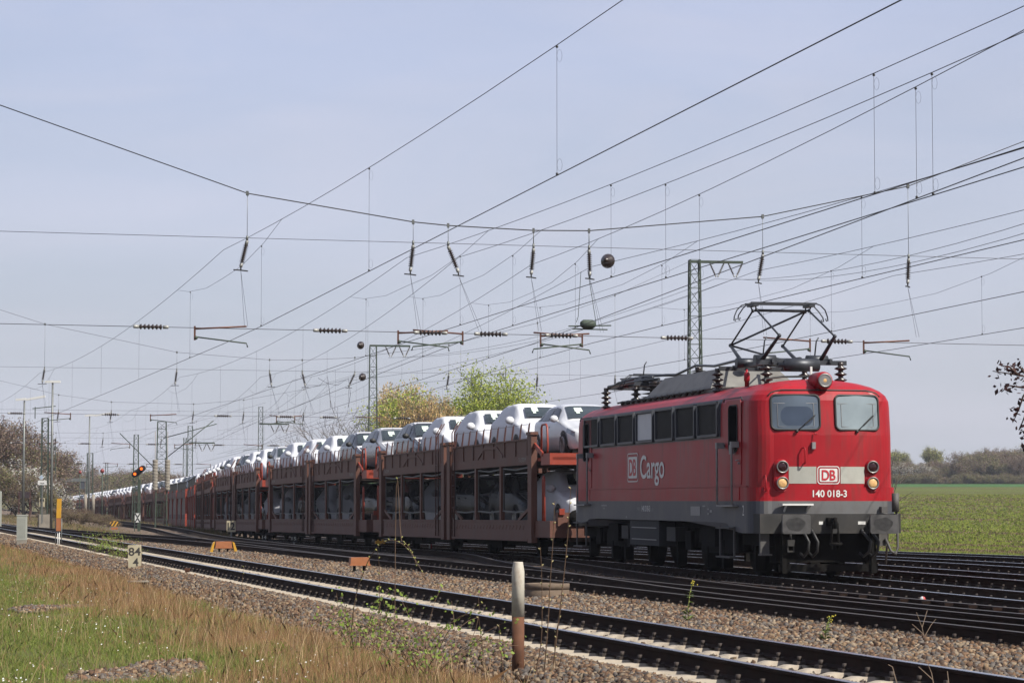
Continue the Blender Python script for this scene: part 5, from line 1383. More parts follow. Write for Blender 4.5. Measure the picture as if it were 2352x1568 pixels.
for p, q in (((.1, 0, 6.0), (3.4, -.2, 6.9)), ((.2, 0, 4.7), (3.2, -.2, 7.1)), ((-.1, 0, 3.8), (-2.6, 0, 6.3))): mb.tube([p, q], .03, 5)
mb.build('bracket_tube', M['mast'], m5)
m6 = mast_px('slim ladder-like mast behind the tilted signal', 313, 998, 185, -.9, .5, .3, 14, rz=.1, leg=.06)
m7 = mast_px('distant mast with weights, left of the tilted signal', 207, 1040, 236, -1.3, .6, .5, 12, rz=.1)
mb = MB()
for s in (-1, 1): mb.lathe([(.15, 0), (.15, 1.8)], (s*.36, -.4, 1.6), (0, 0, 1), 10)
mb.build('tension_weight', M['concrete'], m7)
m8 = mast_px('far-left lattice mast with signs and a stepped concrete foot', 104, 960, 150, .35, .42, .36, 16, rz=.1, leg=.06)
mb = MB(); mb.box(-.36, .36, -.3, .3, -.9, -.1); mb.box(-.27, .27, -.25, .25, -.1, .35); mb.box(-.20, .20, -.2, .2, .35, .8); mb.build('stepped_foot', mat('dark_concrete', (.16, .135, .11), .9, 0, .2, 4, .2, .2, (.08, .06, .05), .5), m8)
mb = MB(); mb.bar((-.75, 0, 6.6), (.6, 0, 6.75), .05); mb.bar((-.6, 0, 6.0), (-.6, 0, 6.7), .05); mb.build('cross_arm', M['mast'], m8)
for k, (x, yt, Z, zb) in enumerate(((125, 1008, 300, -.5), (245, 1062, 330, -1.9), (60, 1020, 330, .6), (425, 1005, 268, -1.6))):
    mast_px(('thin distant mast among the bare trees', 'small distant mast above the far cars', 'thin distant mast before the blossoming tree', 'thin distant mast left of the bracket mast')[k], x, yt, Z, zb, .45, .3, 10, rz=.1, leg=.06, base_block=False)
# feeder lines between the V insulators
mb = None
tf = thing('feeder_line', 'pair of feeder wires strung from the V insulators of the masts', 'power line', (m1.location.x, 128, 0))
oo = tf.location
for i, xo in enumerate((1.05, 2.05)):
    pA = Vector((m1.location.x + xo, 128.1, m1.location.z + 13.35)); pB = Vector((m2.location.x + xo, 176.1, m2.location.z + 12.35))
    pC = at_depth(2352, 472 + 22*i, 70)
    pts = []
    for a, b, s in ((pC + (pC-pA)*.25, pA, .8), (pA, pB, .9)):
        pts += [a.lerp(b, u) - Vector((0, 0, s*4*u*(1-u))) - oo for u in np.linspace(0, 1, 14)]
    mb = MB(); mb.tube(pts, .009, 5); mb.build('feeder_wire', M['wire'], tf)
# slack jumper cables hanging in loops
for k, (pts, Z, lab) in enumerate(((((1255*.582, 868), (752, 880), (775, 885), (800, 868), (805, 905), (800, 935)), 122, 'slack looped jumper cable under the second span'), (((690, 862), (705, 885), (735, 885), (752, 864), (757, 900), (760, 936)), 123, 'slack looped jumper cable left of its twin under the second span'))):
    q = [at_depth(x, y, Z) for x, y in pts]; o = thing('jumper_cable', lab, 'cable', q[0]); mb = MB(); mb.tube([p - q[0] for p in q], .011, 4); mb.build('loop', M['wire'], o)
# ---------------------------------------------------------------- yard lamps on slim poles
def pole_lamp(label, x, ytop, Z, zb, heads):
    p = at_depth(x, ytop, Z); t = thing('lamp_post', label, 'lamp post', (p.x, Z, zb), 0, 0, 'slim yard lamp posts')
    h = p.z - zb
    mb = MB(); mb.tube([(0, 0, 0), (0, 0, h*.5), (0, 0, h)], [.09, .075, .055], 8); mb.build('pole', M['galv'], t)
    for a, b, dz in heads:
        mb = MB(); mb.prism([(a, 0), (b, dz), (b, dz+.14), (a, .12)], -.11, .11, lambda u, v, w_: (u, w_, h+v)); mb.build('lamp_head', M['white'], t)
    return t
pole_lamp('tall grey lamp post with a wide flat double head', 121, 879, 150, -.4, [(-.45, .0, .0), (.0, .45, .0)])
pole_lamp('thin lamp post with a single sloping arm, at the far left', 56, 920, 165, .4, [(-.55, .1, .05), (.1, 1.35, .22)])
pole_lamp('lamp post with one long arm above the far wagons', 206, 956, 215, -.8, [(-.4, .4, .05), (.4, 1.75, .2)])
# ================================================================== things beside the tracks
M['orange_box'] = mat('orange_box_paint', (.40, .15, .06), .55, 0, .15, 6, 0, .3, (.25, .12, .06), .5, (6, 6, 6))
M['yellow'] = mat('yellow_paint', (.62, .33, .03), .5, 0, .1, 6, 0, .3, (.3, .2, .08), .4, (8, 8, 8))
M['cream'] = mat('weathered_cream', (.52, .46, .32), .8, 0, .1, 5, .1, .2, (.30, .22, .12), .6, (5, 5, 3))
M['rust'] = mat('rusty_steel', (.125, .055, .030), .8, 0, .35, 6, .1, .2, (.06, .03, .02), .5, (6, 6, 3))
M['letter'] = mat('faded_black_lettering', (.035, .03, .025), .7)
M['cab_grey'] = mat('cabinet_grey', (.40, .41, .36), .6, 0, .08, 4, 0, .3, (.25, .24, .2), .4)
M['blue'] = mat('sign_blue', (.16, .33, .58), .5)
M['post_white'] = mat('flaking_white_paint', (.60, .56, .47), .7, 0, .1, 6, .1, .3, (.22, .10, .05), .65, (9, 9, 5))
# white-topped post in the foreground
p = at_z(1190, 1552, -.30); t = thing('marker_post', 'round steel post, white flaking paint above and rusty brown below, in the foreground', 'post', p)
mb = MB(); mb.lathe([(.064, -.2), (.064, .605)], (0, 0, 0), (0, 0, 1), 20); mb.lathe([(.012, 0), (.012, .075)], (.015, -.06, .14), (0, -1, 0), 8); mb.build('rusty_lower_part', M['rust'], t)
mb = MB(); mb.lathe([(.0655, .605), (.0655, 1.06), (.062, 1.085), (.050, 1.155), (.049, 1.16), (.042, 1.16), (.040, 1.12), (0, 1.12)], (0, 0, 0), (0, 0, 1), 20); mb.build('white_upper_part', M['post_white'], t)
# concrete shaft ring
p = at_z(1256, 1371, -.22); t = thing('shaft_ring', 'low weathered concrete shaft ring half sunk in the ballast behind the white post', 'concrete ring', p)
mb = MB(); mb.lathe([(.40, -.2), (.40, .13), (.385, .14), (.385, .15), (.405, .16), (.405, .245), (.33, .25), (.33, .0), (0, .0)], (0, 0, 0), (0, 0, 1), 28); mb.build('ring', mat('brown_concrete', (.17, .125, .09), .9, 0, .25, 7, .3, .2, (.08, .06, .045), .6), t)
# point machine boxes
def point_box(label, x, y, zg, sc, flanks, rz):
    p = at_z(x, y, zg); t = thing('point_machine', label, 'point machine', p, rz, 0, 'orange switch boxes on the ballast')
    mb = MB(); a, b, c = .26*sc, .16*sc, .20*sc
    mb.prism([(-a, .07), (a, .07), (a*.93, .07+c), (-a*.93, .07+c)], -b, b, lambda u, v, w_: (u, w_, v+.09)); mb.box(-a*1.08, a*1.08, -b*1.1, b*1.1, .145, .175); mb.build('casing', M['orange_box'], t)
    mb = MB()
    for s in (-1, 1): mb.box(s*a*.5-.03, s*a*.5+.03, -.04, .04, -.15, .15)
    mb.build('stand', M['under'], t)
    if flanks:
        mb = MB()
        for s in (-1, 1): mb.prism([(s*a*1.05, .16+c*1.0), (s*a*1.3, .16+c*.8), (s*a*1.75, -.04), (s*a*1.35, -.04)][::s], -b*.9, b*.9, lambda u, v, w_: (u, w_, v))
        mb.build('side_guard', M['yellow'], t)
point_box('orange box on a dark stand, the nearer and plain one of the two switch boxes', 825, 1312, -.20, .90, False, .22)
point_box('orange box with yellow sloping side guards, behind the number 84 stone', 513, 1268.5, -.22, 1.05, True, .2)
p = at_z(873, 1248, 0.02); t = thing('track_magnet', 'small bright yellow block on a bracket below the wagons', 'track magnet', p, .2); mb = MB(); mb.box(-.17, .17, -.06, .06, 0, .10); mb.box(-.10, -.04, -.03, .03, .10, .14); mb.box(.06, .12, -.03, .03, .10, .15); mb.build('casing', M['yellow'], t); mb = MB(); mb.box(-.03, .03, -.03, .03, -.25, 0); mb.build('bracket', M['under'], t)
# number boards
def board(name, label, x, y, Z, w_, h_, text, bm, tm, post=True, zb=-.3, tw=.7, th=.62, cat='number board', size=None):
    p = at_depth(x, y, Z); t = thing(name, label, cat, (p.x, Z, zb), 0)
    zc = p.z - zb
    mb = MB(); mb.box(-w_/2, w_/2, -.015, .015, zc-h_/2, zc+h_/2); b = mb.build('board', bm, t)
    if post: mb = MB(); mb.box(-.035, .035, .016, .06, -.2, zc-h_/2+.05); mb.build('post', M['galv'], t)
    if isinstance(text, str): text = [(text, 0, tw, th)]
    for s, dz, a, c in text:
        lettering('numerals', s, lambda u, v, a=a, c=c, dz=dz: (-w_*a/2 + u, -.018, zc + dz*h_ - h_*c/2 + v), w_*a, h_*c, tm, b, .03)
    return t
board('number_board', 'square cream board reading 12 on a grey post before the brown wagons', 531, 1208, 113, .40, .50, '12', M['cream'], M['letter'], True, -.32, .82, .66)
board('number_board', 'small dark board reading 14 in the shadow of the train', 607, 1233, 104, .23, .23, '14', M['under'], M['cab_grey'], True, -.35, .8, .6)
board('number_board', 'small dark board reading 15 nearer to the locomotive, in the shadow of the train', 675, 1236, 100, .23, .23, '15', M['under'], M['cab_grey'], True, -.35, .8, .6)
# kilometre stones
p = at_z(310, 1306, -.22); Zs = p.y
t = thing('kilometre_stone', 'leaning cream concrete stone reading 84 over 4 at the grass edge', 'kilometre stone', p, .06); t.rotation_euler = (0, rad(-1.5), .06)
mb = MB(); mb.prism([(-.16, -.3), (.165, -.3), (.162, .585), (.15, .60), (-.155, .60), (-.165, .585)], -.05, .05, lambda u, v, w_: (u, w_, v)); st = mb.build('stone', M['cream'], t)
lettering('numerals', '84', lambda u, v: (-.148 + u, -.053, .335 + v), .30, .205, M['letter'], st, .02)
lettering('numerals', '4', lambda u, v: (-.045 + u, -.053, .075 + v), .14, .20, M['letter'], st, .02)
board('kilometre_sign', 'white plate reading 84 over 2 on the far-left mast', 96.5, 1153, 149.4, .34, .52, [('84', .22, .84, .38), ('2', -.24, .36, .40)], M['cream'], M['letter'], True, .36, cat='kilometre sign')
t = board('name_board', 'small white two-line board below a blue diamond on the far-left mast', 97, 1108, 149.3, .52, .26, [('Halt', -.12, .5, .34)], M['white'], M['letter'], True, .36, cat='sign')
p = at_depth(95, 1096, 149.3); t = thing('diamond_sign', 'blue and white diamond sign at the far-left mast', 'sign', p)
mb = MB()
mb.prism([(-.16, 0), (0, -.16), (.16, 0), (0, .16)], 0, .02, lambda u, v, w_: (u, w_, v)); d = mb.build('plate', M['white'], t)
for i, r in enumerate((.125, .085, .05, .02)):
    mb = MB(); mb.prism([(-r, 0), (0, -r), (r, 0), (0, r)], -.004*(i+1), .0, lambda u, v, w_: (u, w_, v)); mb.build('diamond', M['blue'] if i % 2 == 0 else M['white'], d)
mb = MB(); mb.bar((.16, .02, 0), (.32, .4, 0), .03); mb.build('bracket', M['mast'], t)
# switch cabinet
p = at_z(50, 1252, -.28); t = thing('switch_cabinet', 'pale grey ribbed cabinet standing in the grass at the far left', 'cabinet', p, .06)
mb = MB(); mb.box(-.19, .19, -.14, .14, .22, 1.17); b = mb.build('housing', M['cab_grey'], t)
mb = MB()
for k in range(8): x = -.145 + .29*k/7; mb.box(x-.008, x+.008, -.15, -.14, .30, 1.10)
mb.build('rib', M['cab_grey'], b)
mb = MB(); mb.box(-.205, .205, -.155, .155, 1.17, 1.22); mb.build('lid', M['cab_grey'], t)
mb = MB(); mb.box(-.185, .185, -.135, .135, -.2, .215); mb.build('plinth', M['concrete'], t)
# orange post
p = at_z(134, 1256, -.28); t = thing('call_post', 'slim orange post on white legs, left of the ballast bank', 'post', p, .05)
mb = MB(); mb.box(-.085, .085, -.05, .05, .62, 1.10); mb.build('lower_case', M['orange_box'], t); mb = MB(); mb.prism([(-.085, 1.11), (.085, 1.11), (.105, 1.85), (-.065, 1.85)], -.05, .05, lambda u, v, w_: (u, w_, v)); mb.build('upper_panel', M['yellow'], t)
for x in (-.115, -.03, .03, .115): mb = MB(); mb.tube([(x, .02, -.15), (x, .02, 1.1 if abs(x) > .1 else .62)], .018, 6); mb.build('leg', M['white'] if abs(x) < .1 else M['galv'], t)
# octagonal shunting target
p = at_z(263, 1216, -.22); t = thing('shunting_signal', 'octagonal yellow board with black diagonal stripes above an orange box', 'signal', p, .1)
r = .29; oc = [(r*math.cos(rad(22.5+45*k)), .36 + r*.62*math.sin(rad(22.5+45*k))) for k in range(8)]
mb = MB(); mb.prism(oc, -.02, .02, lambda u, v, w_: (u, w_, v)); b = mb.build('target', M['yellow'], t)
mb = MB()
for o in (-.17, .03, .23):
    mb.add([(o-.16, -.024, .21), (o-.06, -.024, .21), (o+.13, -.024, .51), (o+.03, -.024, .51)], [(0,1,2,3)])
mb.build('black_stripe', M['black'], b)
mb = MB(); mb.box(-.19, .19, -.12, .10, -.02, .14); mb.box(-.08, .08, -.05, .05, -.25, 0); mb.build('box', M['orange_box'], t)
# tilted light signal with its crossed board
p = at_depth(318.7, 1160, 140); zb = -.3
t = thing('light_signal', 'dark tilted signal head with two glowing orange lamps on a slim post', 'signal', (p.x, 140, zb))
mb = MB(); mb.box(-.075, .075, .05, .2, -.2, 2.95); 
for s in (-.24,): mb.bar((s, .12, -.2), (s, .12, 2.9), .045)
for k in range(8): mb.bar((-.24, .12, .3+.35*k), (-.08, .12, .3+.35*k), .03)
mb.build('post', M['mast'], t)
M['sig_black'] = mat('signal_black', (.018, .014, .013), .6)
M['lamp_on'] = glow('glowing_orange_lamp', (1.0, .13, .012), 1.5)
a0 = at_depth(310.5, 1088, 139.7) - t.location; a1 = at_depth(325.5, 1076, 139.7) - t.location
ax = (a1-a0).normalized(); up = Vector((-ax.z, 0, ax.x)); A, B = a0 - ax*.06, a1 + ax*.06
oc = []
for c, s in ((A, -1), (B, 1)):
    for ang in ((-90, -45, 0, 45, 90) if s > 0 else (90, 135, 180, 225, 270)):
        oc.append(c + (ax*math.cos(rad(ang)) + up*math.sin(rad(ang)))*.155)
mb = MB(); n = len(oc); V = [q + Vector((0, 0, 0)) for q in oc] + [q + Vector((0, .3, 0)) for q in oc]
mb.add(V, [tuple(range(n)), tuple(range(n, 2*n))[::-1]] + [(i, (i+1) % n, n+(i+1) % n, n+i) for i in range(n)]); mb.build('signal_head', M['sig_black'], t)
for c in (a0, a1):
    mb = MB(); mb.lathe([(.11, .0), (.11, .14)], c, (0, -1, 0), 14); hd = mb.build('hood', M['sig_black'], t)
    mb = MB(); mb.lathe([(.085, .135), (.06, .15), (0, .155)], c, (0, -1, 0), 14); mb.build('lamp', M['lamp_on'], hd)
    mb = MB(); mb.add([c + Vector((.12*math.cos(v), -.14 - (.12 if s else 0), .12*math.sin(v))) for s in (0, 1) for v in np.linspace(.2, 2.94, 9)], [(i, i+1, 10+i, 9+i) for i in range(8)]); mb.build('visor', M['sig_black'], hd)
p = at_depth(316, 1188.5, 139.5); q = thing('crossed_board', 'small white board with two black angles at the foot of the tilted signal', 'sign', p)
mb = MB(); mb.box(-.15, .15, -.01, .01, -.25, .25); b = mb.build('board', M['white'], q)
mb = MB()
for s in (-1, 1):
    mb.bar((-.135, -.014, s*.235), (0, -.014, s*.02), .065, .006, up=(0, 1, 0)); mb.bar((.135, -.014, s*.235), (0, -.014, s*.02), .065, .006, up=(0, 1, 0))
mb.build('black_angle', M['black'], b)
mb = MB(); mb.box(-.02, .02, .012, .05, -.55, .2); mb.build('bracket', M['mast'], q)
# poles with a red lamp
for lab, x, y0, Z, zb in (('thin pole with a red round lamp, the farther one', 184, 1084, 250, -1.0), ('thin pole with a red round lamp, the nearer one beside the bushes', 235, 1081, 190, -.3)):
    p = at_depth(x, y0, Z); t = thing('lamp_pole', lab, 'pole', (p.x, Z, zb)); h = p.z-zb; mb = MB(); mb.tube([(0, 0, -.3), (0, 0, h)], .05, 6); mb.build('pole', M['mast'], t); mb = MB(); mb.ball((0, -.02, h), .17, 8); mb.build('lamp', mat('red_lamp_case', (.24, .035, .03), .5), t)
# dark board on red posts
p = at_depth(56.5, 1136, 230); t = thing('track_board', 'dark rectangular board on two thin red posts at the far left', 'board', (p.x, 230, .2)); z = p.z-.2
mb = MB(); mb.box(-.5, .5, -.02, .02, z-.28, z+.28); mb.build('panel', mat('board_brown', (.03, .016, .02), .7), t)
for s in (-1, 1): mb = MB(); mb.box(s*.5-.035, s*.5+.035, -.03, .03, -1.0, z+.3); mb.build('post', M['dkred'], t)
p = at_depth(1, 1146, 160); t = thing('marker_post', 'short pale post cut by the left edge beyond the cabinet', 'post', (p.x, 160, -.2)); mb = MB(); mb.box(-.07, .07, -.07, .07, -.2, p.z+.2+.45); mb.build('shaft', M['cab_grey'], t); mb = MB(); mb.prism([(-.07, p.z+.65), (.07, p.z+.65), (0, p.z+.72)], -.07, .07, lambda u, v, w_: (u, w_, v)); mb.build('cap', M['cab_grey'], t)
# signal gantry far down the line
p = at_depth(155, 1098, 380); t = thing('signal_gantry', 'distant grey signal gantry with a hanging panel over the far tracks', 'gantry', (p.x, 380, -1.6)); z = p.z + 1.6
mb = MB(); mb.box(-4.0, 2.9, -.3, .3, z-.5, z); mb.build('girder', M['galv'], t)
mb = MB(); mb.box(1.9, 2.6, -.2, .2, z-1.6, z-.3); mb.build('hanging_panel', M['grey'], t)
mb = MB()
for k in range(8): mb.tube([(-3.6+.9*k, 0, z), (-3.6+.9*k, 0, z+.9)], .03, 4)
mb.tube([(-3.9, 0, z+.9), (2.8, 0, z+.9)], .03, 4); mb.build('railing', M['mast'], t)
for x in (-4.0, 2.9): mb = MB(); mb.box(x-.15, x+.15, -.2, .2, -1, z); mb.build('column', M['galv'], t)
# small bits
p = at_z(430, 1321, -.26); t = thing('rail_stub', 'short rusty stub sticking out of the grass near the number 84 stone', 'stub', p); mb = MB(); mb.box(-.05, .05, -.04, .04, -.2, .16); mb.box(-.06, .06, -.05, .05, .12, .17); mb.build('stub', M['rust'], t)
p = at_z(318, 1345, -.25); t = thing('cover_slab', 'thin white slab lying in the dry grass', 'slab', p, .3); mb = MB(); mb.box(-.20, .20, -.09, .09, .08, .11); mb.build('slab', M['concrete'], t); mb = MB(); mb.box(-.16, .16, -.07, .07, -.1, .08); mb.build('base', M['under'], t)
for lab, x, y in (('small red and white rounded peg between the rails before the locomotive', 2120, 1387), ('small red and white rounded peg in the shadow beneath the wagons', 989, 1252+.0)):
    p = at_z(x, y, -.19 if x > 2000 else .0); t = thing('clearance_peg', lab, 'peg', p)
    mb = MB(); mb.lathe([(.045, -.1), (.045, .09), (.03, .12), (0, .13)], (0, 0, 0), (0, 0, 1), 14); mb.build('red_half', mat('peg_red', (.42, .03, .03), .5), t)
    mb = MB(); mb.lathe([(.0455, -.1), (.0455, .085), (.031, .118), (.01, .128)], (-.006, -.001, .001), (0, 0, 1), 14); 
    mb.f = [f for f in mb.f if sum(mb.v[i][0] for i in f)/len(f) < -.006]; mb.m = mb.m[:len(mb.f)]; mb.sm = mb.sm[:len(mb.f)]
    mb.build('white_half', M['white'], t)
# ================================================================== vegetation and loose stone
def tint_mat(name, base=(1, 1, 1), rough=.8, trans=0.0, var=.15, scale=3., up_n=False):
    m = mat(name, base, rough, 0, var, scale, 0, .15, attr=True)
    if up_n:
        t = m.node_tree; l = t.links.new; ge = t.nodes.new('ShaderNodeNewGeometry'); va = t.nodes.new('ShaderNodeVectorMath'); va.operation = 'MULTIPLY_ADD'; va.inputs[1].default_value = (.35, .35, .35); va.inputs[2].default_value = (0, 0, .8); l(ge.outputs['Normal'], va.inputs[0]); vn = t.nodes.new('ShaderNodeVectorMath'); vn.operation = 'NORMALIZE'; l(va.outputs[0], vn.inputs[0]); l(vn.outputs[0], t.nodes['Principled BSDF'].inputs['Normal'])
    if trans:
        t = m.node_tree; l = t.links.new; b = t.nodes['Principled BSDF']; src = b.inputs['Base Color'].links[0].from_socket
        tr = t.nodes.new('ShaderNodeBsdfTranslucent'); l(src, tr.inputs[0]); mx = t.nodes.new('ShaderNodeMixShader'); mx.inputs[0].default_value = trans
        l(b.outputs[0], mx.inputs[1]); l(tr.outputs[0], mx.inputs[2]); l(mx.outputs[0], t.nodes['Material Output'].inputs[0])
    return m
M['leafy'] = tint_mat('leaves', (1, 1, 1), .7, .35)
M['bladey'] = tint_mat('grass_blades', (1, 1, 1), .85, .2, var=.1, up_n=True)
M['stone'] = mat('crushed_stone', (1, 1, 1), .95, 0, .22, 30., 0, .15, attr=True)
M['bark'] = mat('grey_bark', (.085, .07, .058), .9, 0, .3, 6, .2, .15)
M['bark_brown'] = mat('brown_bark', (.075, .048, .038), .9, 0, .3, 6, .2, .15)
M['twig'] = mat('brown_twig', (.15, .085, .045), .8, 0, .25, 12)
M['birch'] = mat('birch_bark', (.55, .53, .48), .8, 0, .2, 5, 0, .2, (.04, .035, .03), .8, (3, 3, 10))
def tree_skeleton(seed, H, spread, fork=4, depth=4, trunk=.35, up=.55, droop=0.0, r0=None):
    rg = random.Random(seed); segs = []; tips = []
    def grow(p, d, Ls, r, lev):
        n = 3; q = p
        for i in range(n):
            d = (d + Vector((rg.gauss(0, .13), rg.gauss(0, .13), rg.gauss(0, .08) + (.06 if lev < 2 else -droop)))).normalized()
            e = q + d*(Ls/n); segs.append((q, e, r*(1-.22*i), r*(1-.22*(i+1)), lev)); q = e
            if lev >= depth-1: tips.append((q.copy(), d.copy()))
            if lev < depth and i > 0:
                for k in range(fork-1 if i == 1 else fork):
                    az = rg.uniform(0, 6.283); sp = rg.uniform(.45, 1.0)*spread
                    side = d.orthogonal().normalized(); side.rotate(Matrix.Rotation(az, 3, d))
                    nd = (d*(1-.35*sp) + side*sp + Vector((0, 0, up*.35))).normalized()
                    grow(q, nd, Ls*rg.uniform(.52, .72), r*.55, lev+1)
    r0 = r0 or H*.018
    base = Vector((0, 0, 0)); top = Vector((rg.gauss(0, .02)*H, rg.gauss(0, .02)*H, H*trunk))
    segs.append((Vector((0, 0, -.6)), top*.5, r0*1.25, r0*1.05, 0)); segs.append((top*.5, top, r0*1.05, r0*.95, 0))
    k = fork + 1
    for i in range(k):
        az = 6.283*i/k + rg.uniform(-.4, .4); s = rg.uniform(.25, .75)*spread
        grow(top, Vector((math.cos(az)*s, math.sin(az)*s, 1)).normalized(), H*(1-trunk)*rg.uniform(.42, .58), r0*.6, 1)
    grow(top, Vector((0, 0, 1)), H*(1-trunk)*.55, r0*.7, 1)
    zmax = max(s[1].z for s in segs); sc = H/zmax
    cx_m = sum((t[0] for t in tips), Vector())/len(tips); sh = lambda p: p*sc - Vector((cx_m.x, cx_m.y, 0))*sc*min(1.0, max(0.0, p.z/(zmax*.5)))
    segs = [(sh(a), sh(b), ra, rb, l) for a, b, ra, rb, l in segs]; tips = [(sh(p), d) for p, d in tips]
    return segs, tips
def tree_meshes(seed, H, spread, rmin, bark, leaf=None, **kw):
    """leaf: (count, size, colours, scatter, droop)"""
    segs, tips = tree_skeleton(seed, H, spread, **kw); mb = MB()
    for a, b, ra, rb, l in segs:
        ra, rb = max(ra, rmin), max(rb, rmin*.8); mb.tube([a, b], [ra, rb], 6 if l < 2 else 3, 0, False)
    tr = mb.mesh('trunk', bark); cr = None
    if leaf:
        n, size, cols, scat, dr = leaf; rg = np.random.default_rng(seed)
        T = np.array([t[0] for t in tips]); k = rg.integers(0, len(T), n)
        P = T[k] + rg.normal(0, scat, (n, 3)); P[:, 2] -= np.abs(rg.normal(0, dr, n)) if dr else 0
        u = rg.normal(0, 1, (n, 3)); u /= np.linalg.norm(u, axis=1, keepdims=True)
        if dr: u = u*.35; u[:, 2] -= 1; u /= np.linalg.norm(u, axis=1, keepdims=True)
        v = np.cross(u, rg.normal(0, 1, (n, 3))); v /= np.linalg.norm(v, axis=1, keepdims=True)
        s = size*rg.uniform(.5, 1.3, (n, 1)); a = .5
        V = np.stack([P - u*s, P + v*s*a, P + u*s, P - v*s*a], 1).reshape(-1, 3)
        F = np.arange(n*4).reshape(n, 4)
        C = np.array(cols)[rg.integers(0, len(cols), n)]*rg.uniform(.7, 1.25, (n, 1)); C = np.repeat(C, 4, 0)
        o = np_mesh('crown', V, F, M['leafy'], 4, C); cr = o.data; bpy.data.objects.remove(o)
    return tr, cr
def place_tree(name, meshes, loc, label, group=None, s=1.0, rz=0.0, sz=1.0):
    t = thing(name, label, 'tree', loc, rz, 0, group); t.scale = (s, s, s*sz)
    o = bpy.data.objects.new('trunk', meshes[0]); COL.objects.link(o); o.parent = t
    if meshes[1]: o = bpy.data.objects.new('crown', meshes[1]); COL.objects.link(o); o.parent = t
    return t
GREEN_Y = [(a*1.9, b*1.9, c*1.9) for a, b, c in [(.26, .29, .05), (.20, .25, .04), (.30, .31, .08), (.15, .19, .04)]]
ORANGE = [(a*1.75, b*1.75, c*1.75) for a, b, c in [(.33, .225, .10), (.26, .17, .075), (.37, .27, .14), (.22, .17, .075)]]
BROWNB = [(a*1.7, b*1.7, c*1.7) for a, b, c in [(.17, .115, .09), (.13, .085, .07), (.20, .15, .11), (.15, .12, .07)]]
WHITEB = [(a*1.15, b*1.15, c*1.15) for a, b, c in [(.66, .64, .58), (.55, .53, .46), (.70, .68, .62), (.20, .22, .08)]]
GREENM = [(a*1.8, b*1.8, c*1.8) for a, b, c in [(.09, .13, .035), (.12, .16, .045), (.07, .10, .03), (.15, .17, .06)]]
OLIVE = [(a*1.7, b*1.7, c*1.7) for a, b, c in [(.16, .16, .06), (.12, .12, .05), (.19, .18, .08)]]
TR = {
 'willow': tree_meshes(3, 13.5, 1.0, .020, M['bark'], (56000, .11, GREEN_Y, .60, 0), fork=3, depth=4, trunk=.08, up=.75),
 'birch_o': tree_meshes(5, 13.0, .55, .020, M['birch'], (13000, .11, [(a*1.2, b*1.2, c*1.2) for a, b, c in ORANGE], .24, .5), fork=3, depth=4, trunk=.26, up=.7, droop=.06),
 'bushy': tree_meshes(7, 9.0, 1.0, .020, M['bark'], (20000, .11, GREENM + OLIVE, .32, 0), fork=3, depth=4, trunk=.08, up=.6),
 'bare': tree_meshes(9, 9.5, 1.0, .012, mat('pale_grey_bark', (.17, .145, .125), .9, 0, .2, 6), None, fork=3, depth=4, trunk=.12, up=.6, r0=.11),
 'brown': tree_meshes(12, 13, .85, .030, M['bark_brown'], (14000, .13, BROWNB, .34, 0), fork=3, depth=4, trunk=.08, up=.75),
 'brown2': tree_meshes(14, 12, .95, .030, M['bark_brown'], (13000, .14, BROWNB + OLIVE[:1], .36, 0), fork=3, depth=4, trunk=.05, up=.65),
 'blossom': tree_meshes(16, 7, 1.0, .03, M['bark'], (8000, .12, WHITEB[:3] + BROWNB[:2] + [OLIVE[0]], .34, 0), fork=3, depth=4, trunk=.06, up=.5),
 'olive': tree_meshes(18, 11, .9, .030, M['bark'], (14000, .15, OLIVE + BROWNB[:2], .40, 0), fork=3, depth=4, trunk=.05, up=.65),
 'poplar': tree_meshes(20, 12, .45, .03, M['bark'], (10000, .16, [(.40, .42, .15), (.33, .35, .13), (.34, .28, .15)], .34, 0), fork=3, depth=4, trunk=.10, up=1.2),
}
def tree_px(name, kind, x, ytop, Z, zb, label, group=None, rz=None, wide=1.0):
    p = at_depth(x, ytop, Z); H = p.z - zb; me = TR[kind]; h0 = max(v.co.z for v in me[0].vertices)
    t = place_tree(name, me, (p.x, Z, zb), label, group, H/h0*wide, R.uniform(0, 6.28) if rz is None else rz, 1/wide); return t
# behind the train
tree_px('willow_tree', 'willow', 1056, 850, 215, -.8, 'broad yellow-green budding tree behind the upper deck cars', None, .6, 1.08)
tree_px('birch_tree', 'birch_o', 930, 866, 225, -.8, 'orange-brown drooping birch, taller of the two left of the yellow-green tree', None, 1.0, .85)
tree_px('birch_tree', 'birch_o', 975, 892, 210, -.8, 'orange-brown drooping birch next to the yellow-green tree', None, 2.4, .9)
tree_px('shrub_tree', 'bushy', 985, 958, 212, -.8, 'low green bushy tree below the birches', None, 1.5, .7)
tree_px('bare_tree', 'bare', 806, 922, 232, -.8, 'bare grey-brown tree left of the lattice mast above the cars', None, .2, 1.1)
tree_px('bare_tree', 'bare', 870, 945, 236, -.8, 'bare grey-brown tree right behind the lattice mast', None, 3.2, .9)
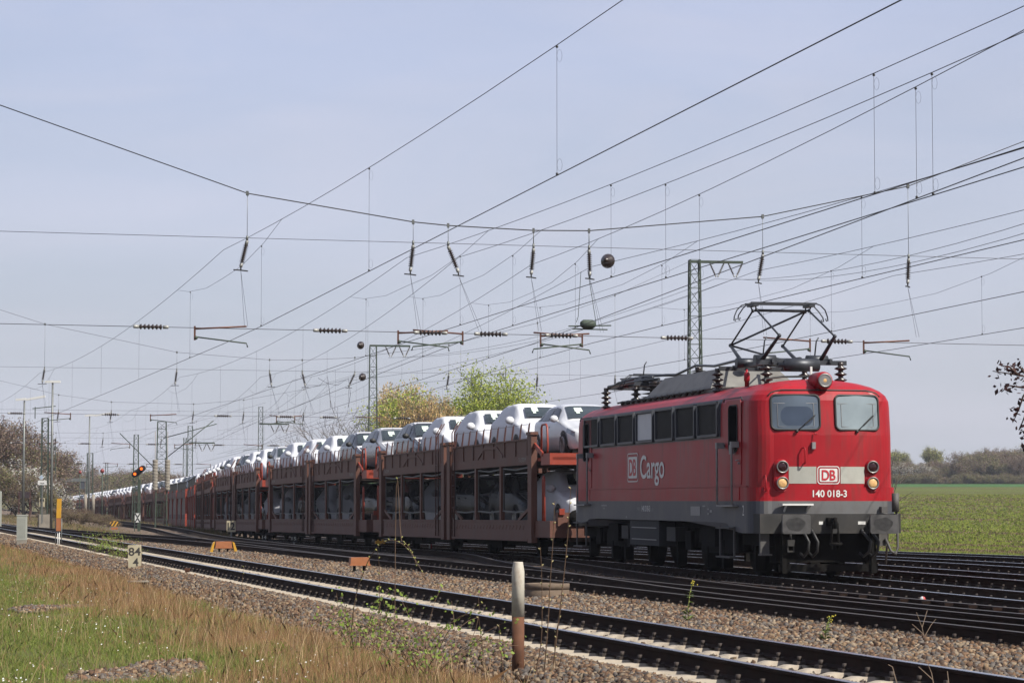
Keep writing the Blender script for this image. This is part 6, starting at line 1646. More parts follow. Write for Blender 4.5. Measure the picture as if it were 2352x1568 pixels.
# wood on the left
gl = 'trees of the wood on the left'
left = [('brown', -25, 950, 300, 'tall brown bare tree at the left edge of the picture, tallest there'), ('brown2', 28, 972, 305, 'tall brown budding tree behind the thin lamp post'), ('brown', 70, 1010, 318, 'brown bare tree with a rounded top left of the signs'),
        ('brown2', 116, 1038, 530, 'brown bare tree behind the tall double-headed lamp post'), ('brown', 150, 1052, 540, 'brown bare tree right of the tall double-headed lamp post'), ('brown2', 185, 1078, 550, 'low brown tree before the hazy hill on the left'),
        ('blossom', 38, 1052, 268, 'white-blossoming tree at the edge of the wood'), ('blossom', 104, 1092, 262, 'small white-blossoming bush beside the mast with the signs'), ('olive', -10, 1060, 262, 'olive green bush at the left edge below the brown trees'), ('olive', 112, 1122, 258, 'low green bush below the small blossoming bush'), ('brown2', 60, 1085, 262, 'low brown thicket below the blossoming tree'), ('brown', 95, 1075, 285, 'low brown thicket behind the white name board')]
for kind, x, y, Z, lab in left: tree_px({'blossom': 'blossom_tree', 'olive': 'bush'}.get(kind, 'bare_tree'), kind, x, y, Z, ground_point((x-CXP)/FPX*Z, Z), lab, gl, None, 1.25)
for i, (x, y, Z, k, wd) in enumerate(((160, 1166, 180, 'brown2', 1.6), (188, 1165, 182, 'brown', 1.5), (214, 1172, 176, 'brown2', 1.7), (240, 1180, 170, 'brown2', 1.6), (140, 1164, 205, 'brown', 1.6), (118, 1164, 205, 'brown2', 1.7), (262, 1190, 165, 'brown2', 1.6))):
    tree_px('thicket', k, x, y, Z, -.5, ('brown scrub hiding the tail of the train, tallest clump', 'brown scrub behind the small white birch', 'brown scrub between the two red-lamp poles', 'low brown scrub at the nearer red-lamp pole', 'brown scrub left of the train tail', 'brown scrub beside the stepped mast foot', 'lowest brown scrub nearest to the wagons')[i], 'scrub beside the far track', None, wd)
p = at_z(200, 1186, -.25); t = thing('birch_sapling', 'thin white birch stem before the brown scrub at the train tail', 'tree', (p.x, 172, -.3)); mb = MB(); mb.tube([(0, 0, 0), (-.03, 0, .7), (-.10, 0, 1.5), (-.06, 0, 2.3)], [.05, .045, .035, .02], 6); mb.tube([(.05, 0, 0), (.16, 0, .8), (.24, 0, 1.7)], [.04, .03, .02], 6); mb.build('trunk', M['birch'], t); mb = MB()
for k in range(24): z = R.uniform(1.2, 2.3); mb.tube([(-.05, 0, z), (-.05+R.uniform(-.4, .4), R.uniform(-.3, .3), z+R.uniform(-.1, .4))], .012, 3)
mb.build('crown', M['twig'], t)
# hazy hill woods behind the train and far tree line behind the field
k = 0
for x in range(215, 720, 26):
    Z = R.uniform(560, 640); y = 1098 - 14*math.sin((x-200)/90.) + R.uniform(-8, 8) - (8 if x < 420 else -6)
    kind = R.choice(['brown', 'brown2', 'olive', 'olive']); X = (x-CXP)/FPX*Z
    tree_px('hill_tree', kind, x, y, Z, ground_point(X, Z), 'hazy brown-green tree on the low hill behind the train', 'hazy trees on the hill behind the train', None, 1.5)
gr_ = 'trees of the hedgerow beyond the field'
row = [('poplar', 2035, 1030, 650, 'pale green feathery tree half hidden by the locomotive'), ('poplar', 2062, 1032, 655, 'pale green feathery tree just right of the locomotive'), ('olive', 2048, 1058, 640, 'low olive bush at the foot of the field edge beside the locomotive'), ('blossom', 2072, 1062, 635, 'white-blossoming tree nearest to the locomotive beyond the field'), ('brown2', 2098, 1056, 650, 'brown bare tree between two blossoming trees'), ('blossom', 2122, 1062, 634, 'white-blossoming tree below the pale pointed crown'), ('poplar', 2142, 1024, 660, 'pale green pointed tree standing above the hedgerow'), ('brown', 2160, 1058, 645, 'brown tree right of the pale pointed one'), ('brown2', 2188, 1068, 650, 'lowest brown tree in the dip of the hedgerow'),
       ('bare', 2208, 1054, 650, 'bare grey tree on the right of the dip'), ('olive', 2236, 1034, 645, 'olive tree at the left shoulder of the large clump'), ('brown2', 2262, 1026, 650, 'broad brown tree in the middle of the large clump'), ('brown', 2292, 1028, 655, 'brown tree right of the middle of the large clump'), ('olive', 2318, 1030, 645, 'olive tree toward the right end of the hedgerow'), ('olive', 2345, 1022, 655, 'green-brown tree at the right edge of the picture'), ('brown2', 2375, 1030, 650, 'brown tree cut by the right edge of the picture')]
for kind, x, y, Z, lab in row: tree_px('hedgerow_tree', kind, x, y, Z, ground_point((x-CXP)/FPX*Z, Z) - .3, lab, gr_, None, 1.3)
for x in range(2034, 2390, 13):
    Z = 640 + R.uniform(-6, 20); top = 1058 if x < 2170 else (1074 if x < 2205 else 1038)
    tree_px('hedgerow_tree', R.choice(['brown2', 'brown', 'olive', 'olive']), x + R.uniform(-4, 4), top + R.uniform(-8, 8), Z, ground_point((x-CXP)/FPX*Z, Z) - 1.2, 'brown bare tree in the closed rank of the hedgerow beyond the field', 'closed rank of trees in the hedgerow', None, 1.35)
for x in range(2034, 2390, 11):
    Z = 628; kind = R.choice(['brown2', 'olive', 'olive']); tree_px('hedgerow_bush', kind, x + R.uniform(-6, 6), 1090 + R.uniform(-8, 8), Z, ground_point((x-CXP)/FPX*Z, Z) - 1.0, 'low dark bush along the foot of the hedgerow beyond the field', 'bushes at the foot of the hedgerow', None, 1.8)
# bare sapling behind the locomotive nose
p = at_depth(2046, 1272, 64); t = thing('bare_sapling', 'leafless dark sapling rising behind the right buffer', 'tree', (p.x-.15, 64, -.4))
mb = MB(); o = t.location
def px(x, y, Z=64): return at_depth(x, y, Z) - o
mb.tube([(0, 0, 0), px(2042, 1180), px(2052, 1130)], [.03, .024, .02], 6); mb.build('trunk', M['bark'], t); mb = MB()
for pts in ([(2045, 1160), (2060, 1110), (2074, 1060)], [(2045, 1140), (2066, 1090), (2062, 1040)], [(2050, 1120), (2048, 1070), (2058, 1030)], [(2042, 1170), (2070, 1145), (2098, 1128)], [(2046, 1190), (2070, 1165), (2090, 1160)], [(2046, 1215), (2062, 1190), (2070, 1168)], [(2048, 1240), (2060, 1225), (2068, 1205)], [(2066, 1110), (2082, 1092), (2090, 1080)], [(2070, 1075), (2082, 1066)]):
    mb.tube([px(x, y, 64 + i*.15) for i, (x, y) in enumerate(pts)], [.016, .011, .006][:len(pts)], 4)
mb.build('branch', M['bark'], t)
# dark-leaved branch reaching in from the right
t = thing('copper_leaved_tree', 'branch with dark purple-brown leaves hanging in at the right edge', 'tree', (at_depth(2620, 1400, 33).x, 33, -.4)); o = t.location
mb = MB(); q = lambda x, y, Z=33: at_depth(x, y, Z) - o
mb.tube([(0, 0, 0), q(2600, 1100), q(2560, 800)], [.10, .08, .05], 8); mb.build('trunk', M['bark_brown'], t)
br = [[(2580, 900), (2480, 880), (2380, 870), (2320, 858), (2280, 852)], [(2400, 872), (2350, 890), (2318, 885), (2300, 900)], [(2380, 870), (2350, 910), (2340, 940), (2330, 962)], [(2420, 876), (2370, 920), (2352, 960), (2342, 985)], [(2340, 862), (2318, 842), (2300, 840)], [(2360, 866), (2345, 845), (2335, 838)], [(2450, 878), (2390, 940), (2360, 1000), (2350, 1030)]]
mb = MB(); leaves = []
for b in br:
    pts = [q(x, y, 33 + R.uniform(-.25, .25)) for x, y in b]; mb.tube(pts, [.018 - .012*i/(len(pts)-1) for i in range(len(pts))], 5)
    for a, c in zip(pts[:-1], pts[1:]):
        for k in range(11):
            m_ = a.lerp(c, R.random()) + Vector((R.gauss(0, .05), R.gauss(0, .06), R.gauss(-.01, .05))); leaves.append(m_)
mb.build('branch', M['bark_brown'], t)
V = []; F = []; C = []
for m_ in leaves:
    u = Vector((R.gauss(0, 1), R.gauss(0, 1), R.gauss(-.8, .6))).normalized()*R.uniform(.025, .05); v = u.orthogonal().normalized(); v.rotate(Matrix.Rotation(R.uniform(0, 6.28), 3, u.normalized())); v *= u.length*.55
    i = len(V); V += [m_ - u, m_ + v, m_ + u, m_ - v]; F.append((i, i+1, i+2, i+3)); c = R.choice([(.055, .022, .025), (.035, .018, .02), (.08, .035, .03)]); C += [c]*4
c_ = np_mesh('crown', np.array([tuple(v) for v in V]), np.array(F), M['leafy'], 4, np.array(C)); c_.parent = t
# ------------------------------------------------------------------ foreground shoots, brambles and weeds
def shoot(label, pts, Z, r0, buds, group, leafcol=(.34, .30, .08), zlow=-.35, name='willow_shoot'):
    P = [at_depth(x, y, Z + .12*i) for i, (x, y) in enumerate(pts)]; b = P[-1].copy(); b.z = min(b.z, zlow)
    t = thing(name, label, 'plant', b, 0, 0, group); Q = [p - b for p in P]
    if P[-1].z > zlow + .02: Q.append(Vector((0, 0, 0)))
    # smooth
    S = []
    for i in range(len(Q)-1):
        for k in range(5): 
            u = k/5; p0, p1, p2, p3 = Q[max(i-1, 0)], Q[i], Q[i+1], Q[min(i+2, len(Q)-1)]
            S.append(.5*((2*p1) + (p2-p0)*u + (2*p0-5*p1+4*p2-p3)*u*u + (3*p1-p0-3*p2+p3)*u**3))
    S.append(Q[-1]); n = len(S)
    mb = MB(); mb.tube(S, [r0*(.35 + .65*i/(n-1)) for i in range(n)], 5); mb.build('stem', M['twig'], t)
    mb = MB()
    for k in range(buds):
        i = int((k+.3)/buds*(n-2)); p = S[i].lerp(S[i+1], R.random()); s = 1 if k % 2 else -1
        d = Vector((s*R.uniform(.5, 1), R.uniform(-.5, .5), R.uniform(.5, 1.2))).normalized()
        mb.lathe([(0, 0), (.007, .007), (.008, .014), (.004, .026), (0, .03)], p, d, 6)
    mb.build('buds', M['bud'] if leafcol is None else M['budg'], t)
    return t
M['bud'] = mat('pale_bud', (.42, .36, .16), .7, 0, .2, 20); M['budg'] = mat('green_bud', (.30, .30, .07), .7, 0, .25, 20)
gs = 'budding shoots beside the white post'
shoot('tallest straight budding shoot right of the white post', [(1311, 1119), (1307, 1180), (1303, 1240), (1293, 1340), (1280, 1450), (1266, 1568)], 24.6, .0075, 12, gs, None)
shoot('second tallest budding shoot right of the white post', [(1274, 1151), (1270, 1240), (1264, 1330), (1258, 1440), (1248, 1568)], 24.8, .0075, 10, gs, None)
shoot('shorter budding shoot nearest to the white post', [(1241, 1256), (1244, 1320), (1245, 1400), (1242, 1480), (1225, 1568)], 24.7, .0065, 8, gs, None)
shoot('slanting budding shoot crossing low behind the taller ones', [(1296, 1360), (1284, 1420), (1274, 1480), (1280, 1568)], 24.9, .006, 6, gs, None)
shoot('low budding shoot left of the white post, the longer one', [(1099, 1415), (1106, 1470), (1114, 1520), (1122, 1568)], 25.2, .006, 6, gs, None)
shoot('low budding shoot close beside the foot of the white post', [(1146, 1437), (1150, 1490), (1158, 1568)], 25.2, .006, 5, gs, None)
gb = 'thorny bramble canes in the dry grass'
shoot('arching bramble cane with small green leaves before the wagons', [(971, 1314), (954, 1285), (940, 1264), (920, 1246), (896, 1240), (872, 1251), (850, 1280), (836, 1312), (822, 1350), (812, 1400), (806, 1470)], 28.5, .007, 22, gb, name='bramble_cane')
shoot('side twig of the arching bramble, hanging over its tip', [(958, 1300), (948, 1272), (936, 1252), (922, 1241), (908, 1246)], 28.6, .005, 8, gb, zlow=-9, name='bramble_cane')
shoot('upright thin bramble stem below the arch', [(866, 1262), (871, 1300), (872, 1360), (873, 1420), (876, 1500)], 28.6, .006, 8, gb, name='bramble_cane')
shoot('bramble cane leaning over the near rail', [(1110, 1384), (1085, 1398), (1050, 1425), (1020, 1465), (1000, 1520)], 27, .006, 9, gb, name='bramble_cane')
shoot('reddish bramble cane leaning left, low in the grass', [(880, 1450), (920, 1462), (950, 1490), (960, 1540)], 26.5, .006, 7, gb, name='bramble_cane')
shoot('bramble cane arching at the bottom edge of the picture', [(850, 1440), (880, 1425), (905, 1440), (930, 1480), (945, 1568)], 26, .006, 9, gb, name='bramble_cane')
shoot('upright brown stem at the right of the dry grass', [(560, 1300), (556, 1340), (553, 1400)], 44, .006, 4, gb, name='bramble_cane')
shoot('upright brown stem beside the number 84 stone', [(326, 1232), (325, 1280), (324, 1340)], 52, .006, 4, gb, name='bramble_cane')
shoot('slim stem among the weeds below the rusty stub', [(500, 1310), (502, 1360), (505, 1420)], 46, .006, 4, gb, name='bramble_cane')
# thorny low bushes
def low_bush(label, x, y, Z, w_, h_, n, seed, cols, group):
    rg = random.Random(seed); b = at_z(x, y, -.28); Z = b.y; t = thing('bramble_bush', label, 'bush', b, 0, 0, group)
    mb = MB(); L_ = []
    for k in range(n):
        p = Vector((rg.uniform(-.2, .2)*w_, rg.uniform(-.3, .3)*w_, 0)); d = Vector((rg.gauss(0, .5), rg.gauss(0, .4), 1)).normalized(); pts = [p]
        for i in range(6): d = (d + Vector((rg.gauss(0, .18), rg.gauss(0, .18), -.10*i*.5))).normalized(); pts.append(pts[-1] + d*h_/4.5)
        mb.tube(pts, [.006 - .0007*i for i in range(7)], 4)
        for q_ in pts[2:]:
            for j in range(3): L_.append(q_ + Vector((rg.gauss(0, .04), rg.gauss(0, .04), rg.gauss(0, .04))))
    mb.build('stems', M['twig'], t); V = []; F = []; C = []
    for m_ in L_:
        u = Vector((rg.gauss(0, 1), rg.gauss(0, 1), rg.gauss(.3, 1))).normalized()*rg.uniform(.012, .028); v = u.orthogonal()*.6; i = len(V); V += [m_-u, m_+v, m_+u, m_-v]; F.append((i, i+1, i+2, i+3)); C += [rg.choice(cols)]*4
    o = np_mesh('leaves', np.array([tuple(v) for v in V]), np.array(F), M['leafy'], 4, np.array(C)); o.parent = t
LG = [(.22, .30, .05), (.28, .36, .08), (.16, .22, .05)]
gq = 'low thorny bushes in the verge'
low_bush('thorny bush with few green leaves at the bottom centre, left of the white post', 985, 1575, 25, .8, .75, 26, 4, LG, gq)
low_bush('thorny bush beside the arching bramble', 838, 1500, 28, .6, .6, 16, 5, LG, gq)
low_bush('low leafy bush between the orange post and the number 84 stone', 225, 1275, 80, 1.6, .7, 46, 6, LG, gq)
low_bush('low leafy bush just left of the number 84 stone', 275, 1290, 70, 1.0, .55, 30, 8, LG, gq)
# weeds on the ballast
def weed(label, x, ybase, ytop, zg, flowers):
    b = at_z(x, ybase, zg); Z = b.y; h = (ybase-ytop)/FPX*Z; t = thing('flowering_weed', label, 'plant', b, 0, 0, 'green weeds growing in the ballast'); mb = MB(); pts = [Vector((0, 0, -.03)), Vector((.01, 0, h*.4)), Vector((.03, 0, h*.75)), Vector((.07, 0, h))]; mb.tube(pts, [.008, .007, .005, .004], 5); mb.build('stem', M['budg'], t)
    mb = MB(); rg = random.Random(int(x))
    for k in range(34):
        u = rg.random()**1.4; p = Vector((.07*u**2, 0, h*u)); a = rg.uniform(0, 6.28); Lf = .11*(1-.65*u)*rg.uniform(.6, 1.2); d = Vector((math.cos(a), math.sin(a), rg.uniform(.1, .8))); v = Vector((-math.sin(a), math.cos(a), 0))*Lf*.22
        m_ = p + d*Lf*.5 + Vector((0, 0, .01)); e = p + d*Lf - Vector((0, 0, Lf*.15)); mb.add([p, m_+v, e, m_-v], [(0, 1, 2, 3)])
    mb.build('leaves', mat('weed_leaf', (.15, .22, .03), .6, 0, .25, 15), t)
    if flowers:
        mb = MB()
        for k in range(12): mb.ball(Vector((.07+rg.gauss(0, .025), rg.gauss(0, .025), h + rg.gauss(0, .02))), .010, 5)
        mb.build('flowers', mat('yellow_flower', (.60, .50, .03), .6), t)
weed('taller green weed with a yellow flower head on the ballast before the locomotive', 1580, 1424, 1340, -.2, True)
weed('small green weed on the ballast strip, toward the right', 1895, 1467, 1418, -.2, True)
def dry_twigs(label, x, y, pts):
    b = at_z(x, y, -.2); t = thing('dry_twig', label, 'plant', b, 0, 0, 'dry grey twigs on the ballast'); o = b; mb = MB()
    for s in pts: mb.tube([at_depth(a, c, b.y) - o for a, c in s], [.006, .004, .003, .002][:len(s)], 4)
    mb.build('stems', M['dry'], t)
M['dry'] = mat('dry_stem', (.30, .22, .15), .8, 0, .2, 12)
dry_twigs('forked dry twig on the ballast at the right, upper of the two', 2125, 1472, [[(2125, 1472), (2118, 1440), (2105, 1405)], [(2121, 1455), (2095, 1432)], [(2123, 1462), (2138, 1435), (2150, 1420)], [(2118, 1440), (2130, 1400)]])
dry_twigs('forked dry twig beside the near rail, bottom right', 2148, 1590, [[(2148, 1590), (2140, 1545), (2130, 1520)], [(2143, 1560), (2110, 1530)], [(2060, 1568), (2050, 1530), (2040, 1525)], [(2180, 1575), (2176, 1540)]])
# ------------------------------------------------------------------ grass
def patch_noise(x, z, s, o=0): return np.array([mnoise.noise((a*s+o, b*s, o)) for a, b in zip(x, z)])
def make_grass(name, label, N, zr, seed, power, edge=None):
    rg = np.random.default_rng(seed)
    Z = zr[0]*(zr[1]/zr[0])**(rg.random(N)**power)
    d = 1.75 + rg.gamma(1.9, 2.1, N); d = np.where(rg.random(N) < .45, 1.7 + rg.random(N)*9.0, d) - .55*np.clip((Z-40)/20, 0, 1)
    if edge: d = rg.uniform(edge[0], edge[1], N)
    X = t1(Z) - d/.967
    ok = (X > -.213*Z - .3) & (X < .05*Z)
    X, Z, d = X[ok], Z[ok], d[ok]
    n1 = patch_noise(X, Z, .55, 3.1); n2 = patch_noise(X, Z, 1.9, 7.7); n3 = patch_noise(X, Z, .22, 1.3)
    # bare gravel patches and the ragged edge of the ballast
    gp = np.zeros(len(X), bool)
    for cx, cz, rx, rz in GRAVEL: gp |= (((X-cx)/rx)**2 + ((Z-cz)/rz)**2) < 1 + .5*n2
    keep = ~gp & (d > 1.95 - .50*np.clip((Z-34)/22, 0, 1) + .5*n1 + .35*n2)
    if edge: keep = (d > 1.38 + .30*n1 + .25*n2)
    keep &= ~((d > 5.2 + n1*1.6) & (n2 > .28) & (rg.random(len(X)) < .75))
    X, Z, d, n1, n2, n3 = [a[keep] for a in (X, Z, d, n1, n2, n3)]
    n = len(X)
    straw = np.clip(1.1 - np.abs(d - 3.8)/1.5 + 1.0*n1 + .7*n3 + .5*n2, 0, 1)
    straw = np.where(Z > 70, np.maximum(straw, .55 + .4*n1), straw)
    isS = rg.random(n) < straw*.50 + .09
    h = np.where(isS, .05 + .19*rg.random(n)**1.9*(.6 + .6*straw), rg.uniform(.03, .10, n)*(1 + 1.4*np.clip(n2, 0, 1)))
    h = np.where(d < 2.6, h*.6, h)
    wdt = np.maximum(np.where(isS, .0016, .0026), Z*.00006)*rg.uniform(.7, 1.4, n)
    a = rg.uniform(0, 6.283, n); lean = np.where(isS, rg.normal(0, .28, n), rg.normal(0, .5, n))
    b2 = rg.uniform(0, 6.283, n); G = np.maximum(gz_base(X, Z), np.interp((t1(Z)-X), [1.3, 1.75, 2.75, 3.2], [-.222, -.22, -.40, -.6]))
    base = np.stack([X, Z, G - .01], -1); side = np.stack([np.cos(a), np.sin(a)*.4, 0*a], -1)*wdt[:, None]
    ld = np.stack([np.cos(b2)*lean, np.sin(b2)*lean, np.ones(n)], -1)
    mid = base + ld*(h*.55)[:, None]; ld2 = ld.copy(); ld2[:, :2] *= 1.7; tip = base + ld2*h[:, None]
    V = np.stack([base - side, base + side, mid + side*.7, tip, mid - side*.7], 1).reshape(-1, 3)
    F = np.arange(n*5).reshape(n, 5)
    gcol = np.array([(.26, .30, .06), (.33, .36, .085), (.20, .24, .045), (.40, .38, .15)])[rg.integers(0, 4, n)]
    scol = np.array([(.52, .36, .19), (.40, .26, .14), (.66, .50, .28), (.27, .17, .09), (.46, .28, .155)])[rg.integers(0, 5, n)]
    C = np.where(isS[:, None], scol*np.array([[.80, .69, .62]]), gcol*np.array([[.70, .80, .70]]))*rg.uniform(.7, 1.2, (n, 1)); C = np.repeat(C, 5, 0)
    o = np_mesh(name, V, F, M['bladey'], 5, C); tag(o, label, kind='stuff'); return o
pa = at_z(122, 1398, -.27); pb = at_z(310, 1548, -.27); pc = at_z(270, 1490, -.27); pd = at_z(410, 1552, -.27)
GRAVEL = [(pa.x, pa.y, .60, 1.5), (pb.x, pb.y, .62, 1.6), (pd.x-.1, pd.y+.5, .28, 1.0)]
make_grass('grass', 'green and dry straw-coloured grass of the verge', 480000, (21, 62), 5, 1.15)
make_grass('grass', 'dry grass along the verge farther down the line', 110000, (60, 175), 6, 1.0)
# young crop plants and clods of the field
def crop(N, seed):
    rg = np.random.default_rng(seed); Z = 62*(330/62)**rg.random(N); e = t6(Z) + 4.6; X = e + rg.random(N)**.8*np.maximum(.215*Z - e, .1); k = X > e; X, Z = X[k], Z[k]; n = len(X)
    h = rg.uniform(.05, .13, n); wd = rg.uniform(.03, .08, n)*(1 + Z/300); a = rg.uniform(-.5, .5, n); b = np.stack([X, Z, gz(X, Z) - .04], -1); s = np.stack([np.cos(a), np.sin(a), 0*a], -1)*wd[:, None]
    tp = b + np.stack([rg.normal(0, .03, n), rg.normal(0, .03, n), h + .04], -1); V = np.stack([b-s, b+s, tp], 1).reshape(-1, 3)
    row = patch_noise((X*.978+Z*.208), Z*.02, .42, 4.4); br = (rg.random(n) < .13) | ((row > .26) & (rg.random(n) < .8))
    C = np.where(br[:, None], np.array([(.17, .12, .065), (.26, .20, .12), (.11, .08, .045)])[rg.integers(0, 3, n)], np.array([(.18, .22, .032), (.235, .27, .05), (.14, .18, .026)])[rg.integers(0, 3, n)]); o = np_mesh('crop_plants', V, np.arange(n*3).reshape(n, 3), M['bladey'], 3, np.repeat(C, 3, 0)); tag(o, 'young crop plants and clods of soil across the field', kind='stuff')
crop(90000, 17)
# white daisies and pale litter, tall single stalks
def flecks(N, seed):
    rg = np.random.default_rng(seed); Z = 21*(60/21)**(rg.random(N)**1.2); d = 3.0 + rg.random(N)*6; X = t1(Z) - d/.967; n2 = patch_noise(X, Z, .8, 2.2); k = (X > -.213*Z) & (n2 > .05); X, Z = X[k], Z[k]; n = len(X)
    s = rg.uniform(.004, .009, n)[:, None]; b = np.stack([X, Z, gz_base(X, Z) + rg.uniform(.03, .12, n)], -1); a = np.array([[1, 0, .2]])*s; c = np.array([[0, .5, .8]])*s
    V = np.stack([b-a-c, b+a-c, b+a+c, b-a+c], 1).reshape(-1, 3); C = np.where(rg.random((n, 1)) < .6, np.array([[.95, .95, .9]]), np.array([[.62, .5, .34]])); o = np_mesh('grass_flowers', V, np.arange(n*4).reshape(n, 4), M['bladey'], 4, np.repeat(C, 4, 0)); tag(o, 'tiny white flowers and pale litter in the grass', kind='stuff')
flecks(1500, 12)
def stalks(N, seed):
    rg = np.random.default_rng(seed); Z = 22*(58/22)**(rg.random(N)); d = 2.2 + rg.gamma(2, 1.0, N); X = t1(Z) - d/.967; k = (X > -.213*Z) & (X < .04*Z); X, Z = X[k], Z[k]; n = len(X)
    h = rg.uniform(.15, .5, n); ln = rg.normal(0, .22, (n, 2)); b = np.stack([X, Z, gz_base(X, Z)], -1); tp = b + np.stack([ln[:, 0]*h, ln[:, 1]*h, h], -1); md = b + (tp-b)*.5; md[:, :2] -= ln*h[:, None]*.12
    s = np.array([[.0022, 0, 0]]); V = np.stack([b-s, b+s, md+s*.8, tp, md-s*.8], 1).reshape(-1, 3); C = np.array([(.60, .44, .25), (.34, .2, .11), (.48, .33, .2), (.25, .15, .09)])[rg.integers(0, 4, n)]; o = np_mesh('grass_stalks', V, np.arange(n*5).reshape(n, 5), M['bladey'], 5, np.repeat(C, 5, 0)); tag(o, 'taller single dead stalks standing in the verge grass', kind='stuff')
stalks(1900, 13)
# bank grass between the far tracks
make_grass('grass', 'dry reddish grass creeping up to the sleeper ends of the nearest track', 60000, (50, 190), 9, 1.0, (1.05, 3.2))
def bank(N, seed):
    rg = np.random.default_rng(seed); Z = rg.uniform(125, 300, N); x2 = t2(Z); X = x2 + rg.uniform(1.9, 3.6, N); low = rg.random(N) < .35; X = np.where(low, (t1(Z)+x2)/2 + rg.uniform(-.5, .5, N)*np.maximum(x2-t1(Z)-3.6, 0), X)
    h = rg.uniform(.15, .5, N)*np.where(low, .4, 1); a = rg.uniform(0, 6.28, N); s = np.stack([np.cos(a), np.sin(a), 0*a], -1)*.03
    b = np.stack([X, Z, gz_base(X, Z) + .08], -1); tp = b + np.stack([rg.normal(0, .1, N), 0*a, h], -1); V = np.stack([b-s, b+s, tp], 1).reshape(-1, 3); F = np.arange(N*3).reshape(N, 3)
    C = np.array([(.20, .14, .07), (.15, .11, .05), (.13, .14, .04), (.24, .18, .09)])[rg.integers(0, 4, N)]; o = np_mesh('grass', V, F, M['bladey'], 3, np.repeat(C, 3, 0)); tag(o, 'dry grass on the bank between the far tracks', kind='stuff')
bank(26000, 8)
# ------------------------------------------------------------------ loose ballast stones
def stones(name, label, X, Z, H, size, seed, tint=1.0):
    rg = np.random.default_rng(seed); n = len(X)
    cube = np.array([(-1,-1,-1),(1,-1,-1),(1,1,-1),(-1,1,-1),(-1,-1,1),(1,-1,1),(1,1,1),(-1,1,1)], float)
    P = cube[None]*rg.uniform(.45, 1.0, (n, 8, 3)); P *= rg.uniform(.6, 1.15, (n, 1, 3))
    q = rg.normal(0, 1, (n, 4)); q /= np.linalg.norm(q, axis=1, keepdims=True); w_, x, y, z = q.T
    Rm = np.stack([1-2*(y*y+z*z), 2*(x*y-z*w_), 2*(x*z+y*w_), 2*(x*y+z*w_), 1-2*(x*x+z*z), 2*(y*z-x*w_), 2*(x*z-y*w_), 2*(y*z+x*w_), 1-2*(x*x+y*y)], -1).reshape(n, 3, 3)
    P = np.einsum('nij,nkj->nki', Rm, P)*size[:, None, None]
    P += np.stack([X, Z, H + size*.25], -1)[:, None]
    tri = np.array([(3,2,1,0),(4,5,6,7),(0,1,5,4),(1,2,6,5),(2,3,7,6),(3,0,4,7)])
    F = (np.arange(n)[:, None, None]*8 + tri[None]).reshape(-1, 4)
    cols = np.array([(.195, .125, .078), (.15, .093, .062), (.25, .18, .115), (.12, .108, .10), (.165, .148, .13), (.09, .062, .046), (.29, .235, .17)])
    dr = np.minimum(np.abs(np.abs(X-t1(Z))-.7535), np.abs(np.abs(X-t2(Z))-.7535)); st = 1 - .45*np.exp(-(dr/.32)**2); C = cols[rg.integers(0, 7, n)]*rg.uniform(.75, 1.2, (n, 1))*tint*st[:, None]*np.stack([np.ones(n), .96 - .05*(1-st), .93 - .12*(1-st)], -1); o = np_mesh(name, P.reshape(-1, 3), F, M['stone'], 4, np.repeat(C, 8, 0)); tag(o, label, kind='stuff'); return o
rg = np.random.default_rng(21)
def bal_h(X, Z):
    x1, x2 = t1(Z), t2(Z); mid = np.clip(np.minimum(X-(x1+1.3), (x2-1.3)-X), 0, .8); return -.185 - .05*mid/.8 - .15*np.clip(x1-1.75-X, 0, 1.2) - .03*(np.abs(X-x1) < 1.36)
N = 44000
Z = 20.5*(112/20.5)**rg.random(N); lo, hi = t1(Z) + .83, t2(Z) - .60; X = lo + (hi-lo)*rg.random(N); k = np.abs(X) < .215*Z; X, Z = X[k], Z[k]
stones('ballast_stones', 'loose brown and grey stones between the nearest two tracks', X, Z, bal_h(X, Z), rg.uniform(.018, .040, len(X))*(1+.004*Z), 31)
N = 26000; Z = 20.5*(125/20.5)**rg.random(N); X = t1(Z) - 1.36 - np.abs(rg.gamma(1.3, .45, N)); k = (X > -.215*Z) & (X < .215*Z); X, Z = X[k], Z[k]
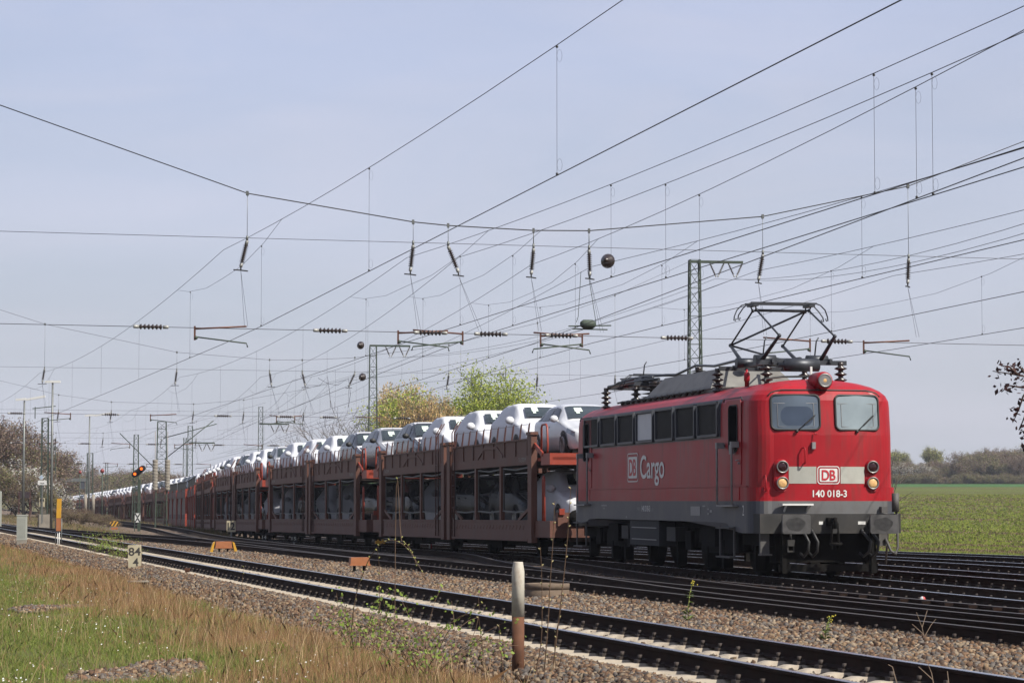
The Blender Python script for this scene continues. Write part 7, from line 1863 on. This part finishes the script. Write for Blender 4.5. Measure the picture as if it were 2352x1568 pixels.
stones('ballast_stones', 'loose grey stones along the grass side of the nearest track', X, Z, bal_h(X, Z), rg.uniform(.018, .038, len(X))*(1+.004*Z), 32, .92)
N = 17000; Z = 20.5*(66/20.5)**rg.random(N); X = t1(Z) + rg.uniform(-1.42, 1.36, N); fr = ((Z + .262*(X - t1(Z)) - 17)/(.6*.967)) % 1.0
k = (np.abs(X) < .215*Z) & (np.abs(fr - .5) < .29) & (np.abs(np.abs(X - t1(Z)) - .7535) > .1); X, Z = X[k], Z[k]
stones('ballast_stones', 'loose stones lying between the rails of the nearest track', X, Z, np.full(len(X), -.232), rg.uniform(.016, .032, len(X)), 33, .85)
N = 9000; Z = 27*(62/27)**rg.random(N); X = t2(Z) + .85 + rg.random(N)*np.maximum(t3(Z) - t2(Z) - 1.7, .1); k = np.abs(X) < .215*Z; X, Z = X[k], Z[k]
stones('ballast_stones', 'loose stones between the second track and the locomotive', X, Z, np.full(len(X), -.195), rg.uniform(.018, .042, len(X)), 34, .85)
for i, (cx, cz, rx, rz_) in enumerate(GRAVEL):
    n = 1100 if i < 2 else 260; a = rg.uniform(0, 6.28, n); r = np.sqrt(rg.random(n))*1.05; X = cx + rx*r*np.cos(a); Z = cz + rz_*r*np.sin(a)
    stones('gravel_patch', ('patch of loose grey gravel in the grass, the farther one', 'patch of loose grey gravel at the bottom edge of the grass', 'small scatter of gravel beside the bottom patch')[i], X, Z, gz_base(X, Z) + .01, rg.uniform(.018, .042, n), 40+i, 1.0)
# ================================================================== air
M['haze'] = bpy.data.materials.new('thin_haze'); M['haze'].use_nodes = True
_t = M['haze'].node_tree; _t.nodes.clear(); _o = _t.nodes.new('ShaderNodeOutputMaterial'); _v = _t.nodes.new('ShaderNodeVolumePrincipled')
_v.inputs['Color'].default_value = (.80, .85, .95, 1); _v.inputs['Density'].default_value = .00014; _v.inputs['Anisotropy'].default_value = .2
_t.links.new(_v.outputs[0], _o.inputs['Volume'])
mb = MB(); mb.box(-960, 1060, -60, 1880, -8, 45); hz = mb.build('haze', M['haze']); tag(hz, 'thin pale spring haze over the whole scene', kind='stuff')
